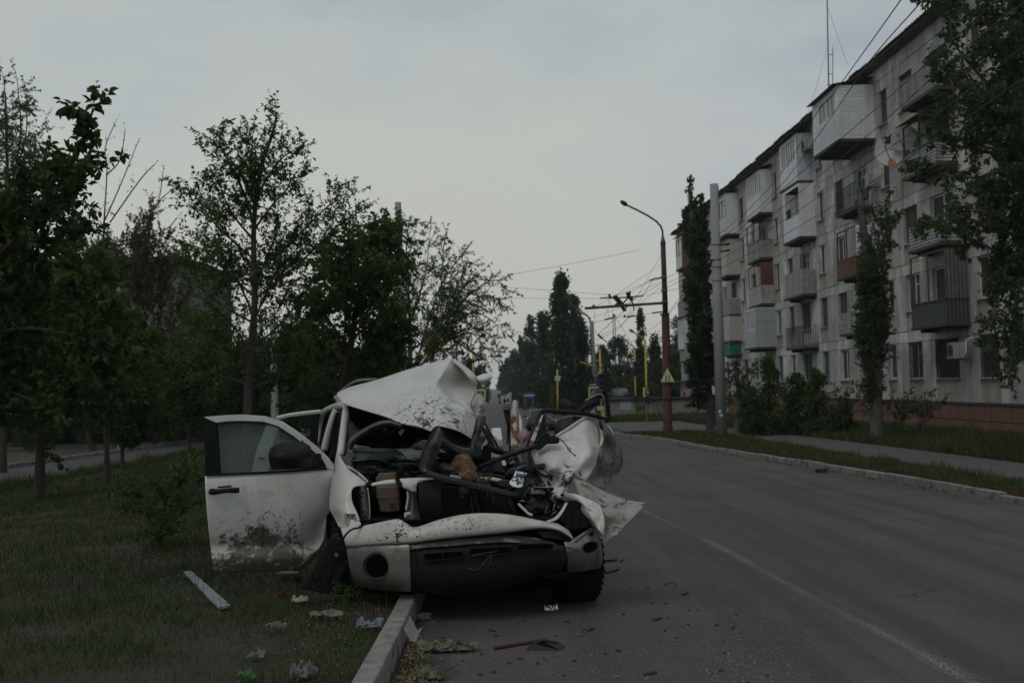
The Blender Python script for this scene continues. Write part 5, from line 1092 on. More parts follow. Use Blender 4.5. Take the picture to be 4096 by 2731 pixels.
for k in range(34): v = 1956+k*3.8; mb.tube([at(1772, v, 8.315), at(1900+min(120, (v-1950)*1.6), v+2, 8.315)], .0022, 3)
obj('radiator_fin', mb, M['greyplastic'], rad, kind='stuff')
tb_('radiator_post', [(1903, 1965, 8.28), (1908, 2010, 8.28), (1918, 2060, 8.26)], .02, 'black', 6)
tb_('radiator_side', [(2035, 1990, 8.25), (2050, 2030, 8.22), (2072, 2075, 8.2)], .025, 'engine', 6)
tb_('front_bar_right', [(1800, 1905, 8.4), (1880, 1918, 8.4), (1960, 1915, 8.42), (2040, 1932, 8.42)], .018, 'paint', 8)
sh('torn_plastic', [[(1840, 1945, 8.2), (1880, 1950, 8.2)], [(1835, 1975, 8.2), (1875, 1970, 8.15)], [(1850, 1995, 8.2), (1868, 1985, 8.2)]], 'greyplastic', 8, 10, .02, 20)
for (u, v, l_) in ((1895, 1955, 70), (1890, 1960, 100), (1925, 1950, 40), (1975, 1955, 60), (1948, 1960, 35)):
    tb_('hanging_root', [(u, v, 8.25), (u+rs.uniform(-8, 8), v+l_*.5, 8.2), (u+rs.uniform(-10, 10), v+l_, 8.2)], .003, 'under', 4)
# ---- the bent sheet loop and the long bar
sh('bent_sheet', [[(1750, 1705, 8.15), (1760, 1712, 8.1), (1770, 1730, 8.15)], [(1716, 1761, 8.15), (1738, 1768, 8.08), (1766, 1775, 8.12)], [(1692, 1815, 8.2), (1716, 1824, 8.12), (1745, 1832, 8.15)], [(1679, 1858, 8.25), (1700, 1870, 8.18), (1719, 1881, 8.2)], [(1690, 1885, 8.2), (1704, 1890, 8.15), (1716, 1892, 8.2)]], 'steelsheet', 12, 30, .006, 9, label='dark bent steel sheet standing up from the engine bay')
tb_('sheet_rim', [(1749, 1703, 8.14), (1714, 1761, 8.13), (1688, 1820, 8.16), (1678, 1855, 8.2), (1683, 1878, 8.18), (1700, 1890, 8.15)], .009, 'greyplastic', 6)
sh('bent_beam', [[(1748, 1703, 8.15), (1780, 1708, 8.3), (1822, 1720, 8.45), (1860, 1738, 8.5), (1886, 1756, 8.5)], [(1762, 1722, 8.3), (1790, 1735, 8.5), (1822, 1750, 8.62), (1855, 1765, 8.65), (1880, 1778, 8.62)], [(1768, 1750, 8.25), (1790, 1765, 8.38), (1820, 1782, 8.45), (1850, 1792, 8.48), (1880, 1795, 8.48)], [(1765, 1758, 8.15), (1788, 1776, 8.25), (1815, 1796, 8.32), (1842, 1808, 8.35), (1876, 1812, 8.36)], [(1766, 1782, 8.18), (1786, 1796, 8.28), (1811, 1810, 8.35), (1840, 1820, 8.38), (1870, 1824, 8.4)]], 'greyplastic', 26, 30, .005, 8, label='bent dark trough shaped beam under the hood')
tb_('beam_edge', [(1764, 1752, 8.12), (1790, 1768, 8.2), (1820, 1784, 8.28), (1855, 1794, 8.32), (1880, 1796, 8.36)], .006, 'chrome', 6)
tb_('long_bar', [(1708, 1890, 8.1), (1760, 1908, 8.06), (1860, 1932, 8.05), (1960, 1956, 8.05), (2052, 1978, 8.06), (2080, 1965, 8.08), (2105, 1938, 8.1)], .026, 'greyplastic', 10, label='long dark bar lying across the engine bay')
tb_('bar_seal', [(1706, 1900, 8.06), (1760, 1918, 8.02), (1860, 1943, 8.02), (1960, 1966, 8.02), (2045, 1984, 8.03)], .008, 'black', 6)
tb_('diagonal_bar', [(1880, 1882, 8.5), (1960, 1850, 8.45), (2050, 1815, 8.4), (2149, 1782, 8.4)], .02, 'black', 8, label='ragged black bar running up to the driver door')
for k in range(12):
    u = 1985+k*13; v = 1842-k*4.6; px('bar_tooth', [(u, v), (u+8, v-3), (u+9, v+rs.uniform(4, 9)), (u+1, v+rs.uniform(6, 11))], 8.4, 'black', .015)
o = px('oil_cap', [(1990, 1925), (2010, 1918), (2035, 1922), (2046, 1936), (2044, 1950), (2000, 1946), (1988, 1938)], 8.15, 'greyplastic', .06, bevel=.008)
tb_('flat_plate', [(1905, 1893, 8.5), (1960, 1898, 8.5), (2020, 1910, 8.5)], .016, 'greyplastic', 6)
# scrap heap at the right of the bay
for i in range(70):
    x0, y0 = rs.uniform(2060, 2280), 0; y0 = 1950+(x0-2060)*.42+rs.uniform(-55, 50); Y = rs.uniform(8.05, 8.35); c = at(x0, y0, Y); mb = MB()
    k = rs.choice([3, 4, 5]); P = [c+Vector((rs.gauss(0, .035), rs.gauss(0, .03), rs.gauss(0, .025))) for _ in range(k)]
    if rs.random() < .5: mb.poly(P, (0, .004, .003)); obj('scrap', mb, M[rs.choice(['black', 'engine', 'steelsheet', 'paint_dirty', 'greyplastic', 'engine'])], trk)
    else: tb_('wire', [(x0, y0, Y), (x0+rs.uniform(-20, 20), y0+rs.uniform(-25, 20), Y-.03), (x0+rs.uniform(-45, 45), y0+rs.uniform(-25, 25), Y)], rs.choice([.003, .006, .010]), rs.choice(['black', 'engine', 'steelsheet']), 5)
sh('grey_wadding', [[(2100, 2020, 8.15), (2140, 2000, 8.15), (2190, 2000, 8.2)], [(2095, 2040, 8.1), (2145, 2030, 8.05), (2200, 2025, 8.12)], [(2110, 2055, 8.12), (2150, 2050, 8.1), (2195, 2055, 8.15)]], 'greyplastic', 20, 16, .04, 22, 6)
tb_('white_rod', [(2073, 2014, 8.1), (2090, 2030, 8.08), (2112, 2052, 8.06), (2130, 2060, 8.05)], .012, 'paint', 6)
# ---- torn pillar standing at the right of the cab
sh('torn_pillar', [[(2002, 1584, 9.0), (2022, 1578, 8.97), (2046, 1567, 9.0)], [(2006, 1612, 9.0), (2026, 1612, 8.95), (2046, 1600, 9.0)], [(2010, 1640, 9.0), (2028, 1640, 8.96), (2046, 1638, 9.0)]], 'paint_dirty', 10, 14, .006, 10, label='grey torn pillar inner piece with slots')
for (u0, v0, u1, v1) in ((2014, 1597, 2023, 1610), (2028, 1595, 2036, 1606)): px('slot', [(u0, v0), (u1, v0-2), (u1, v1-2), (u0, v1)], 8.94, 'black', .01)
for v in (1618, 1627, 1635): tb_('rib', [(2012, v, 8.95), (2028, v+2, 8.93), (2042, v-1, 8.95)], .005, 'under', 5)
sh('pillar_rubber', [[(2011, 1636, 9.0), (2040, 1640, 9.0)], [(2022, 1680, 8.98), (2044, 1680, 8.95)], [(2034, 1740, 8.95), (2047, 1740, 8.92)], [(2036, 1800, 8.9), (2042, 1812, 8.88)]], 'black', 6, 20, .008, 14)
tb_('pillar_cable', [(2032, 1690, 8.95), (2030, 1760, 8.92), (2030, 1775, 8.92)], .008, 'black', 5)
tb_('pillar_cable', [(2044, 1700, 8.95), (2043, 1770, 8.92), (2038, 1805, 8.9)], .009, 'black', 5)
sh('rusty_pillar', [[(2052, 1602, 8.9), (2062, 1600, 8.88), (2072, 1606, 8.9)], [(2046, 1640, 8.9), (2060, 1640, 8.85), (2071, 1640, 8.9)], [(2042, 1690, 8.88), (2060, 1690, 8.83), (2074, 1690, 8.88)], [(2043, 1740, 8.85), (2062, 1742, 8.8), (2078, 1740, 8.85)], [(2043, 1785, 8.8), (2062, 1788, 8.76), (2086, 1785, 8.8)]], 'rustpaint', 12, 30, .012, 14, 4, label='torn pillar with white and rust coloured flaking paint')
tb_('torn_spike', [(2068, 1606, 8.9), (2071, 1592, 8.9), (2073, 1580, 8.9)], [.012]*2+[.002] if False else .007, 'rust', 5)
sh('crumpled_paper', [[(2078, 1650, 8.85), (2090, 1690, 8.85)], [(2076, 1700, 8.82), (2088, 1684, 8.82)], [(2082, 1745, 8.8), (2092, 1740, 8.8)]], 'paint', 8, 16, .012, 18)
sh('airbag_cloth', [[(2084, 1722, 8.75), (2100, 1716, 8.72), (2119, 1733, 8.75)], [(2080, 1745, 8.7), (2098, 1745, 8.64), (2112, 1750, 8.7)], [(2082, 1775, 8.7), (2092, 1778, 8.68), (2098, 1768, 8.72)]], 'pinkcloth', 18, 18, .02, 14, 2)
sh('inner_fender', [[(2040, 1790, 8.75), (2066, 1790, 8.7), (2095, 1800, 8.75)], [(2060, 1850, 8.7), (2090, 1850, 8.6), (2125, 1850, 8.7)], [(2080, 1910, 8.6), (2110, 1910, 8.5), (2150, 1910, 8.6)], [(2100, 1970, 8.5), (2140, 1970, 8.45), (2190, 1985, 8.5)]], 'steelsheet', 16, 24, .02, 9, 3)
for (u, v) in ((2080, 1858), (2085, 1868)): 
    c = at(u, v, 8.5); obj('bolt', MB().blob(c, .018, 1, .05, 1), M['steelsheet'], trk)
sh('torn_tab', [[(2005, 1845, 8.4), (2020, 1840, 8.4), (2026, 1848, 8.4)], [(2008, 1858, 8.4), (2018, 1862, 8.38), (2024, 1862, 8.4)]], 'paint', 6, 6, .01, 20)
# ---- driver door, crushed
sh('crushed_door', [[(2118, 1802, 8.72), (2190, 1772, 8.78), (2260, 1724, 8.88), (2330, 1678, 8.98), (2388, 1668, 9.08)],
   [(2132, 1842, 8.7), (2205, 1822, 8.58), (2275, 1785, 8.72), (2340, 1745, 8.80), (2404, 1748, 9.02)],
   [(2150, 1885, 8.62), (2215, 1868, 8.42), (2285, 1845, 8.60), (2350, 1822, 8.62), (2398, 1815, 8.88)],
   [(2162, 1925, 8.5), (2215, 1920, 8.52), (2280, 1900, 8.38), (2335, 1885, 8.62), (2381, 1865, 8.78)],
   [(2188, 1970, 8.45), (2230, 1960, 8.35), (2280, 1945, 8.42), (2320, 1935, 8.45), (2348, 1918, 8.64)],
   [(2213, 2003, 8.4), (2240, 1995, 8.3), (2270, 1975, 8.36), (2300, 1958, 8.42), (2330, 1940, 8.54)]], 'paint_crushed', 80, 80, .030, 4.2, 12, ridge=.6, label='crushed white driver door bent outward over the road')
sh('door_sill', [[(2388, 1668, 9.08), (2410, 1690, 9.0), (2439, 1705, 9.2)], [(2404, 1748, 9.0), (2430, 1735, 8.85), (2458, 1740, 9.25)], [(2397, 1815, 8.85), (2445, 1790, 9.1), (2484, 1794, 9.3)], [(2381, 1865, 8.75), (2440, 1850, 8.95), (2489, 1869, 9.2)], [(2348, 1918, 8.62), (2400, 1905, 8.85), (2452, 1915, 9.0)], [(2335, 1938, 8.5), (2375, 1940, 8.6), (2416, 1957, 8.75)]], 'paint_sill', 14, 20, .05, 6, 5, ridge=.7, smooth=False)
sh('door_corner', [[(2384, 1664, 9.06), (2400, 1690, 9.0), (2440, 1703, 9.15)], [(2402, 1740, 8.98), (2420, 1742, 8.92), (2456, 1740, 9.15)], [(2396, 1790, 8.9), (2415, 1775, 8.95), (2440, 1765, 9.05)]], 'paint', 12, 14, .01, 8, 8)
for pts in ([(2176, 1880, 8.44), (2190, 1893, 8.4), (2206, 1900, 8.38)], [(2192, 1878, 8.42), (2215, 1888, 8.36), (2252, 1893, 8.38)], [(2188, 1855, 8.46), (2186, 1870, 8.42), (2183, 1880, 8.42)], [(2175, 1866, 8.5), (2184, 1880, 8.42), (2196, 1896, 8.38)]):
    tb_('paint_crack', pts, .003, 'black', 4)
px('door_handle', [(2394, 1690), (2402, 1682), (2412, 1705), (2408, 1722), (2400, 1712)], 8.9, 'black', .02, bevel=.004)
tb_('door_belt_trim', [(2222, 1745, 8.82), (2290, 1700, 8.9), (2345, 1665, 8.97), (2376, 1640, 9.02)], .011, 'paint', 6)
tb_('door_belt_seal', [(2190, 1760, 8.80), (2250, 1722, 8.86), (2330, 1664, 8.96)], .010, 'black', 6)
px('door_corner_tip', [(2358, 1652), (2374, 1636), (2382, 1650), (2396, 1672), (2370, 1668)], 9.03, 'paint', .02)
df = tb_('door_window_frame', [(2109, 1806, 8.7), (2118, 1770, 8.7), (2145, 1700, 8.75), (2160, 1658, 8.8), (2170, 1645, 8.82), (2190, 1642, 8.85), (2229, 1645, 8.88), (2318, 1652, 8.95), (2382, 1664, 9.0), (2432, 1682, 9.05)], .021, 'black', 8, k=5, label='black empty window frame of the driver door')
tb_('frame_upright', [(2434, 1682, 9.05), (2433, 1640, 9.05), (2430, 1602, 9.05), (2424, 1575, 9.05), (2405, 1543, 9.05)], .019, 'black', 8, parent=df)
sh('frame_shell', [[(2407, 1541, 9.1), (2380, 1562, 9.1), (2352, 1592, 9.1)], [(2414, 1560, 9.0), (2385, 1582, 9.0), (2350, 1604, 9.0)], [(2412, 1585, 9.0), (2385, 1596, 9.0), (2345, 1615, 9.0)]], 'black', 12, 10, .006, parent=df)
sh('frame_shell', [[(2412, 1585, 9.0), (2380, 1595, 9.0), (2342, 1605, 9.0), (2310, 1640, 9.0)], [(2400, 1600, 8.95), (2380, 1612, 8.93), (2350, 1625, 8.93), (2316, 1650, 8.95)], [(2395, 1612, 9.0), (2375, 1626, 9.0), (2350, 1630, 9.0), (2330, 1652, 9.0)]], 'bumper_black', 16, 12, .006, parent=df)
tb_('bright_trim', [(2340, 1603, 8.93), (2375, 1583, 8.93), (2404, 1577, 8.93), (2414, 1592, 8.93), (2422, 1640, 8.96), (2426, 1672, 8.98)], .008, 'chrome', 6, parent=df)
tb_('frame_seal', [(2420, 1600, 9.0), (2424, 1660, 9.0)], .008, 'black', 6, parent=df)
tb_('glass_strip', [(2183, 1658, 8.85), (2205, 1672, 8.85), (2215, 1680, 8.85), (2240, 1674, 8.87), (2290, 1662, 8.92), (2350, 1668, 8.96), (2420, 1684, 9.0)], .004, 'paint_dirty', 5, parent=df)
sh('pillar_paint', [[(2166, 1662, 8.76), (2173, 1658, 8.76)], [(2146, 1705, 8.72), (2158, 1708, 8.72)], [(2122, 1760, 8.68), (2138, 1765, 8.68)], [(2112, 1796, 8.66), (2126, 1800, 8.66)], [(2115, 1812, 8.66), (2126, 1812, 8.66)]], 'rustpaint', 6, 20, .004)
px('mirror_triangle', [(2178, 1648, 8.82), (2190, 1742, 8.78), (2152, 1790, 8.7), (2130, 1788, 8.68), (2140, 1745, 8.72)], 8.75, 'black', .015)
o = px('mirror_mount', [(2145, 1760), (2175, 1730), (2195, 1728), (2200, 1745), (2236, 1752), (2240, 1768), (2230, 1775), (2190, 1775), (2160, 1800), (2140, 1800)], 8.6, 'black', .08, bevel=.012, label='stump of the broken off driver mirror')
tb_('loose_wire', [(2190, 1748, 8.55), (2225, 1748, 8.5), (2248, 1762, 8.45), (2266, 1782, 8.42), (2275, 1800, 8.4), (2300, 1821, 8.4)], .005, 'black', 5, parent=o)
tb_('loose_wire', [(2270, 1788, 8.42), (2280, 1794, 8.4), (2282, 1802, 8.4)], .004, 'black', 5, parent=o)
px('wire_plug', [(2297, 1818), (2304, 1819), (2303, 1825), (2296, 1824)], 8.4, 'black', .01, parent=o)
sh('seat_back', [[(2240, 1690, 9.6), (2262, 1676, 9.6), (2285, 1690, 9.6)], [(2236, 1712, 9.6), (2260, 1710, 9.5), (2292, 1712, 9.6)], [(2236, 1740, 9.6), (2262, 1740, 9.5), (2290, 1738, 9.6)]], 'greyplastic', 12, 12, 0, solid=.1)
sh('seat_fin', [[(2248, 1640, 9.8), (2248, 1615, 9.8), (2258, 1601, 9.8)], [(2270, 1648, 9.7), (2275, 1622, 9.7), (2285, 1615, 9.7)], [(2290, 1660, 9.7), (2305, 1648, 9.7), (2318, 1645, 9.7)]], 'black', 10, 10, 0, solid=.08)
sh('seat_fin', [[(2262, 1680, 9.7), (2300, 1665, 9.65), (2345, 1660, 9.6)], [(2275, 1705, 9.7), (2300, 1695, 9.65), (2330, 1675, 9.6)]], 'black', 10, 6, 0, solid=.08)
tb_('door_edge_seal', [(2116, 1808, 8.66), (2128, 1850, 8.6), (2150, 1900, 8.5), (2165, 1925, 8.45), (2190, 1975, 8.4), (2216, 2006, 8.36)], .017, 'black', 8)
tb_('door_edge_seal', [(2130, 1815, 8.66), (2150, 1860, 8.55), (2170, 1890, 8.5), (2172, 1910, 8.46), (2195, 1965, 8.4), (2226, 2004, 8.34)], .006, 'paint_dirty', 6)
px('door_hinge', [(2112, 1872), (2130, 1864), (2134, 1884), (2118, 1892)], 8.4, 'black', .05)
# ---- torn front fender at lower right
sh('torn_fender', [[(2294, 1914, 8.32), (2348, 1930, 8.32), (2418, 1965, 8.3), (2475, 1990, 8.25), (2530, 2003, 8.15), (2582, 2010, 8.08)],
   [(2278, 1945, 8.2), (2340, 1968, 8.22), (2405, 2000, 8.22), (2465, 2020, 8.15), (2520, 2035, 8.05), (2560, 2040, 8.0)],
   [(2255, 1978, 8.1), (2325, 1995, 8.0), (2385, 2025, 8.02), (2440, 2045, 8.0), (2500, 2070, 7.98), (2530, 2070, 7.95)],
   [(2300, 2010, 8.1), (2345, 2040, 7.95), (2390, 2065, 7.92), (2430, 2085, 8.02), (2470, 2105, 7.95), (2500, 2100, 7.92)],
   [(2345, 2077, 8.05), (2370, 2095, 7.98), (2398, 2110, 7.9), (2425, 2125, 7.98), (2450, 2135, 7.9), (2470, 2135, 7.88)],
   [(2378, 2102, 8.0), (2390, 2125, 7.95), (2402, 2149, 7.92), (2415, 2160, 7.92), (2425, 2166, 7.9), (2440, 2162, 7.9)]], 'paint_torn', 26, 18, .045, 5.5, 3, ridge=.75, smooth=False, label='torn crumpled white fender sticking out over the road')
sh('fender_flap', [[(2294, 1914, 8.3), (2300, 1930, 8.25)], [(2270, 1955, 8.15), (2310, 1965, 8.1)], [(2268, 1965, 8.1), (2328, 1985, 8.08)]], 'under', 10, 12, .008, 9)
sh('fender_face', [[(2262, 1972, 8.05), (2300, 1975, 8.0), (2360, 1998, 7.98), (2400, 2020, 7.98)], [(2300, 2008, 8.02), (2340, 2020, 7.93), (2375, 2035, 7.93), (2410, 2050, 7.95)], [(2340, 2060, 8.0), (2365, 2070, 7.9), (2395, 2085, 7.9), (2418, 2095, 7.93)], [(2375, 2095, 7.96), (2385, 2105, 7.9), (2400, 2125, 7.88), (2412, 2140, 7.9)]], 'paint', 50, 44, .02, 6, 9, ridge=.6)
sh('bent_strip', [[(2262, 2010, 8.0), (2240, 2045, 7.95), (2215, 2070, 7.92), (2185, 2082, 7.9)], [(2272, 2010, 8.0), (2252, 2048, 7.95), (2226, 2078, 7.92), (2190, 2090, 7.9)]], 'paint', 20, 4, .003)
px('headlight_shell', [(2242, 2040), (2262, 2010), (2310, 2008), (2318, 2030), (2345, 2045), (2376, 2068), (2378, 2098), (2360, 2105), (2300, 2125), (2285, 2120), (2262, 2095), (2245, 2090)], 8.0, 'black', .2, bevel=.01, label='black shell of the missing right headlight')
for i, (a_, b_) in enumerate([(2262, 2285), (2292, 2318), (2326, 2350)]): px('shell_rib', [(a_, 2045+i*8), (b_, 2040+i*10), (b_, 2115-i*4), (a_, 2112)], 7.985, 'bumper_black', .02)
tb_('shell_pipe', [(2270, 2006, 7.98), (2300, 2004, 7.96), (2316, 2014, 7.96), (2318, 2030, 7.98)], .012, 'black', 6)
# ---- left fender
sh('left_fender', [[(1338, 1862, 8.85), (1345, 1815, 8.85), (1352, 1808, 8.8), (1358, 1826, 8.75)],
   [(1336, 1890, 8.75), (1355, 1868, 8.65), (1382, 1868, 8.55), (1400, 1880, 8.5)],
   [(1325, 1932, 8.62), (1360, 1920, 8.42), (1415, 1905, 8.35), (1466, 1932, 8.28)],
   [(1318, 1990, 8.52), (1350, 1975, 8.25), (1385, 1962, 8.15), (1412, 1950, 8.15)],
   [(1320, 2035, 8.42), (1350, 2030, 8.15), (1380, 2020, 8.08), (1408, 2005, 8.1)],
   [(1338, 2070, 8.3), (1365, 2070, 8.1), (1395, 2060, 8.02), (1430, 2055, 8.05)],
   [(1356, 2106, 8.12), (1385, 2112, 8.02), (1415, 2112, 7.98), (1445, 2098, 8.0)]], 'paint', 36, 46, .008, 6, 4, label='white front fender at the left beside the open door')
sh('fender_lip', [[(1385, 1866, 8.5), (1420, 1886, 8.4), (1450, 1912, 8.32), (1470, 1930, 8.26)], [(1392, 1860, 8.52), (1426, 1880, 8.42), (1456, 1905, 8.34), (1476, 1926, 8.28)]], 'paint_dirty', 20, 3, .002)
for k in range(7): u = 1408+k*8.5; v = 1877+k*6.6; px('lip_slot', [(u, v), (u+3, v+1), (u+2, v+5), (u-1, v+4)], 8.38-k*.018, 'black', .003)
px('black_clip', [(1466, 1932), (1476, 1922), (1486, 1926), (1488, 1944), (1468, 1942)], 8.2, 'black', .04)
px('fender_cavity', [(1408, 1950, 8.2), (1430, 1940, 8.2), (1436, 2060, 8.1), (1424, 2050, 8.1), (1410, 2010, 8.15), (1404, 1980, 8.15)], 8.3, 'void', .05)
tb_('cavity_edge', [(1466, 1945, 8.24), (1430, 1942, 8.2), (1408, 1955, 8.15), (1404, 1985, 8.12), (1412, 2020, 8.1), (1425, 2048, 8.08)], .006, 'rustpaint', 6)
px('mud_patch', [(1378, 2052), (1422, 2054), (1428, 2100), (1380, 2100)], 8.0, mat('dried_mud', (.30, .28, .24), .9, .2, 8, col2=(.05, .04, .03), c2=(.5, .6), c2scale=22), .003)
px('hinge_cover', [(1306, 2060, 8.6), (1318, 2050, 8.6), (1332, 2068, 8.6), (1340, 2100, 8.5), (1346, 2170, 8.4), (1320, 2190, 8.5), (1308, 2150, 8.6), (1304, 2100, 8.6)], 8.6, 'void', .05)
sh('inner_wreck', [[(1362, 1818, 8.9), (1375, 1828, 8.85), (1400, 1800, 8.9)], [(1372, 1840, 8.8), (1392, 1850, 8.75), (1404, 1835, 8.8)], [(1380, 1862, 8.7), (1400, 1876, 8.65), (1420, 1880, 8.7)]], 'steelsheet', 12, 14, .02, 20, 8)
tb_('twisted_tube', [(1366, 1822, 8.85), (1380, 1842, 8.8), (1396, 1846, 8.78), (1408, 1830, 8.8), (1412, 1815, 8.85)], .012, 'under', 6)
# ---- open passenger door
def DY(u): return 8.18+(u-815)/520*.55
def dpt(u, v, o=0): return (u, v, DY(u)+o)
rows = []
for t, o in ((0, .0), (.08, -.035), (.22, -.055), (.42, -.06), (.62, -.045), (.74, -.015), (.83, -.035), (.90, -.03), (1.0, .04)):
    r = []
    for s_, (xt, yt, xb, yb) in enumerate([(820, 1904, 855, 2282), (950, 1895, 960, 2283), (1080, 1887, 1068, 2282), (1200, 1880, 1160, 2280), (1290, 1874, 1236, 2276), (1336, 1869, 1262, 2250)]):
        u = xt+(xb-xt)*t**1.5; v = yt+(yb-yt)*t
        r.append(dpt(u, v, o))
    # right end follows the wheel-arch notch
    xr = [1336, 1334, 1328, 1318, 1304, 1297, 1280, 1262, 1240][(0, .08, .22, .42, .62, .74, .83, .90, 1.0).index(t)]
    r[-1] = dpt(xr, r[-1][1], o+.02); r[-2] = dpt(min(r[-2][0], xr-35), r[-2][1], o+(.07 if t in (.62, .74) else 0))
    rows.append(r)
door = sh('front_door', rows, 'paint_door', 46, 50, .002, 4, 2, solid=.012, label='open front passenger door smeared with mud')
# inner skin so that the door has depth
rows2 = [[(p[0], p[1], p[2]+.10+.05) for p in r] for r in rows]
sh('door_trim', rows2, 'greyplastic', 12, 12, 0, parent=door)
fo = [(815, 1667), (900, 1660), (960, 1658), (1052, 1664), (1122, 1685), (1199, 1736), (1269, 1792), (1311, 1834), (1330, 1860), (1336, 1885)]
fi = [(862, 1690), (905, 1684), (960, 1682), (1050, 1685), (1112, 1703), (1180, 1748), (1245, 1800), (1283, 1832), (1298, 1850), (1302, 1868)]
mb = MB(); A = [at(*dpt(u, v, -.01)) for u, v in fo]; B = [at(*dpt(u, v, -.015)) for u, v in fi]; A2 = [p+Vector((0, .07, 0)) for p in A]; B2 = [p+Vector((0, .07, 0)) for p in B]
mb.grid([A, B, B2, A2, A]); obj('window_frame', mb, M['paint'], door)
mb = MB(); A = [at(*dpt(u, v, -.018)) for u, v in fi]; B = [at(*dpt(u+(6 if u > 1200 else 0)-(4 if u > 1200 else -4), v+8, -.018)) for u, v in fi]; mb.grid([A, B]); obj('frame_seal', mb, M['black'], door, solid=.01)
mb = pxpoly([dpt(816, 1672, -.02), dpt(862, 1688, -.02), dpt(878, 1896, -.02), dpt(822, 1902, -.02)], 8.2, .06); obj('window_post', mb, M['bumper_black'], door)
mb = pxpoly([dpt(822, 1903, -.03), dpt(822, 1896, -.03), dpt(1060, 1886, -.03), dpt(1306, 1869, -.03), dpt(1308, 1878, -.03), dpt(1060, 1894, -.03)], 8.2, .03); obj('belt_seal', mb, M['black'], door)
mb = pxpoly([dpt(1206, 1758, -.02), dpt(1245, 1796, -.02), dpt(1290, 1838, -.02), dpt(1304, 1862, -.02), dpt(1300, 1872, -.02), dpt(1280, 1874, -.02), dpt(1200, 1880, -.02)], 8.2, .05); obj('mirror_base', mb, M['bumper_black'], door)
mb = pxpoly([dpt(860, 1690, .03), dpt(960, 1683, .03), dpt(1050, 1686, .03), dpt(1112, 1704, .03), dpt(1180, 1749, .03), dpt(1210, 1775, .03), dpt(1206, 1882, .03), dpt(878, 1895, .03)], 8.2, .006); obj('window_glass', mb, M['doorglass'], door)
px('reflection_band', [(1066, 1698), (1116, 1704), (1094, 1760), (1072, 1892), (1004, 1892), (1026, 1800)], 9.7, 'paint', .03)  # pale piece added behind the glass, standing for the band of reflection
px('panel_label', [(1034, 1828), (1060, 1827), (1059, 1836), (1033, 1837)], 9.69, 'greyplastic', .004)
# mirror
mr = obj('side_mirror', patch([[dpt(1086, 1800, -.16), dpt(1130, 1782, -.2), dpt(1200, 1775, -.2), dpt(1232, 1790, -.14)], [dpt(1082, 1830, -.22), dpt(1130, 1825, -.32), dpt(1200, 1822, -.32), dpt(1240, 1825, -.2)], [dpt(1090, 1868, -.16), dpt(1140, 1868, -.24), dpt(1190, 1866, -.24), dpt(1236, 1862, -.14)]], 20, 16), M['black'], door, smooth=True, solid=.05)
mb = pxpoly([dpt(1200, 1822, -.15), dpt(1280, 1812, -.06), dpt(1286, 1848, -.04), dpt(1262, 1866, -.06), dpt(1200, 1868, -.15)], 8.3, .06); obj('mirror_arm', mb, M['black'], door, bevel=.012)
mb = pxpoly([dpt(1085, 1865, -.2), dpt(1150, 1868, -.22), dpt(1150, 1872, -.22), dpt(1085, 1869, -.2)], 8.3, .004); obj('mirror_trim', mb, M['chrome'], door)
# handle
sh('handle_recess', [[dpt(872, 1945, -.062), dpt(925, 1940, -.062)], [dpt(868, 1956, -.045), dpt(930, 1950, -.045)], [dpt(868, 1966, -.055), dpt(930, 1962, -.055)]], 'steelsheet', 8, 6, 0, parent=door)
o = obj('door_handle', MB().tube([at(*dpt(u, v, -.10)) for u, v in ((838, 1964), (850, 1966), (872, 1966), (910, 1961), (935, 1960), (955, 1960))], [.022, .027, .02, .018, .022, .022], 10), M['black'], door, smooth=True)
# finger drawn letters and a heart in the dust
def scr(pts): return obj('dust_scratch', MB().tube([at(950+a*.17, 1900+b*.17, DY(950+a*.17)-.0655) for a, b in pts], .0013, 3), M['dustline'], door)
M['dustline'] = mat('dust_line', (.33, .32, .28), .8, .1)
for st in ([(40, 1060), (180, 710), (235, 710), (290, 1050)], [(70, 925), (230, 915)], [(390, 720), (415, 985)], [(580, 720), (530, 960)], [(530, 620), (650, 640), (760, 740), (740, 860), (620, 910), (560, 880)], [(860, 725), (1010, 710), (990, 750), (850, 775)], [(820, 815), (1020, 800)],
           [(1140, 620), (1090, 700), (1160, 800), (1150, 920), (1090, 950)], [(1290, 715), (1440, 705)], [(1290, 770), (1470, 800), (1430, 830)], [(1690, 560), (1620, 540), (1510, 600), (1500, 720), (1590, 830), (1790, 770), (1880, 620), (1850, 510), (1780, 495), (1690, 560)],
           [(100, 420), (150, 330), (180, 320), (210, 500)], [(330, 340), (320, 500), (390, 490)], [(490, 290), (500, 530), (640, 510), (630, 410), (520, 400), (600, 330), (490, 290)], [(690, 380), (880, 390)], [(700, 430), (880, 470)], [(950, 250), (950, 380)], [(1090, 260), (1200, 210), (1290, 300), (1220, 420), (1100, 550)], [(1400, 380), (1370, 520), (1240, 590)]): scr(st)
# rear door, open behind
o = obj('rear_door', MB().tube([at(u, v, 10.0) for u, v in ((1108, 1672), (1160, 1660), (1220, 1652), (1282, 1646))], .022, 6), M['paint'], trk)
px('rear_door_post', [(1245, 1662), (1278, 1654), (1272, 1700), (1266, 1780), (1238, 1770)], 9.98, 'bumper_black', .06, parent=o)
px('rear_door_seal', [(1130, 1682), (1245, 1664), (1245, 1672), (1132, 1690)], 10.0, 'black', .03, parent=o)
px('rear_door_skin', [(1090, 1890), (1270, 1800), (1270, 2100), (1100, 2100)], 10.05, 'paint', .08, parent=o)
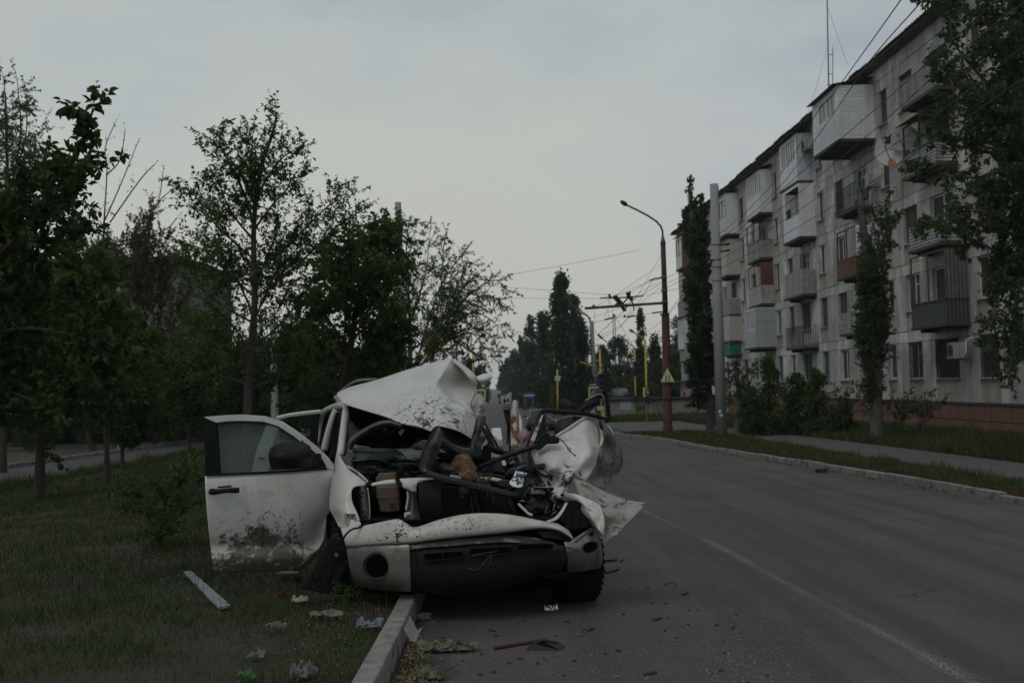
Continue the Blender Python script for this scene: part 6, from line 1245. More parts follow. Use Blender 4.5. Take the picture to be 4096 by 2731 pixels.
# ---- dangling headlight housing
hl_ = px('hanging_headlight', [(1330, 2140), (1345, 2134), (1390, 2176), (1396, 2200), (1398, 2262), (1378, 2290), (1345, 2330), (1312, 2378), (1260, 2366), (1200, 2356), (1204, 2340), (1250, 2275), (1290, 2195)], 7.92, 'black', .12, bevel=.015, label='black back of the torn out headlight hanging by its wires')
for (u, v, r_) in ((1346, 2217, .05), (1322, 2301, .052), (1266, 2302, .022), (1368, 2245, .012), (1310, 2160, .016), (1377, 2262, .016)):
    c = at(u, v, 7.905); mb = MB()
    for q in (1, .68, .4): mb.lathe([(r_*q, 0), (r_*q, -.008), (r_*q*.88, -.008), (r_*q*.88, 0)], Matrix.Translation(c) @ Matrix.Rotation(-pi/2, 4, 'X'), 24)
    obj('bulb_socket', mb, M['bumper_black'], hl_)
    if r_ in (.05, .022): 
        mb = MB(); mb.lathe([(.0001, .012), (r_*.33, .012), (r_*.33, .0)], Matrix.Translation(c) @ Matrix.Rotation(pi/2, 4, 'X'), 14); obj('bulb_base', mb, M['chrome'], hl_)
for pts in ([(1290, 2215, 7.9), (1330, 2260, 7.9), (1300, 2340, 7.9)], [(1350, 2150, 7.9), (1375, 2190, 7.9), (1382, 2240, 7.9)], [(1240, 2300, 7.9), (1280, 2340, 7.9), (1320, 2350, 7.9)], [(1285, 2250, 7.9), (1310, 2245, 7.9), (1350, 2262, 7.9)]): tb_('housing_rib', pts, .007, 'bumper_black', 6, parent=hl_)
tb_('headlight_wire', [(1345, 2180, 7.88), (1365, 2165, 7.85), (1385, 2135, 7.8), (1410, 2115, 7.8), (1440, 2108, 7.85), (1480, 2085, 7.95)], .008, 'black', 6)
# ---- bumper
def BY(u): t = (u-1880)/520; return 7.62+.32*t*t
def bb(u, v, o=0): return (u, v, BY(u)+o)
up = [(1364, 2111), (1440, 2104), (1520, 2088), (1590, 2076), (1625, 2092), (1662, 2108), (1765, 2076), (1884, 2054), (2021, 2056), (2150, 2079), (2240, 2100), (2288, 2140)]
lo = [(1384, 2184), (1450, 2180), (1520, 2176), (1590, 2173), (1625, 2171), (1662, 2168), (1765, 2153), (1884, 2140), (2021, 2127), (2150, 2112), (2235, 2122), (2294, 2158)]
R0 = [bb(u, v, .10) for u, v in up]; R1 = [bb(u, v+5, .03) for u, v in up]; R2 = [bb(u*.6+x*.4, v*.55+y*.45, -.01) for (u, v), (x, y) in zip(up, lo)]; R3 = [bb(u*.2+x*.8, v*.2+y*.8, -.02) for (u, v), (x, y) in zip(up, lo)]; R4 = [bb(x, y, .0) for x, y in lo]; R5 = [bb(x, y+2, .06) for x, y in lo]
sh('bumper_cover', [R0, R1, R2, R3, R4, R5], 'paint_bump', 90, 30, .004, 6, 2, label='bent white upper bumper cover splashed with black')
sh('cover_end', [[bb(2150, 2085, .02), bb(2225, 2092, .02), bb(2275, 2120, .06)], [bb(2190, 2100, .06), bb(2245, 2118, .05), bb(2290, 2145, .08)], [bb(2210, 2112, .08), bb(2255, 2135, .07), bb(2296, 2162, .1)]], 'paint', 14, 12, .01, 8)
px('bumper_gap', [bb(1660, 2175, .12), bb(1900, 2140, .12), bb(2150, 2118, .12), bb(2290, 2160, .12), bb(2290, 2200, .12), bb(1660, 2200, .12)], 7.8, 'void', .1)
sh('gap_bracket', [[bb(2150, 2125, .1), bb(2220, 2125, .1), bb(2280, 2150, .1)], [bb(2170, 2150, .08), bb(2230, 2155, .08), bb(2285, 2170, .1)]], 'rust', 10, 6, .01)
top = [(1631, 2173), (1700, 2162), (1795, 2155), (1900, 2146), (2033, 2140), (2140, 2150), (2212, 2170), (2262, 2184)]
sh('bumper_top', [[bb(u, v, .05) for u, v in top], [bb(u, v+12, -.0) for u, v in top], [bb(u, v+28, -.03) for u, v in top[:-1]]+[bb(2262, 2204, 0)]], 'bumper_scuff', 60, 8, .002)
ft = [(1638, 2202), (1700, 2192), (1795, 2184), (1900, 2176), (2033, 2168), (2140, 2174), (2220, 2188), (2272, 2200)]
fb = [(1640, 2362), (1700, 2372), (1795, 2378), (1914, 2368), (2033, 2345), (2146, 2304), (2215, 2288), (2272, 2262)]
slots = [(1697, 1849, 2209, 2236), (1878, 2048, 2190, 2218), (2072, 2212, 2176, 2198)]
rw = []
for t, o in ((0, 0), (.12, -.03), (.3, -.04), (.55, -.045), (.8, -.02), (1, .05)): rw.append([bb(a_[0]*(1-t)+b_[0]*t, a_[1]*(1-t)+b_[1]*t, o) for a_, b_ in zip(ft, fb)])
sh('bumper_valance', rw, 'bumper_black', 70, 30, .002, label='black lower bumper with three air slots')
for i, (a_, b_, c_, d_) in enumerate(slots):
    tl = -8*(i-1) if i != 0 else 6
    k = (14, 11, 6)[i]/2
    P = [bb(a_, c_+k, -.072), bb(a_+8, c_+k-3, -.072), bb(b_-8, c_-k, -.072), bb(b_, c_-k+4, -.072), bb(b_, d_-k-3, -.072), bb(b_-8, d_-k, -.072), bb(a_+8, d_+k, -.072), bb(a_, d_+k-4, -.072)]
    s_ = px('air_slot', P, 7.6, 'void', .012)
    mb = MB(); mb.tube([at(*p) for p in P+[P[0]]], .006, 5); obj('slot_lip', mb, M['bumper_black'], s_)
    um = (a_+b_)/2; px('slot_bar', [bb(um-2, c_, -.08), bb(um+2, c_, -.08), bb(um+2, d_, -.08), bb(um-2, d_, -.08)], 7.6, 'bumper_black', .01, parent=s_)
tb_('valance_seam', [bb(1662, 2204, -.03), bb(1665, 2260, -.045), bb(1660, 2330, -.03), bb(1655, 2372, .0)], .004, 'void', 4)
# left chrome corner with fog lamp hole
lc = [[bb(1384, 2187, .03), bb(1450, 2184, -.01), bb(1540, 2180, -.03), bb(1634, 2175, -.03)], [bb(1386, 2200, -.01), bb(1450, 2196, -.04), bb(1540, 2192, -.06), bb(1638, 2190, -.05)], [bb(1394, 2250, -.02), bb(1455, 2255, -.05), bb(1545, 2258, -.07), bb(1640, 2255, -.055)], [bb(1408, 2310, -.0), bb(1465, 2320, -.04), bb(1550, 2328, -.06), bb(1643, 2330, -.05)], [bb(1425, 2342, .06), bb(1475, 2352, .04), bb(1555, 2362, .03), bb(1644, 2365, .0)]]
cc = sh('bumper_corner', lc, 'chrome', 40, 30, .001, label='grey metal bumper corner with an empty round fog lamp hole')
def hole(u, v, r, Y, par, sq=1, tilt=0):
    c = at(u, v, Y); Mx = Matrix.Translation(c) @ Matrix.Rotation(tilt, 4, 'Y') @ Matrix.Diagonal((1, 1, sq, 1)) @ Matrix.Rotation(-pi/2, 4, 'X')
    mb = MB(); mb.lathe([(.0001, -.03), (r*.9, -.03), (r*.93, .0)], Mx, 32); mb2 = MB(); mb2.lathe([(r*.9, -.004), (r, .012), (r*1.12, .010), (r*1.16, -.02)], Mx, 32)
    obj('lamp_rim', mb2, M['chrome'], par, smooth=True); o = obj('lamp_hole', mb, M['void'], par); return o
h = hole(1508, 2262, .092, BY(1508)-.092, cc)
# right chrome corner
rcn = sh('bumper_corner', [[bb(2262, 2180, -.02), bb(2300, 2150, -.02), bb(2340, 2125, -.0), bb(2372, 2108, .06), bb(2394, 2125, .1)], [bb(2266, 2205, -.04), bb(2310, 2180, -.06), bb(2350, 2160, -.04), bb(2385, 2150, .02), bb(2402, 2160, .1)], [bb(2268, 2235, -.03), bb(2315, 2225, -.06), bb(2360, 2215, -.05), bb(2395, 2208, .02), bb(2410, 2210, .12)], [bb(2268, 2262, -.0), bb(2318, 2258, -.03), bb(2360, 2250, -.02), bb(2394, 2248, .03), bb(2408, 2245, .12)], [bb(2272, 2286, .05), bb(2320, 2284, .03), bb(2360, 2278, .04), bb(2390, 2272, .08), bb(2402, 2266, .14)]], 'chrome', 36, 36, .006, 6, 3, label='bent chrome bumper corner at the right')
hole(2360, 2186, .06, BY(2360)-.085, rcn, .6, -.35); hole(2366, 2132, .012, BY(2366)-.01, rcn)
tb_('rusty_crease', [bb(2300, 2168, -.05), bb(2330, 2145, -.04), bb(2360, 2120, -.0)], .007, 'rust', 5)
sh('crease_fold', [[bb(2256, 2165, -.04), bb(2290, 2172, -.06), bb(2325, 2200, -.06)], [bb(2262, 2185, -.07), bb(2300, 2195, -.09), bb(2338, 2212, -.06)]], 'chrome', 12, 6, .01, 12)
px('splash_guard', [bb(2140, 2305, .06), bb(2270, 2285, .06), bb(2330, 2290, .1), bb(2280, 2312, .1), bb(2225, 2318, .1)], 7.8, 'black', .01)
# stalks caught on the bumper
for pts in ([(1868, 2270, 7.52), (1905, 2278, 7.5), (1935, 2250, 7.5), (1965, 2215, 7.5)], [(1965, 2215, 7.5), (1962, 2245, 7.5), (1952, 2258, 7.5)], [(1890, 2222, 7.52), (1930, 2212, 7.5), (1990, 2204, 7.5)], [(1886, 2225, 7.52), (1898, 2212, 7.5)], [(1880, 2072, 7.6), (1886, 2095, 7.58), (1895, 2105, 7.58)]): tb_('dry_stalk', pts, .0022, 'tank', 4)
# ---- wheels
def wheel(u, v, Y, R, wdt, yaw, roll_=0, lab=None):
    c = at(u, v, Y); c.z = gz(0, Y)+R-.02 if v > 2150 else c.z
    Mx = Matrix.Translation(c) @ Matrix.Rotation(yaw, 4, 'Z') @ Matrix.Rotation(roll_, 4, 'Y') @ Matrix.Rotation(pi/2, 4, 'Y'); w2 = wdt/2
    mb = MB(); mb.lathe([(R*.62, -w2*.8), (R*.8, -w2), (R*.94, -w2*.98), (R*.985, -w2*.8), (R*.985, w2*.8), (R*.94, w2*.98), (R*.8, w2), (R*.62, w2*.8)], Mx, 48)
    o = obj('front_wheel', mb, M['tyre'], trk, smooth=True, label=lab)
    mb = MB(); nb = 40
    for k in range(nb):
        for j, zc in enumerate((-w2*.72, -w2*.25, w2*.25, w2*.72)):
            a0 = 2*pi*(k+.5*(j % 2)+.06*j)/nb; a1 = a0+2*pi/nb*.62; z0, z1 = zc-w2*.2, zc+w2*.2
            vs = [Mx @ Vector((r*cos(a), r*sin(a), z+s_)) for r in (R*.98, R*1.018) for (a, z, s_) in ((a0, z0, 0), (a1, z0, w2*.07), (a1, z1, w2*.07), (a0, z1, 0))]
            mb.add(vs, [(4, 5, 6, 7), (0, 1, 5, 4), (1, 2, 6, 5), (2, 3, 7, 6), (3, 0, 4, 7)])
    obj('tread', mb, M['tyre'], o, kind='stuff')
    mb = MB(); mb.lathe([(R*.63, -w2*.8), (R*.6, -w2*.55), (R*.3, -w2*.35), (.0001, -w2*.4)], Mx, 24); mb.lathe([(R*.63, w2*.8), (R*.58, w2*.3), (.0001, w2*.2)], Mx, 24); obj('rim', mb, M['steelsheet'], o, smooth=True)
wheel(2290, 2220, 8.5, .39, .29, radians(15), 0, 'front tyre on the road with deep tread')
wheel(1400, 2200, 8.7, .395, .27, radians(4), 0, 'front tyre hidden in the grass behind the hanging headlight')
mb = MB()
for (x, y) in ((-1.0, 12.9), (.62, 12.9)):
    Mx = Matrix.Translation((x, y, gz(0, y)+.39)) @ Matrix.Rotation(pi/2, 4, 'Y'); mb = MB(); mb.lathe([(.01, -.12), (.25, -.14), (.39, -.13), (.39, .13), (.25, .14), (.01, .12)], Mx, 28); obj('rear_wheel', mb, M['tyre'], trk, smooth=True)
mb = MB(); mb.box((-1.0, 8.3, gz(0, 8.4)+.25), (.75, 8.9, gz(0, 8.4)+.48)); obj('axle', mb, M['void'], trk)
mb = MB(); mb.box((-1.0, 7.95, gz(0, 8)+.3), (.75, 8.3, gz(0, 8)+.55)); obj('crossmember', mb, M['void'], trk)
mb = MB(); mb.box((-1.02, 7.9, gz(0, 8)+.20), (.62, 13.4, gz(0, 8)+.3)); obj('shade_tray', mb, M['void'], trk)  # unseen tray added to block light and deepen the shade under the truck
mb = MB(); mb.box((-.98, 8.95, gz(0, 8)+.02), (.55, 9.15, gz(0, 8)+.3)); obj('shade_block', mb, M['void'], trk)  # black block added below the tray, closes off light from behind
# ---- things lying on the wreck
mb = MB(); G = patch([[(1830, 1828, 8.3), (1865, 1824, 8.28), (1880, 1850, 8.3)], [(1815, 1860, 8.25), (1860, 1862, 8.15), (1895, 1870, 8.3)], [(1835, 1890, 8.2), (1870, 1890, 8.1), (1900, 1900, 8.2)], [(1850, 1915, 8.12), (1880, 1920, 8.05), (1908, 1918, 8.12)]], 26, 36, .035, 22, 3)
M['foam'] = mat('dirty_foam', (.10, .055, .028), .95, .45, 25, bump=1, bscale=90, col2=(.26, .20, .13), c2=(.53, .66), c2scale=12)
r = empty('foam_lump', at(1870, 1918, 8.15), 'ragged brown lump of stuffing lying on the engine bay', 'debris')
obj('lump', G, M['foam'], r, smooth=True, solid=.05)
obj('tail', MB().tube([at(*p) for p in smoothpts([(1768, 1855, 8.25), (1775, 1868, 8.25), (1800, 1875, 8.22), (1830, 1872, 8.2)], 3)], .02, 7), M['foam'], r, smooth=True)
th = patch([[(2063, 1882, 8.12), (2085, 1886, 8.12), (2110, 1892, 8.14)], [(2052, 1905, 8.08), (2078, 1908, 8.05), (2100, 1905, 8.1)], [(2038, 1930, 8.02), (2062, 1938, 8.0), (2092, 1938, 8.05)], [(2045, 1940, 8.0), (2068, 1948, 7.98), (2088, 1946, 8.0)]], 14, 14, .006, 12, 5)
thing('white_sheet', th, mat('dirty_paper', (.62, .64, .68), .7, .05, 4, stains=[((.02, .02, .02), tuple(at(2075, 1905, 8.08)), .25, 26, .78, 'blot')]), 'stained white sheet of paper lying in the engine bay beside the driver door', 'paper', solid=.002, smooth=True)
vs = []
for i in range(60):
    c = at(rs.uniform(1890, 1960), rs.uniform(1900, 1935), rs.uniform(8.05, 8.25)); vs.append(c)
P = np.array([tuple(v) for v in vs]); o = leaves('dead_leaf_heap', P, RS.normal(0, 1, (60, 3)), .035, M['leaf_yel'], None, oval=False, kind='stuff'); tag(o, 'withered leaves and weeds lying across the long bar', 'leaves')
# ================================================================ poles, lamps, signals, signs, wires
M['blue'] = mat('sign_blue', (.01, .05, .22), .5, .05); M['signwhite'] = mat('sign_white', (.55, .55, .52), .5, .08); M['signyel'] = mat('sign_yellow_green', (.55, .68, .02), .45, .05)
M['darkbox'] = mat('signal_housing', (.010, .011, .011), .5, .2); M['redlens'] = mat('dull_lens', (.05, .012, .01), .3, .1); M['greenlens'] = mat('green_lens', (.01, .035, .02), .3, .1)
M['greenpaint'] = mat('green_paint', (.02, .09, .06), .8, .2, 20); M['palesign'] = mat('pale_blue_sign', (.38, .47, .50), .6, .1)
M['greenbeam'] = mat('green_beam', (.03, .055, .042), .7, .2)
def text(name, s, p, h, m, parent, R=(1, 0, 0), U=(0, 0, 1), ex=.004, sx=1, align='CENTER'):
    cu = bpy.data.curves.new(name, 'FONT'); cu.body = s; cu.size = h/.7; cu.extrude = ex; cu.align_x = align; cu.resolution_u = 2
    t_ = bpy.data.objects.new('tmp_text', cu); C.objects.link(t_)
    me = bpy.data.meshes.new_from_object(t_.evaluated_get(bpy.context.evaluated_depsgraph_get()))
    bpy.data.objects.remove(t_); me.materials.clear(); me.materials.append(m)
    R, U = Vector(R).normalized(), Vector(U).normalized(); Nn = R.cross(U)
    Mx = Matrix((tuple(R*sx), tuple(U), tuple(Nn))).transposed().to_4x4(); me.transform(Mx)
    o = bpy.data.objects.new(name, me); C.objects.link(o); o.parent = parent; o.location = Vector(p)-ORIG[parent.name]; ORIG[o.name] = Vector(p); return o
def base_pt(u, v): return gnd(u, v)
# right concrete pole
b = gnd(2888, 1760); t1 = at(2856, 737, b.y)
r = empty('concrete_pole', b, 'bare round concrete pole on the verge in front of the apartment block', 'pole', 'concrete trolley wire poles')
obj('shaft', MB().tube([b-Vector((0, 0, .2)), b.lerp(t1, .5), t1], [.205, .18, .15], 20), M['concrete'], r, smooth=True)
for v in (985, 1045, 1075, 1130, 1520): 
    c = b.lerp(t1, (1760-v)/(1760-737)); rr = .205-.055*(1760-v)/1023
    obj('band', MB().tube([c, c+Vector((0, 0, .05))], rr+.012, 20), M['steel'], r)
for (v, s_) in ((985, 1), (1010, 1), (1045, -1)):
    c = b.lerp(t1, (1760-v)/(1760-737)); obj('insulator', MB().tube([c+Vector((.15*s_, -.1, 0)), c+Vector((.42*s_, -.3, .02))], [.03, .045], 8), M['black'], r)
obj('conduit', MB().tube([at(2872, 745, b.y-.1), at(2874, 800, b.y-.1)], .02, 6), M['steel'], r)
px_ = [(2873, 1640), (2878, 1655)]
for (u, v) in px_: obj('paper_notice', pxpoly([(u, v), (u+12, v), (u+12, v+10), (u, v+10)], b.y-.215, .005), M['signwhite'], r)
# left concrete pole
t1 = at(1592, 810, 35); b = Vector((at(1622, 1750, 35).x, 35, gz(0, 35)))
r = empty('concrete_pole', b, 'grey concrete pole rising behind the dense leafy tree', 'pole', 'concrete trolley wire poles')
obj('shaft', MB().tube([b-Vector((0, 0, .2)), b.lerp(t1, .5), t1], [.17, .14, .11], 16), M['concrete'], r, smooth=True)
for f in (.55, .62): c = b.lerp(t1, f); obj('band', MB().tube([c, c+Vector((0, 0, .05))], .15, 16), M['steel'], r)
# rusty lamp post
b = gnd(2672, 1740); Yp = b.y
r = empty('rusty_lamp_post', b, 'tall rust brown steel lamp post with a long curved arm', 'lamp post')
J1 = at(2662, 1262, Yp); J2 = at(2652, 975, Yp)
obj('lower_shaft', MB().tube([b-Vector((0, 0, .2)), b+Vector((0, 0, .35)), b+Vector((0, 0, .36)), J1], [.21, .21, .185, .165], 18), M['rust'], r, smooth=True)
obj('upper_shaft', MB().tube([J1, J2], [.115, .105], 14), M['rust'], r, smooth=True)
obj('neck', MB().tube([J2, at(2651, 945, Yp)], [.12, .05], 12), M['steel'], r, smooth=True)
arm = [(2651, 945), (2650, 925), (2643, 905), (2625, 885), (2590, 862), (2540, 836), (2505, 820)]
obj('arm', MB().tube([at(u, v, Yp-i*.15) for i, (u, v) in enumerate(arm)], .04, 8), M['steel'], r, smooth=True)
obj('lamp_head', MB().tube([at(2508, 821, Yp-.9), at(2500, 816, Yp-.95), at(2488, 808, Yp-1), at(2481, 804, Yp-1)], [.05, .10, .08, .03], 10), M['darkbox'], r, smooth=True)
for v in (1112, 1165, 1212, 1262, 1600, 1690):
    f = (1740-v)/(1740-975); c = b.lerp(J2, f); rr = .13 if v < 1262 else .19
    obj('clamp', MB().tube([c, c+Vector((0, 0, .07))], rr+.012, 16), M['steel'] if v < 1262 else M['rust'], r)
# triangular two-way traffic sign
c = at(2671, 1525, Yp-.25); s_ = 49/FPX*Yp
sg = empty('two_way_sign', c-Vector((0, 0, .05)), 'triangular two way traffic sign with pale border on the rusty lamp post', 'road sign')
def tri(k, o): return [c+Vector((-s_*.58*k, o, s_*.42-s_*.47*k)), c+Vector((s_*.58*k, o, s_*.42-s_*.47*k)), c+Vector((0, o, s_*.42+s_*.66*k))]
obj('board', MB().poly(tri(1, 0), (0, .02, 0)), M['signyel'], sg); obj('face', MB().poly(tri(.80, -.006), (0, .005, 0)), M['signwhite'], sg)
def arrow(x, dn):
    z0, z1 = c.z+.02*s_, c.z+.52*s_; w_ = .035*s_
    P = [(x-w_, z0), (x+w_, z0), (x+w_, z1-.16*s_), (x+2.6*w_, z1-.16*s_), (x, z1), (x-2.6*w_, z1-.16*s_), (x-w_, z1-.16*s_)]
    if dn: P = [(a, z0+z1-q) for a, q in P][::-1]
    obj('arrow', MB().poly([Vector((a, c.y-.012, q)) for a, q in P], (0, .004, 0)), M['darkbox'], sg)
arrow(c.x-.13*s_, True); arrow(c.x+.13*s_, False)
# yellow posts and signals
def signal(p, parent, k=.9):
    x, y, z = p; o = obj('signal_head', MB().box((x-.16*k, y-.1, z-.45*k), (x+.16*k, y+.12, z+.45*k)), M['darkbox'], parent, bevel=.03)
    for i, m in enumerate(('greenlens', 'steel', 'redlens')):
        zc = z+(-.28+.28*i)*k; obj('lens', MB().lathe([(.0001, 0), (.1*k, 0)], Matrix.Translation((x, y-.105, zc)) @ Matrix.Rotation(pi/2, 4, 'X'), 14), M[m], o)
        obj('visor', MB().lathe([(.115*k, 0), (.12*k, .16)], Matrix.Translation((x, y-.1, zc)) @ Matrix.Rotation(pi/2, 4, 'X'), 14), M['darkbox'], o)
def ypost(u0, v0, u1, v1, label, Y=None, rad=.075, arm=None):
    b = gnd(u0, v0) if Y is None else Vector((at(u0, v0, Y).x, Y, gz(0, Y))); top = at(u1, v1, b.y)
    r = empty('yellow_post', b, label, 'signal post', 'yellow painted posts at the crossing')
    obj('post', MB().tube([b-Vector((0, 0, .1)), top], [rad, rad*.8], 10), M['yellow'], r, smooth=True)
    if arm: obj('arm', MB().tube([at(u, v, b.y) for u, v in arm], rad*.55, 8), M['yellow'], r, smooth=True)
    return r, b
r, b = ypost(2408, 1690, 2399, 1392, 'yellow signal post with a long side arm reaching left over the road', arm=[(2402, 1468), (2360, 1458), (2317, 1447)])
signal(tuple(at(2403, 1522, b.y-.15)), r, 1.0); signal(tuple(at(2309, 1458, b.y)), r, .95)
c = at(2404, 1632, b.y-.12); o = obj('plate', MB().box((c.x-.24, c.y, c.z-.12), (c.x+.24, c.y+.02, c.z+.12)), M['signwhite'], r); text('plate_text', 'CTO', (c.x, c.y-.005, c.z-.06), .13, M['darkbox'], r)
ca = at(2413, 1655, b.y-.1); obj('control_box', MB().box((ca.x-.1, ca.y, ca.z-.2), (ca.x+.1, ca.y+.15, ca.z+.2)), M['yellow'], r)
r, b = ypost(2545, 1678, 2538, 1398, 'yellow signal post carrying a dark traffic light on each side', arm=[(2538, 1400), (2534, 1386), (2520, 1376), (2500, 1366)])
signal(tuple(at(2544, 1472, b.y-.15)), r, 1.05); signal(tuple(at(2563, 1468, b.y+.1)), r, .95); signal(tuple(at(2552, 1538, b.y+.15)), r, .8)
obj('junction_box', MB().box(tuple(at(2543, 1600, b.y)-Vector((.18, .15, .12))), tuple(at(2543, 1590, b.y)+Vector((.18, .15, .12)))), M['darkbox'], r, bevel=.02)
r, b = ypost(2590, 1692, 2581, 1365, 'yellow lamp post with an arm bent to the left, farthest right of the yellow posts', arm=[(2581, 1367), (2577, 1357), (2560, 1345), (2532, 1326)])
obj('lamp_head', MB().tube([at(2534, 1328, b.y), at(2524, 1322, b.y), at(2516, 1318, b.y)], [.06, .1, .03], 8), M['steel'], r, smooth=True)
obj('junction_box', MB().box(tuple(at(2588, 1604, b.y)-Vector((.18, .15, .12))), tuple(at(2588, 1594, b.y)+Vector((.18, .15, .12)))), M['darkbox'], r, bevel=.02)
c = at(2579, 1568, b.y-.1); obj('side_sign', MB().box((c.x-.06, c.y-.25, c.z-.27), (c.x+.02, c.y+.25, c.z+.27)), M['signyel'], r); obj('side_sign_face', MB().box((c.x-.04, c.y-.26, c.z-.2), (c.x+.03, c.y-.25, c.z+.2)), M['blue'], r)
c = at(2587, 1568, b.y-.15); obj('plate', MB().box((c.x-.12, c.y, c.z-.06), (c.x+.12, c.y+.02, c.z+.06)), M['signwhite'], r)
r, b = ypost(2232, 1677, 2229, 1477, 'yellow post with a small pale blue plate beside the tall far poplar')
c = at(2230, 1513, b.y-.1); s2 = 21/FPX*b.y/2; obj('plate', MB().box((c.x-s2, c.y, c.z-s2), (c.x+s2, c.y+.02, c.z+s2)), M['palesign'], r); obj('plate_mark', MB().box((c.x-s2*.25, c.y-.005, c.z-s2*.5), (c.x+s2*.25, c.y-.001, c.z+s2*.4)), M['yellow'], r)
r, b = ypost(1896, 1700, 1892, 1400, 'yellow post with a curved arm inside the wispy tree left of the road', Y=56, arm=[(1892, 1402), (1894, 1380), (1903, 1362), (1925, 1345), (1945, 1335)])
# pedestrian crossing signs
def ped(u, v, wpx, Y, label, upper=None):
    c = at(u, v, Y); k = wpx/FPX*Y/2; g = Vector((c.x, c.y, gz(0, Y)))
    r = empty('pedestrian_crossing_sign', g, label, 'road sign')
    obj('board', MB().box((c.x-k, c.y, c.z-k), (c.x+k, c.y+.03, c.z+k)), M['signyel'], r)
    obj('blue_field', MB().box((c.x-k*.7, c.y-.012, c.z-k*.7), (c.x+k*.7, c.y-.002, c.z+k*.7)), M['blue'], r)
    obj('white_triangle', MB().poly([Vector((c.x-k*.58, c.y-.018, c.z-k*.5)), Vector((c.x+k*.58, c.y-.018, c.z-k*.5)), Vector((c.x, c.y-.018, c.z+k*.55))], (0, .004, 0)), M['signwhite'], r)
    w_ = MB(); q = lambda a, b_: Vector((c.x+a*k, c.y-.024, c.z+b_*k))
    w_.tube([q(-.02, .2), q(-.02, -.08)], k*.06, 5); w_.tube([q(-.02, -.08), q(-.2, -.42)], k*.045, 5); w_.tube([q(-.02, -.08), q(.16, -.42)], k*.045, 5); w_.tube([q(-.02, .14), q(.16, -.05)], k*.035, 5); w_.tube([q(-.02, .14), q(-.18, -.04)], k*.035, 5); w_.lathe([(.0001, 0), (k*.07, 0)], Matrix.Translation(q(0, .3)) @ Matrix.Rotation(pi/2, 4, 'X'), 10)
    obj('walking_figure', w_, M['darkbox'], r, kind='stuff')
    obj('pole', MB().tube([g-Vector((0, 0, .1)), Vector((c.x, c.y+.06, c.z+k))], .035, 8), M['steel'], r)
    if upper:
        z = c.z+k*1.35; obj('upper_plate', MB().box((c.x-k*.8, c.y, z-k*.3), (c.x+k*.55, c.y+.02, z+k*.3)), M['blue'], r); obj('upper_stripe', MB().box((c.x-k*.7, c.y-.006, z-k*.1), (c.x+k*.45, c.y-.001, z+k*.08)), M['signwhite'], r)
ped(1922, 1577, 40, 66, 'yellow bordered pedestrian crossing sign left of the distant road')
ped(2376, 1568, 44, 64, 'yellow bordered pedestrian crossing sign with a blue plate above it at right', True)
c = at(2119, 1580, 105); r = empty('direction_sign', Vector((c.x, 105, gz(0, 105))), 'distant blue direction sign with a white stripe beside the far poles', 'road sign')
obj('board', MB().box((c.x-.6, 105, c.z-.32), (c.x+.5, 105.04, c.z+.32)), M['blue'], r); obj('stripe', MB().box((c.x-.58, 104.985, c.z-.1), (c.x+.46, 104.995, c.z+.05)), M['signwhite'], r)
for x in (-.45, .35): obj('leg', MB().tube([(c.x+x, 105.08, gz(0, 105)), (c.x+x, 105.08, c.z)], .04, 6), M['steel'], r)
# far concrete lamp posts
def lamppost(u0, u1, vt, Y, label, rad=.16, arms=(), beam=None):
    t1 = at(u1, vt, Y); b = Vector((at(u0, 1640, Y).x, Y, gz(0, Y))); r = empty('concrete_lamp_post', b, label, 'lamp post', 'concrete posts along the distant road')
    obj('shaft', MB().tube([b, t1], [rad*1.3, rad], 10), M['concrete'], r, smooth=True)
    for a in arms: obj('arm', MB().tube([at(u, v, Y) for u, v in a], .05, 6), M['steel'], r); e_ = a[-1]; obj('lamp_head', MB().tube([at(e_[0], e_[1], Y), at(e_[0]-8, e_[1]-5, Y)], [.11, .07], 8), M['steel'], r)
    if beam: obj('cross_beam', MB().tube([at(u, v, Y) for u, v in beam], .07, 6), M['steel'], r)
lamppost(2383, 2366, 1284, 95, 'concrete lamp post with two curved arms right of the far poplars', .2, [[(2363, 1290), (2360, 1272), (2345, 1258), (2315, 1242), (2274, 1210)], [(2361, 1290), (2354, 1268), (2335, 1256), (2312, 1250)]], beam=[(2176, 1421), (2250, 1418), (2360, 1413)])
lamppost(2176, 2166, 1346, 120, 'bare far concrete post in front of the tall far poplars', .15)
lamppost(2155, 2147, 1385, 150, 'far concrete lamp post with an arm reaching left', .16, [[(2147, 1388), (2140, 1372), (2120, 1360), (2082, 1343)]])
lamppost(2120, 2118, 1420, 180, 'far thin post, third from the right of the distant row', .16)
lamppost(2100, 2096, 1446, 215, 'far thin post, fourth from the right of the distant row', .18)
lamppost(2084, 2079, 1458, 240, 'very far post with a small arm over the road', .18, [[(2079, 1460), (2074, 1450), (2063, 1446)]])
# lattice mast far away
Y = 240; r = empty('lattice_mast', Vector((at(2458, 1545, Y).x, Y, gz(0, Y))), 'thin hazy lattice mast standing up behind the trees of the crossing', 'mast'); mb = MB()
for dx in (-1, 1):
    obj('mast_leg', MB().tube([at(2458+dx*8, 1500, Y), at(2457+dx*3, 1262, Y)], .12, 4), M['steel'], r)
for k in range(12): mb.tube([at(2450+k*.4, 1490-k*19, Y), at(2465-k*.4, 1480-k*19, Y)], .06, 3)
obj('bracing', mb, M['steel'], r, kind='stuff')
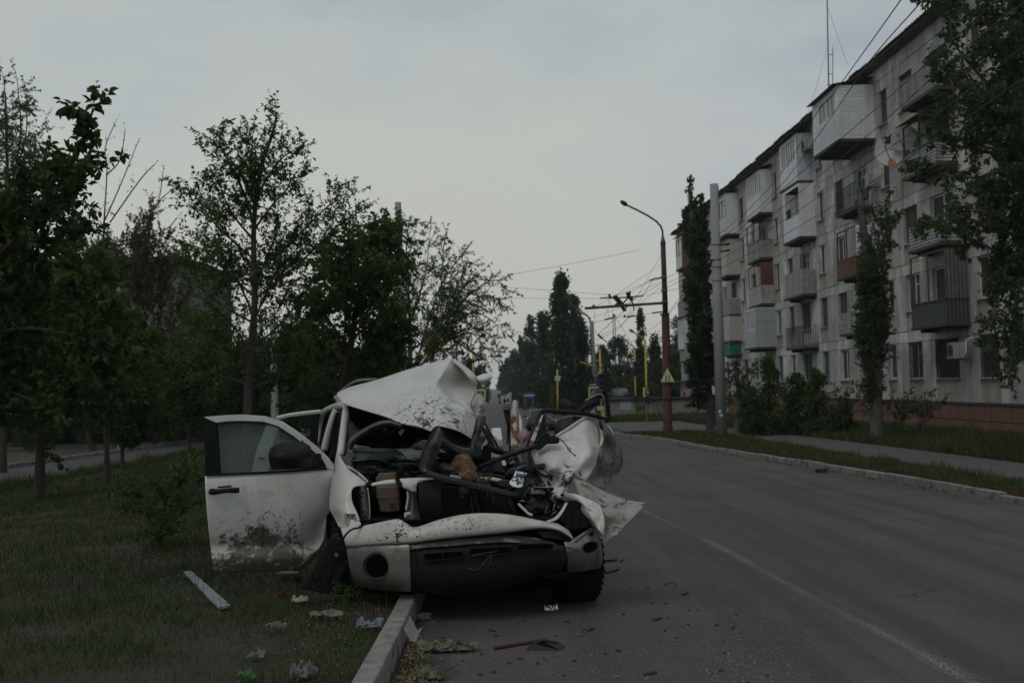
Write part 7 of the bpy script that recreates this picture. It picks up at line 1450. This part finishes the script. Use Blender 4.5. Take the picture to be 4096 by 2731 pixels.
# overhead line hardware on the rusty post
P = lambda u, v, d=0: at(u, v, Yp+d)
r = empty('overhead_bracket', P(2645, 1214), 'green horizontal beam with tangled trolley wire fittings on the rusty lamp post', 'bracket')
obj('beam', MB().tube([P(2340, 1233, -1), P(2500, 1222, -.5), P(2650, 1212)], .055, 8), M['greenbeam'], r)
for i, (a_, rr) in enumerate([([(2452, 1185), (2468, 1200), (2488, 1226), (2500, 1243)], .075), ([(2462, 1182), (2476, 1198), (2496, 1222)], .05), ([(2478, 1215), (2492, 1228), (2504, 1244)], .045), ([(2435, 1176), (2442, 1190), (2440, 1196)], .05), ([(2510, 1170), (2514, 1185), (2530, 1200)], .08), ([(2505, 1175), (2520, 1166), (2518, 1190)], .05), ([(2524, 1196), (2532, 1215), (2536, 1240)], .025), ([(2490, 1215), (2502, 1202), (2515, 1188)], .035), ([(2400, 1193), (2440, 1190), (2500, 1190), (2572, 1183)], .03), ([(2375, 1229), (2372, 1222), (2380, 1224)], .05), ([(2460, 1222), (2470, 1214)], .05), ([(2505, 1214), (2505, 1232)], .04), ([(2596, 1122), (2620, 1115), (2645, 1111)], .03), ([(2418, 1279), (2455, 1270)], .035), ([(2508, 1268), (2540, 1262)], .035), ([(2495, 1266), (2502, 1262)], .05), ([(2455, 1256), (2458, 1268)], .05), ([(2608, 1252), (2650, 1247)], .03), ([(2392, 1338), (2410, 1355)], .045), ([(2400, 1346), (2428, 1368)], .02)]):
    obj('fitting', MB().tube([P(u, v, -.5) for u, v in a_], rr, 6), M['darkbox'], r)
# wires
WL = 'thin dark overhead wire above the crossing'; WG = 'overhead trolley wires'
wires = [[(1880, 1125, 40), (2240, 1063, 41), (2560, 1000, 41)], [(1890, 1138, 44), (2250, 1165, 43), (2435, 1178, 41), (2520, 1170, 41), (2600, 1120, 41.5), (2650, 1110, 41.7)], [(2000, 1190, 50), (2180, 1194, 46), (2400, 1194, 41.5)], [(2572, 1183, 41.2), (2660, 1166, 41.7), (2760, 1140, 38), (2874, 1108, 36.2)], [(1960, 1405, 110), (2080, 1396, 110)], [(1965, 1411, 110), (2080, 1408, 110)], [(1980, 1318, 90), (2110, 1328, 90)],
 [(2312, 1263, 60), (2374, 1232, 42), (2435, 1196, 41.5), (2560, 1142, 41.6), (2650, 1112, 41.7)], [(2316, 1286, 60), (2480, 1230, 45), (2600, 1160, 42), (2662, 1122, 41.8)], [(2385, 1342, 42), (2480, 1262, 41.6), (2546, 1186, 41.5), (2600, 1098, 40), (2650, 1010, 39)], [(2393, 1338, 42), (2440, 1292, 42), (2500, 1236, 42), (2560, 1170, 42), (2640, 1128, 42)], [(2396, 1346, 42), (2500, 1290, 42), (2560, 1215, 42), (2662, 1135, 42)], [(2382, 1362, 44), (2470, 1318, 43), (2505, 1275, 42.5), (2560, 1200, 42), (2620, 1105, 41)],
 [(2375, 1290, 43), (2418, 1280, 42), (2460, 1268, 41.6), (2505, 1270, 41.5), (2545, 1262, 41.4), (2650, 1247, 41.5)], [(2462, 1266, 41.6), (2500, 1330, 42), (2540, 1395, 43)], [(2377, 1234, 41), (2380, 1290, 41.2), (2372, 1304, 41.3), (2390, 1340, 41.5)], [(2435, 1200, 41.4), (2428, 1240, 41.4), (2420, 1265, 41.4)], [(2437, 1202, 41.4), (2450, 1240, 41.4), (2448, 1290, 41.4)], [(2440, 1226, 41.4), (2432, 1245, 41.4), (2436, 1272, 41.4)], [(2525, 1200, 41.4), (2520, 1240, 41.4), (2508, 1264, 41.4)],
 [(2366, 1350, 90), (2380, 1372, 75), (2400, 1396, 58)], [(2480, 1395, 60), (2600, 1320, 50), (2680, 1250, 45), (2780, 1140, 42), (2860, 1045, 37)], [(2672, 1108, 41.7), (2760, 1068, 39), (2866, 1008, 36.4)], [(2672, 1130, 41.7), (2760, 1092, 39), (2866, 1040, 36.4)], [(2655, 1395, 46), (2640, 1430, 46)], [(2672, 1252, 41.7), (2720, 1190, 39), (2780, 1110, 37)],
 [(2874, 985, 36), (3003, 880, 32), (3206, 689, 26), (3499, 440, 20), (3900, 80, 14), (4150, -140, 11.5)], [(2878, 1000, 36), (3040, 905, 32), (3240, 735, 26), (3520, 500, 20), (3900, 160, 14), (4200, -60, 11)], [(2876, 1040, 36), (3100, 905, 31), (3400, 700, 24), (3800, 420, 17), (4250, 60, 12)], [(2878, 1075, 36), (3120, 950, 31), (3420, 770, 24), (3800, 520, 17), (4250, 200, 12)],
 [(2874, 940, 36), (3003, 830, 33), (3150, 660, 27), (3263, 459, 21), (3359, 341, 18), (3604, 0, 12), (3700, -140, 10.5)], [(2880, 960, 36), (3100, 770, 30), (3300, 505, 22), (3486, 236, 15.5), (3684, 10, 11.5), (3800, -130, 10)], [(2868, 1060, 36.1), (2760, 1105, 38), (2670, 1150, 41)], [(2450, 1190, 41.5), (2640, 1060, 60)]]
WLAB = {0: 'long wire rising from the wispy tree to the top of the rusty lamp post', 1: 'wire running from the wispy tree past the tangled bracket to the rusty post', 2: 'level wire crossing in front of the tall far poplar below another one', 3: 'wire from the tangled bracket past the rusty post to the concrete pole', 4: 'upper of two distant wires left of the far poplars', 5: 'lower of two distant wires left of the far poplars', 6: 'faint far wire entering the far poplars from the left',
 9: 'steep wire climbing past the left side of the rusty post to the lamp arm', 14: 'slanting wire dropping from the lower fitting to the yellow lamp post', 15: 'kinked cable hanging from the left end of the green beam', 20: 'cable from the far lamp post down to the yellow signal post with the long arm', 21: 'long faint wire from the crossing trees up to the right concrete pole', 24: 'short loose wire end hanging left of the rusty post',
 26: 'uppermost of the four cables crossing the white top floor balcony', 27: 'second of the four cables crossing the white top floor balcony', 28: 'third cable over the facade running into the right edge poplar', 29: 'lowest cable over the facade running into the right edge poplar', 30: 'left one of the two dark cables crossing the sky at top right', 31: 'right one of the two dark cables crossing the sky at top right', 33: 'very faint thin wire rising right from the tangled bracket'}
for i_, w_ in enumerate(wires):
    Pw = [at(*p) for p in smoothpts(w_, 4)]
    thing('overhead_wire', MB().tube(Pw, .008, 4, cap=False), M['wire'], WLAB.get(i_, WL), 'wire', WG)
# low wall with painted lettering, behind the crossing
Yw = 76; a = at(2440, 1600, Yw); b_ = at(2790, 1600, Yw); g0 = gz(0, Yw); zt = at(2600, 1598, Yw).z
r = empty('lettered_wall', Vector(((a.x+b_.x)/2, Yw, g0)), 'low pale wall with green painted letters and a poster behind the crossing', 'wall')
M['wallpale'] = mat('pale_wall', (.22, .21, .20), .9, .15, 2, rnd=.1, col2=(.15, .14, .12), c2scale=2)
n = 7
for i in range(n):
    x0 = a.x+(b_.x-a.x)*i/n; obj('wall_panel', MB().box((x0+.01, Yw, g0-.3), (x0+(b_.x-a.x)/n-.01, Yw+.2, zt)), M['wallpale'], r)
obj('pipe', MB().tube([(a.x-.5, Yw-.1, zt+.08), (b_.x, Yw-.1, zt+.06)], .1, 8), M['darkbox'], r)
for s, u, v, h in (('КАЧ', 2612, 1610, .14), ('МЕБ', 2628, 1633, .42), ('О.Б', 2628, 1648, .2)):
    p = at(u, v, Yw-.02); text('painted_letters', s, p, h, M['greenpaint'], r, sx=1.15)
p0, p1 = at(2482, 1604, Yw-.03), at(2524, 1638, Yw-.03); po = obj('poster', MB().box((p0.x, Yw-.03, p1.z), (p1.x, Yw-.01, p0.z)), M['palesign'], r)
for k in range(5): z = p0.z-(.1+.12*k); obj('poster_line', MB().box((p0.x+.12, Yw-.036, z-.02), (p1.x-.12, Yw-.031, z+.02)), M['redlens'] if k == 0 else M['steel'], r)
mb = MB()
for k in range(9): a0 = 2545+k*3.6; mb.tube([at(a0, 1612+6*sin(k*2.1), Yw-.03), at(a0+5, 1626+5*cos(k*1.7), Yw-.03), at(a0+2, 1640+3*sin(k), Yw-.03)], .04, 4)
obj('painted_emblem', mb, M['greenpaint'], r, kind='stuff')
# small far house roofs behind the wall
c = at(2478, 1585, 100); r = empty('low_house', Vector((c.x, 100, gz(0, 100))), 'low pale roofed house glimpsed behind the lettered wall', 'house')
obj('wall', MB().box((c.x-1.3, 100, gz(0, 100)), (c.x+1.3, 104, c.z+.1)), M['cream'], r); obj('roof', MB().poly([Vector((c.x-1.5, 99.8, c.z+.1)), Vector((c.x+1.5, 99.8, c.z+.1)), Vector((c.x+.9, 102, c.z+.75)), Vector((c.x-.9, 102, c.z+.75))], (0, .1, .05)), M['wallpale'], r)
# shop sign on the pink corner
p = atX(2769, 1567, XW-.3); r = empty('shop_sign', p, 'small white and red shop sign on the pink corner of the block', 'sign')
obj('board', MB().box((p.x-.1, p.y-.05, p.z-.35), (p.x+.35, p.y+.03, p.z+.35)), M['signwhite'], r); obj('red_strip', MB().box((p.x-.09, p.y-.06, p.z-.5), (p.x+.34, p.y+.02, p.z-.352)), mat('sign_red', (.22, .03, .02), .6, .1), r)
text('sign_letters', 'ТОВА', (p.x+.12, p.y-.055, p.z-.1), .17, M['darkbox'], r, sx=.65)
# dark car driving away
Yc = 50; cc_ = at(2165, 1700, Yc); g0 = gz(0, Yc)+.01; x0 = cc_.x
car = empty('dark_car', (x0, Yc, g0), 'dark grey car seen from behind on the road beyond the wreck', 'car')
M['carpaint'] = mat('dark_car_paint', (.045, .042, .036), .35, .1, 3, coat=.5); M['taillight'] = mat('tail_light', (.25, .01, .006), .3, .05)
def sect(w0, w1, z0, z1, y0, y1, inset=0):
    return [Vector((x0-w0, y0, g0+z0)), Vector((x0+w0, y0, g0+z0)), Vector((x0+w1, y0+inset, g0+z1)), Vector((x0-w1, y0+inset, g0+z1))], [Vector((x0-w0, y1, g0+z0)), Vector((x0+w0, y1, g0+z0)), Vector((x0+w1, y1-inset*1.6, g0+z1)), Vector((x0-w1, y1-inset*1.6, g0+z1))]
def prism(A, B): return MB().add(A+B, [(0, 1, 2, 3), (7, 6, 5, 4), (0, 4, 5, 1), (1, 5, 6, 2), (2, 6, 7, 3), (3, 7, 4, 0)])
obj('body', prism(*sect(.70, .68, .2, .62, Yc, Yc+3.4, .05)), M['carpaint'], car, bevel=.06)
obj('cabin', prism(*sect(.64, .52, .62, 1.06, Yc+.05, Yc+2.4, .28)), M['carpaint'], car, bevel=.05)
obj('rear_window', prism([Vector((x0-.5, Yc+.06, g0+.68)), Vector((x0+.5, Yc+.06, g0+.68)), Vector((x0+.44, Yc+.25, g0+.98)), Vector((x0-.44, Yc+.25, g0+.98))], [Vector((x0-.5, Yc+.16, g0+.68)), Vector((x0+.5, Yc+.16, g0+.68)), Vector((x0+.44, Yc+.35, g0+.98)), Vector((x0-.44, Yc+.35, g0+.98))]), M['pane'], car)
for s_ in (-1, 1):
    obj('tail_lamp', MB().box((x0+s_*.6-.07, Yc-.03, g0+.46), (x0+s_*.6+.07, Yc+.06, g0+.62)), M['taillight'], car, bevel=.01)
    obj('wheel', MB().lathe([(.01, -.1), (.27, -.1), (.27, .1), (.01, .1)], Matrix.Translation((x0+s_*.58, Yc+.5, g0+.27)) @ Matrix.Rotation(pi/2, 4, 'Y'), 20), M['tyre'], car)
    obj('wheel', MB().lathe([(.01, -.1), (.27, -.1), (.27, .1), (.01, .1)], Matrix.Translation((x0+s_*.58, Yc+2.7, g0+.27)) @ Matrix.Rotation(pi/2, 4, 'Y'), 20), M['tyre'], car)
    obj('mirror', MB().box((x0+s_*.74-.08, Yc+1.9, g0+.62), (x0+s_*.74+.08, Yc+1.98, g0+.74)), M['carpaint'], car, bevel=.02)
obj('bumper', MB().box((x0-.7, Yc-.06, g0+.22), (x0+.7, Yc+.05, g0+.38)), M['greyplastic'], car, bevel=.03)
obj('number_plate', MB().box((x0-.2, Yc-.075, g0+.44), (x0+.2, Yc-.055, g0+.53)), M['palesign'], car)
# haze
mb = MB(); mb.box((-260, -20, -8), (260, 1150, 31)); m, t_ = mk('haze_air'); g = N(t_)
v = g.n('ShaderNodeVolumePrincipled', {'Color': (.80, .86, .92, 1), 'Density': .00045, 'Anisotropy': .2})
g.n('ShaderNodeOutputMaterial', {1: v.outputs[0]})
tag(obj('haze', mb, m), 'pale haze lying in the air over the whole street', 'haze', kind='stuff')
# ================================================================ litter and debris
rs = random.Random(9)
def flat(name, pts, h, m, label, cat, group=None, th=.006, lift=0, crump=0):
    P = [gnd(u, v, h) for u, v in pts]
    P = [p+Vector((0, 0, (lift*rs.random() if lift else 0)+rs.uniform(0, crump))) for p in P]
    return thing(name, MB().poly(P, (0, 0, th)), M[m] if isinstance(m, str) else m, label, cat, group)
def crumple(name, u, v, w_, d_, hh, h0, m, label, cat, seed=0, n=14):
    c = gnd(u, v, h0); G = [[c+Vector((w_*(i/n-.5), d_*(j/n-.5), hh*abs(pnoise(Vector((i*.28+seed, j*.28, seed)))*1.5)+.004))+Vector((pnoise(Vector((i*.5, j*.5, seed+3)))*w_*.25, pnoise(Vector((i*.5, j*.5, seed+5)))*d_*.25, 0)) for i in range(n+1)] for j in range(n+1)]
    return thing(name, MB().grid(G), M[m] if isinstance(m, str) else m, label, cat, solid=.003)
M['board'] = mat('flaking_white_board', (.26, .28, .28), .7, .1, 6, col2=(.06, .06, .04), c2=(.55, .62), c2scale=14)
M['paper'] = mat('litter_paper', (.16, .165, .16), .8, .15, 9); M['bluepaper'] = mat('blue_white_packet', (.19, .205, .24), .6, .1, 9, col2=(.02, .04, .12), c2=(.52, .56), c2scale=18)
M['card'] = mat('grey_cardboard', (.17, .165, .155), .9, .12, 8); M['rubber'] = mat('black_rubber', (.018, .018, .018), .7, .2); M['redwood'] = mat('red_brown_wood', (.040, .022, .017), .8, .3, 9)
M['cabbage'] = mat('cabbage_leaf', (.11, .125, .075), .7, .2, 12, col2=(.06, .075, .04), c2scale=20); M['straw'] = leafmat('straw', (.11, .085, .045), (.26, .21, .13), .1)
M['foil'] = mat('foil', (.5, .5, .5), .25, .1, metal=1); M['greenbit'] = mat('green_wrapper', (.05, .14, .045), .7, .1); M['redbit'] = mat('red_wrapper', (.07, .02, .018), .8, .1)
flat('white_board', [(735, 2293), (764, 2289), (921, 2428), (878, 2437), (845, 2405)], .14, 'board', 'flaking white board lying in the grass before the open door', 'board', th=.02)
crumple('crumpled_packet', 1478, 2508, .17, .09, .07, .13, 'bluepaper', 'crumpled blue and white packet in the grass beside the kerb', 'packet', 1)
crumple('white_scrap', 1212, 2705, .13, .10, .09, .13, 'paper', 'crumpled white paper at the bottom edge left of the kerb', 'paper', 2)
crumple('white_scrap', 1025, 2627, .09, .06, .05, .14, 'paper', 'small white paper scrap left of the bigger one at the bottom', 'paper', 3)
crumple('white_scrap', 1108, 2512, .13, .04, .05, .14, 'paper', 'thin white scrap lying in the middle of the near grass', 'paper', 4)
crumple('grey_scrap', 1310, 2462, .22, .08, .04, .13, 'card', 'grey rag lying in the grass in front of the hanging headlight', 'rag', 5)
crumple('green_wrapper', 990, 2720, .08, .06, .05, .13, 'greenbit', 'bright green wrapper at the bottom edge of the grass', 'wrapper', 6)
crumple('red_wrapper', 1130, 2385, .06, .05, .06, .13, 'redbit', 'small dark red wrapper in the grass under the door', 'wrapper', 7)
crumple('red_wrapper', 1190, 2335, .05, .05, .12, .13, 'redbit', 'tiny red scrap beside the hanging headlight', 'wrapper', 8)
flat('thin_plastic_strip', [(1105, 2298), (1130, 2286), (1195, 2288), (1192, 2293), (1130, 2295)], .16, 'paper', 'pale thin strip lying under the bottom of the open door', 'strip', th=.01)
crumple('beige_scrap', 1200, 2405, .12, .08, .05, .13, 'cream', 'beige scrap in the grass below the hanging headlight', 'scrap', 9)
# cardboard leaning on the kerb
P = [gnd(1617, 2510, .06), gnd(1660, 2563, .0), gnd(1682, 2560, .0), gnd(1686, 2500, .16)]
mb = MB(); mb.grid([[at(1617, 2512, 6.35), at(1640, 2463, 6.55)], [at(1642, 2560, 6.25), at(1668, 2520, 6.45)], [at(1662, 2566, 6.2), at(1676, 2530, 6.4)]]); mb.grid([[at(1662, 2566, 6.2), at(1668, 2520, 6.45)], [at(1664, 2564, 6.25), at(1690, 2505, 6.6)]])
thing('cardboard', mb, M['card'], 'torn grey cardboard leaning against the kerb in front of the truck', 'cardboard', solid=.006)
crumple('cardboard', 1662, 2475, .22, .12, .04, .0, 'card', 'flat grey cardboard lying in the shade under the bumper', 'cardboard', 11)
thing('wooden_stick', MB().tube([gnd(1977, 2590, .015), gnd(2080, 2572, .015), gnd(2186, 2558, .02)], .012, 7), M['redwood'], 'red brown wooden stick lying on the road before the truck', 'stick')
w0 = gnd(2185, 2585); mb = MB(); P = [gnd(2110, 2600, .002), gnd(2140, 2575, .04), gnd(2175, 2562, .07), gnd(2230, 2572, .03), gnd(2262, 2590, .002), gnd(2240, 2600, .002)]
thing('rubber_wedge', MB().poly(P, (0, .05, -.0)), M['rubber'], 'black wedge shaped rubber piece beside the wooden stick', 'rubber piece', solid=.01)
crumple('foil_scrap', 2206, 2441, .1, .05, .05, 0, 'foil', 'shiny foil scrap on the road before the right tyre', 'foil', 12)
crumple('cabbage_leaves', 1790, 2600, .36, .10, .07, .01, 'cabbage', 'wilted cabbage leaves on the road beside the straw pile', 'leaves', 13, 20)
crumple('cabbage_leaf', 1705, 2712, .2, .1, .10, .01, 'cabbage', 'pale cabbage leaf at the bottom edge right of the kerb', 'leaf', 14, 16)
mb = MB()
for (a_, b_) in (((1690, 2720), (1740, 2640)), ((1740, 2690), (1722, 2620)), ((1770, 2715), (1800, 2650)), ((1745, 2705), (1770, 2640)), ((1770, 2690), (1835, 2655)), ((1690, 2680), (1680, 2650))): mb.tube([gnd(a_[0], a_[1], .02), gnd((a_[0]+b_[0])/2, (a_[1]+b_[1])/2, .06), gnd(b_[0], b_[1], .03)], .003, 4)
thing('dry_twig', mb, M['bark'], 'dry branching twig lying over the cabbage leaf at the bottom', 'twig', kind=None)
flat('dark_scrap', [(2412, 2245), (2428, 2232), (2470, 2228), (2465, 2240)], .01, 'rubber', 'flat dark scrap on the road right of the tyre, the upper one', 'scrap', th=.012)
flat('dark_scrap', [(2410, 2285), (2440, 2272), (2478, 2266), (2474, 2278), (2430, 2290)], .01, 'rubber', 'flat dark scrap on the road right of the tyre, the lower one', 'scrap', th=.012)
thing('dry_twig', MB().tube([gnd(2655, 2335, .01), gnd(2690, 2328, .03), gnd(2710, 2338, .01)], .006, 4), M['bark'], 'short dry twig on the road right of the front tyre', 'twig')
crumple('black_rag', 3286, 1889, .22, .12, .1, .0, 'rubber', 'small black rag lying on the road by the right kerb', 'rag', 15)
for i, (u, v, l_) in enumerate([(2575, 2690, 50), (2615, 2473, 30), (2730, 2372, 22), (2350, 2515, 24), (2480, 2240, 12)]):
    thing('black_splinter', MB().tube([gnd(u, v+6, .006), gnd(u+l_*.5, v, .012), gnd(u+l_, v-4, .006)], .008, 5), M['rubber'], 'thin black splinter lying on the road in front of the wreck', 'splinter', 'black splinters on the road')
DL = 'small dark chip lying on the asphalt in front of the wreck'; PLb = 'small pale chip lying on the asphalt in front of the wreck'
spots = [(2610, 2410), (2662, 2412), (2753, 2438), (2790, 2440), (2610, 2485), (2437, 2515), (2660, 2520), (2733, 2505), (2520, 2352), (2595, 2352), (1780, 2500), (2010, 2490), (1985, 2540), (2040, 2650), (1975, 2685), (1920, 2695), (2270, 2485), (2330, 2465), (2100, 2480), (2440, 2680), (3070, 2700), (2880, 2680), (2470, 2600), (2150, 2650), (1850, 2640), (2300, 2640), (1790, 2650), (2055, 2510), (2225, 2540), (2350, 2370)]
mb = MB(); mb.blob((0, 0, .0), .02, 3, .3, 1, (1.4, 1, .5)); CH = canon('dark_chip', mb); CH.materials.append(M['rubber'])
mb = MB(); mb.blob((0, 0, .0), .014, 5, .3, 1, (1.6, 1, .45)); CP = canon('pale_chip', mb); CP.materials.append(M['paper'])
spots += [(rs.uniform(1700, 3000), rs.uniform(2440, 2725)) for _ in range(30)]
for u, v in spots:
    o = bpy.data.objects.new('dark_chip', CH); C.objects.link(o); o.location = gnd(u+rs.uniform(-4, 4), v, .006); k = rs.uniform(.2, .8); o.scale = (k*rs.uniform(.7, 1.8), k, k); o.rotation_euler = (0, 0, rs.uniform(0, 6)); tag(o, DL, 'chip', 'dark chips on the road')
for u, v in [(2433, 2468), (2955, 2555), (2560, 2622), (2365, 2618), (2515, 2218), (2805, 2255), (2280, 2645), (1825, 2675), (2485, 2630), (2700, 2655), (2660, 2605), (2210, 2690)]+[(rs.uniform(1700, 3100), rs.uniform(2430, 2725)) for _ in range(26)]:
    o = bpy.data.objects.new('pale_chip', CP); C.objects.link(o); o.location = gnd(u, v, .006); k = rs.uniform(.2, .75); o.scale = (k*rs.uniform(.7, 1.6), k, k); o.rotation_euler = (0, 0, rs.uniform(0, 6)); tag(o, PLb, 'chip', 'pale chips on the road')
# fine glass crumbs and grit
def scatter(name, n, fn, size, m, label, cat, seed):
    r_ = np.random.RandomState(seed); P = np.array([fn(r_) for _ in range(n)]); D = r_.normal(0, 1, (n, 3)); D[:, 2] *= .2
    o = leaves(name, P, D, size, m, None, kind='stuff', wd=.8, droop=0, jit=.1); tag(o, label, cat)
M['crumb'] = mat('glass_crumb', (.30, .38, .36), .2, .2)
M['grit'] = mat('grit', (.16, .16, .145), .9, .4, 50)
def around(u0, u1, v0, v1): return lambda r: tuple(gnd(r.uniform(u0, u1), r.uniform(v0, v1), .004+r.uniform(0, .004)))
scatter('glass_crumbs', 500, around(2450, 3300, 2330, 2725), .007, M['crumb'], 'fine pale green glass crumbs scattered on the asphalt', 'glass crumbs', 3)
scatter('glass_crumbs', 350, lambda r: tuple(gnd(r.normal(2960, 90), r.normal(2650, 45), .005)), .008, M['crumb'], 'patch of glass crumbs near the bottom right of the road', 'glass crumbs', 4)
scatter('road_grit', 5000, around(1640, 3400, 2350, 2725), .008, M['grit'], 'fine grit on the near asphalt', 'grit', 5)
def strawfn(r):
    y = r.uniform(4.5, 7.2); w_ = .30*(1-abs((y-5.4)/2.2)) if y > 5.4 else .30
    return (lkx(y)+.03+abs(r.normal(0, max(.05, w_)*.5)), y, gz(0, y)+.005+abs(r.normal(0, .02))*max(0, 1))
scatter('straw_pile', 6500, strawfn, .022, M['straw'], 'pile of yellow straw and husks along the foot of the near kerb', 'straw', 6)
scatter('kerb_litter', 2200, lambda r: (lambda y: (rkx(y)-.05-abs(r.normal(0, .10)), y, gz(0, y)+.006+abs(r.normal(0, .01))))(r.uniform(16, 34)), .035, M['straw'], 'dry yellow husks swept along the right kerb', 'straw', 7)
scatter('lawn_litter', 900, lambda r: (lambda y: (lkx(y)-.2-abs(r.normal(0, .5)), y, gz(0, y)+.14+r.uniform(0, .02)))(r.uniform(4.6, 8)), .013, M['straw'], 'dry husks scattered in the grass beside the kerb', 'straw', 8)
M['daisy'] = mat('daisy_white', (.22, .22, .18), .8, .1)
scatter('tiny_flowers', 90, lambda r: tuple(gnd(r.uniform(560, 900), r.uniform(2180, 2420), .2+r.uniform(0, .05))), .012, M['daisy'], 'tiny white flowers in the grass left of the door', 'flowers', 9)
# weeds around the kerb and under the truck
def weed(name, u, v, hh, n, label, seed, lm='leaf_mid'):
    c = gnd(u, v, .1); g = Grow(seed); r = empty(name, c, label, 'weed')
    for i in range(n): g.twig(c+Vector((g.r.gauss(0, .05), g.r.gauss(0, .05), 0)), Vector((g.r.gauss(0, .3), g.r.gauss(0, .3), 1)), hh*g.r.uniform(.6, 1.1), .003, 1, 90, .5, .6)
    obj('stems', g.mb, M['bark'], r); P = np.array([tuple(p) for p in g.LP]); D = np.array([tuple(p) for p in g.LD]); leaves('foliage', P, D, .03, M[lm], r, wd=.3, jit=.5)
weed('feathery_weed', 1425, 2410, .26, 7, 'green feathery weed in front of the left bumper corner', 1)
weed('feathery_weed', 1520, 2400, .22, 4, 'yellowish feathery weed beside the kerb under the bumper', 2, 'leaf_yel')
weed('feathery_weed', 1370, 2440, .2, 5, 'low green weed beneath the hanging headlight', 3)
thing('bare_stick', MB().tube([gnd(560, 2262, .1), at(578, 2050, 10.7), at(590, 1800, 10.7)], .008, 5), M['bark'], 'bare upright stick in the lawn beside the low sapling', 'stick')
# raised model lettering, half covered by mud, on the open door
p = at(1118, 2160, DY(1118)-.075); q = at(1195, 2150, DY(1195)-.075); q0 = at(1050, 2166, DY(1050)-.075)
R_ = (q-q0).normalized(); text('door_lettering', 'TUNDRA', p, .030, M['steelsheet'], door, R=R_, U=(0, 0, 1), ex=.004, sx=1.75)
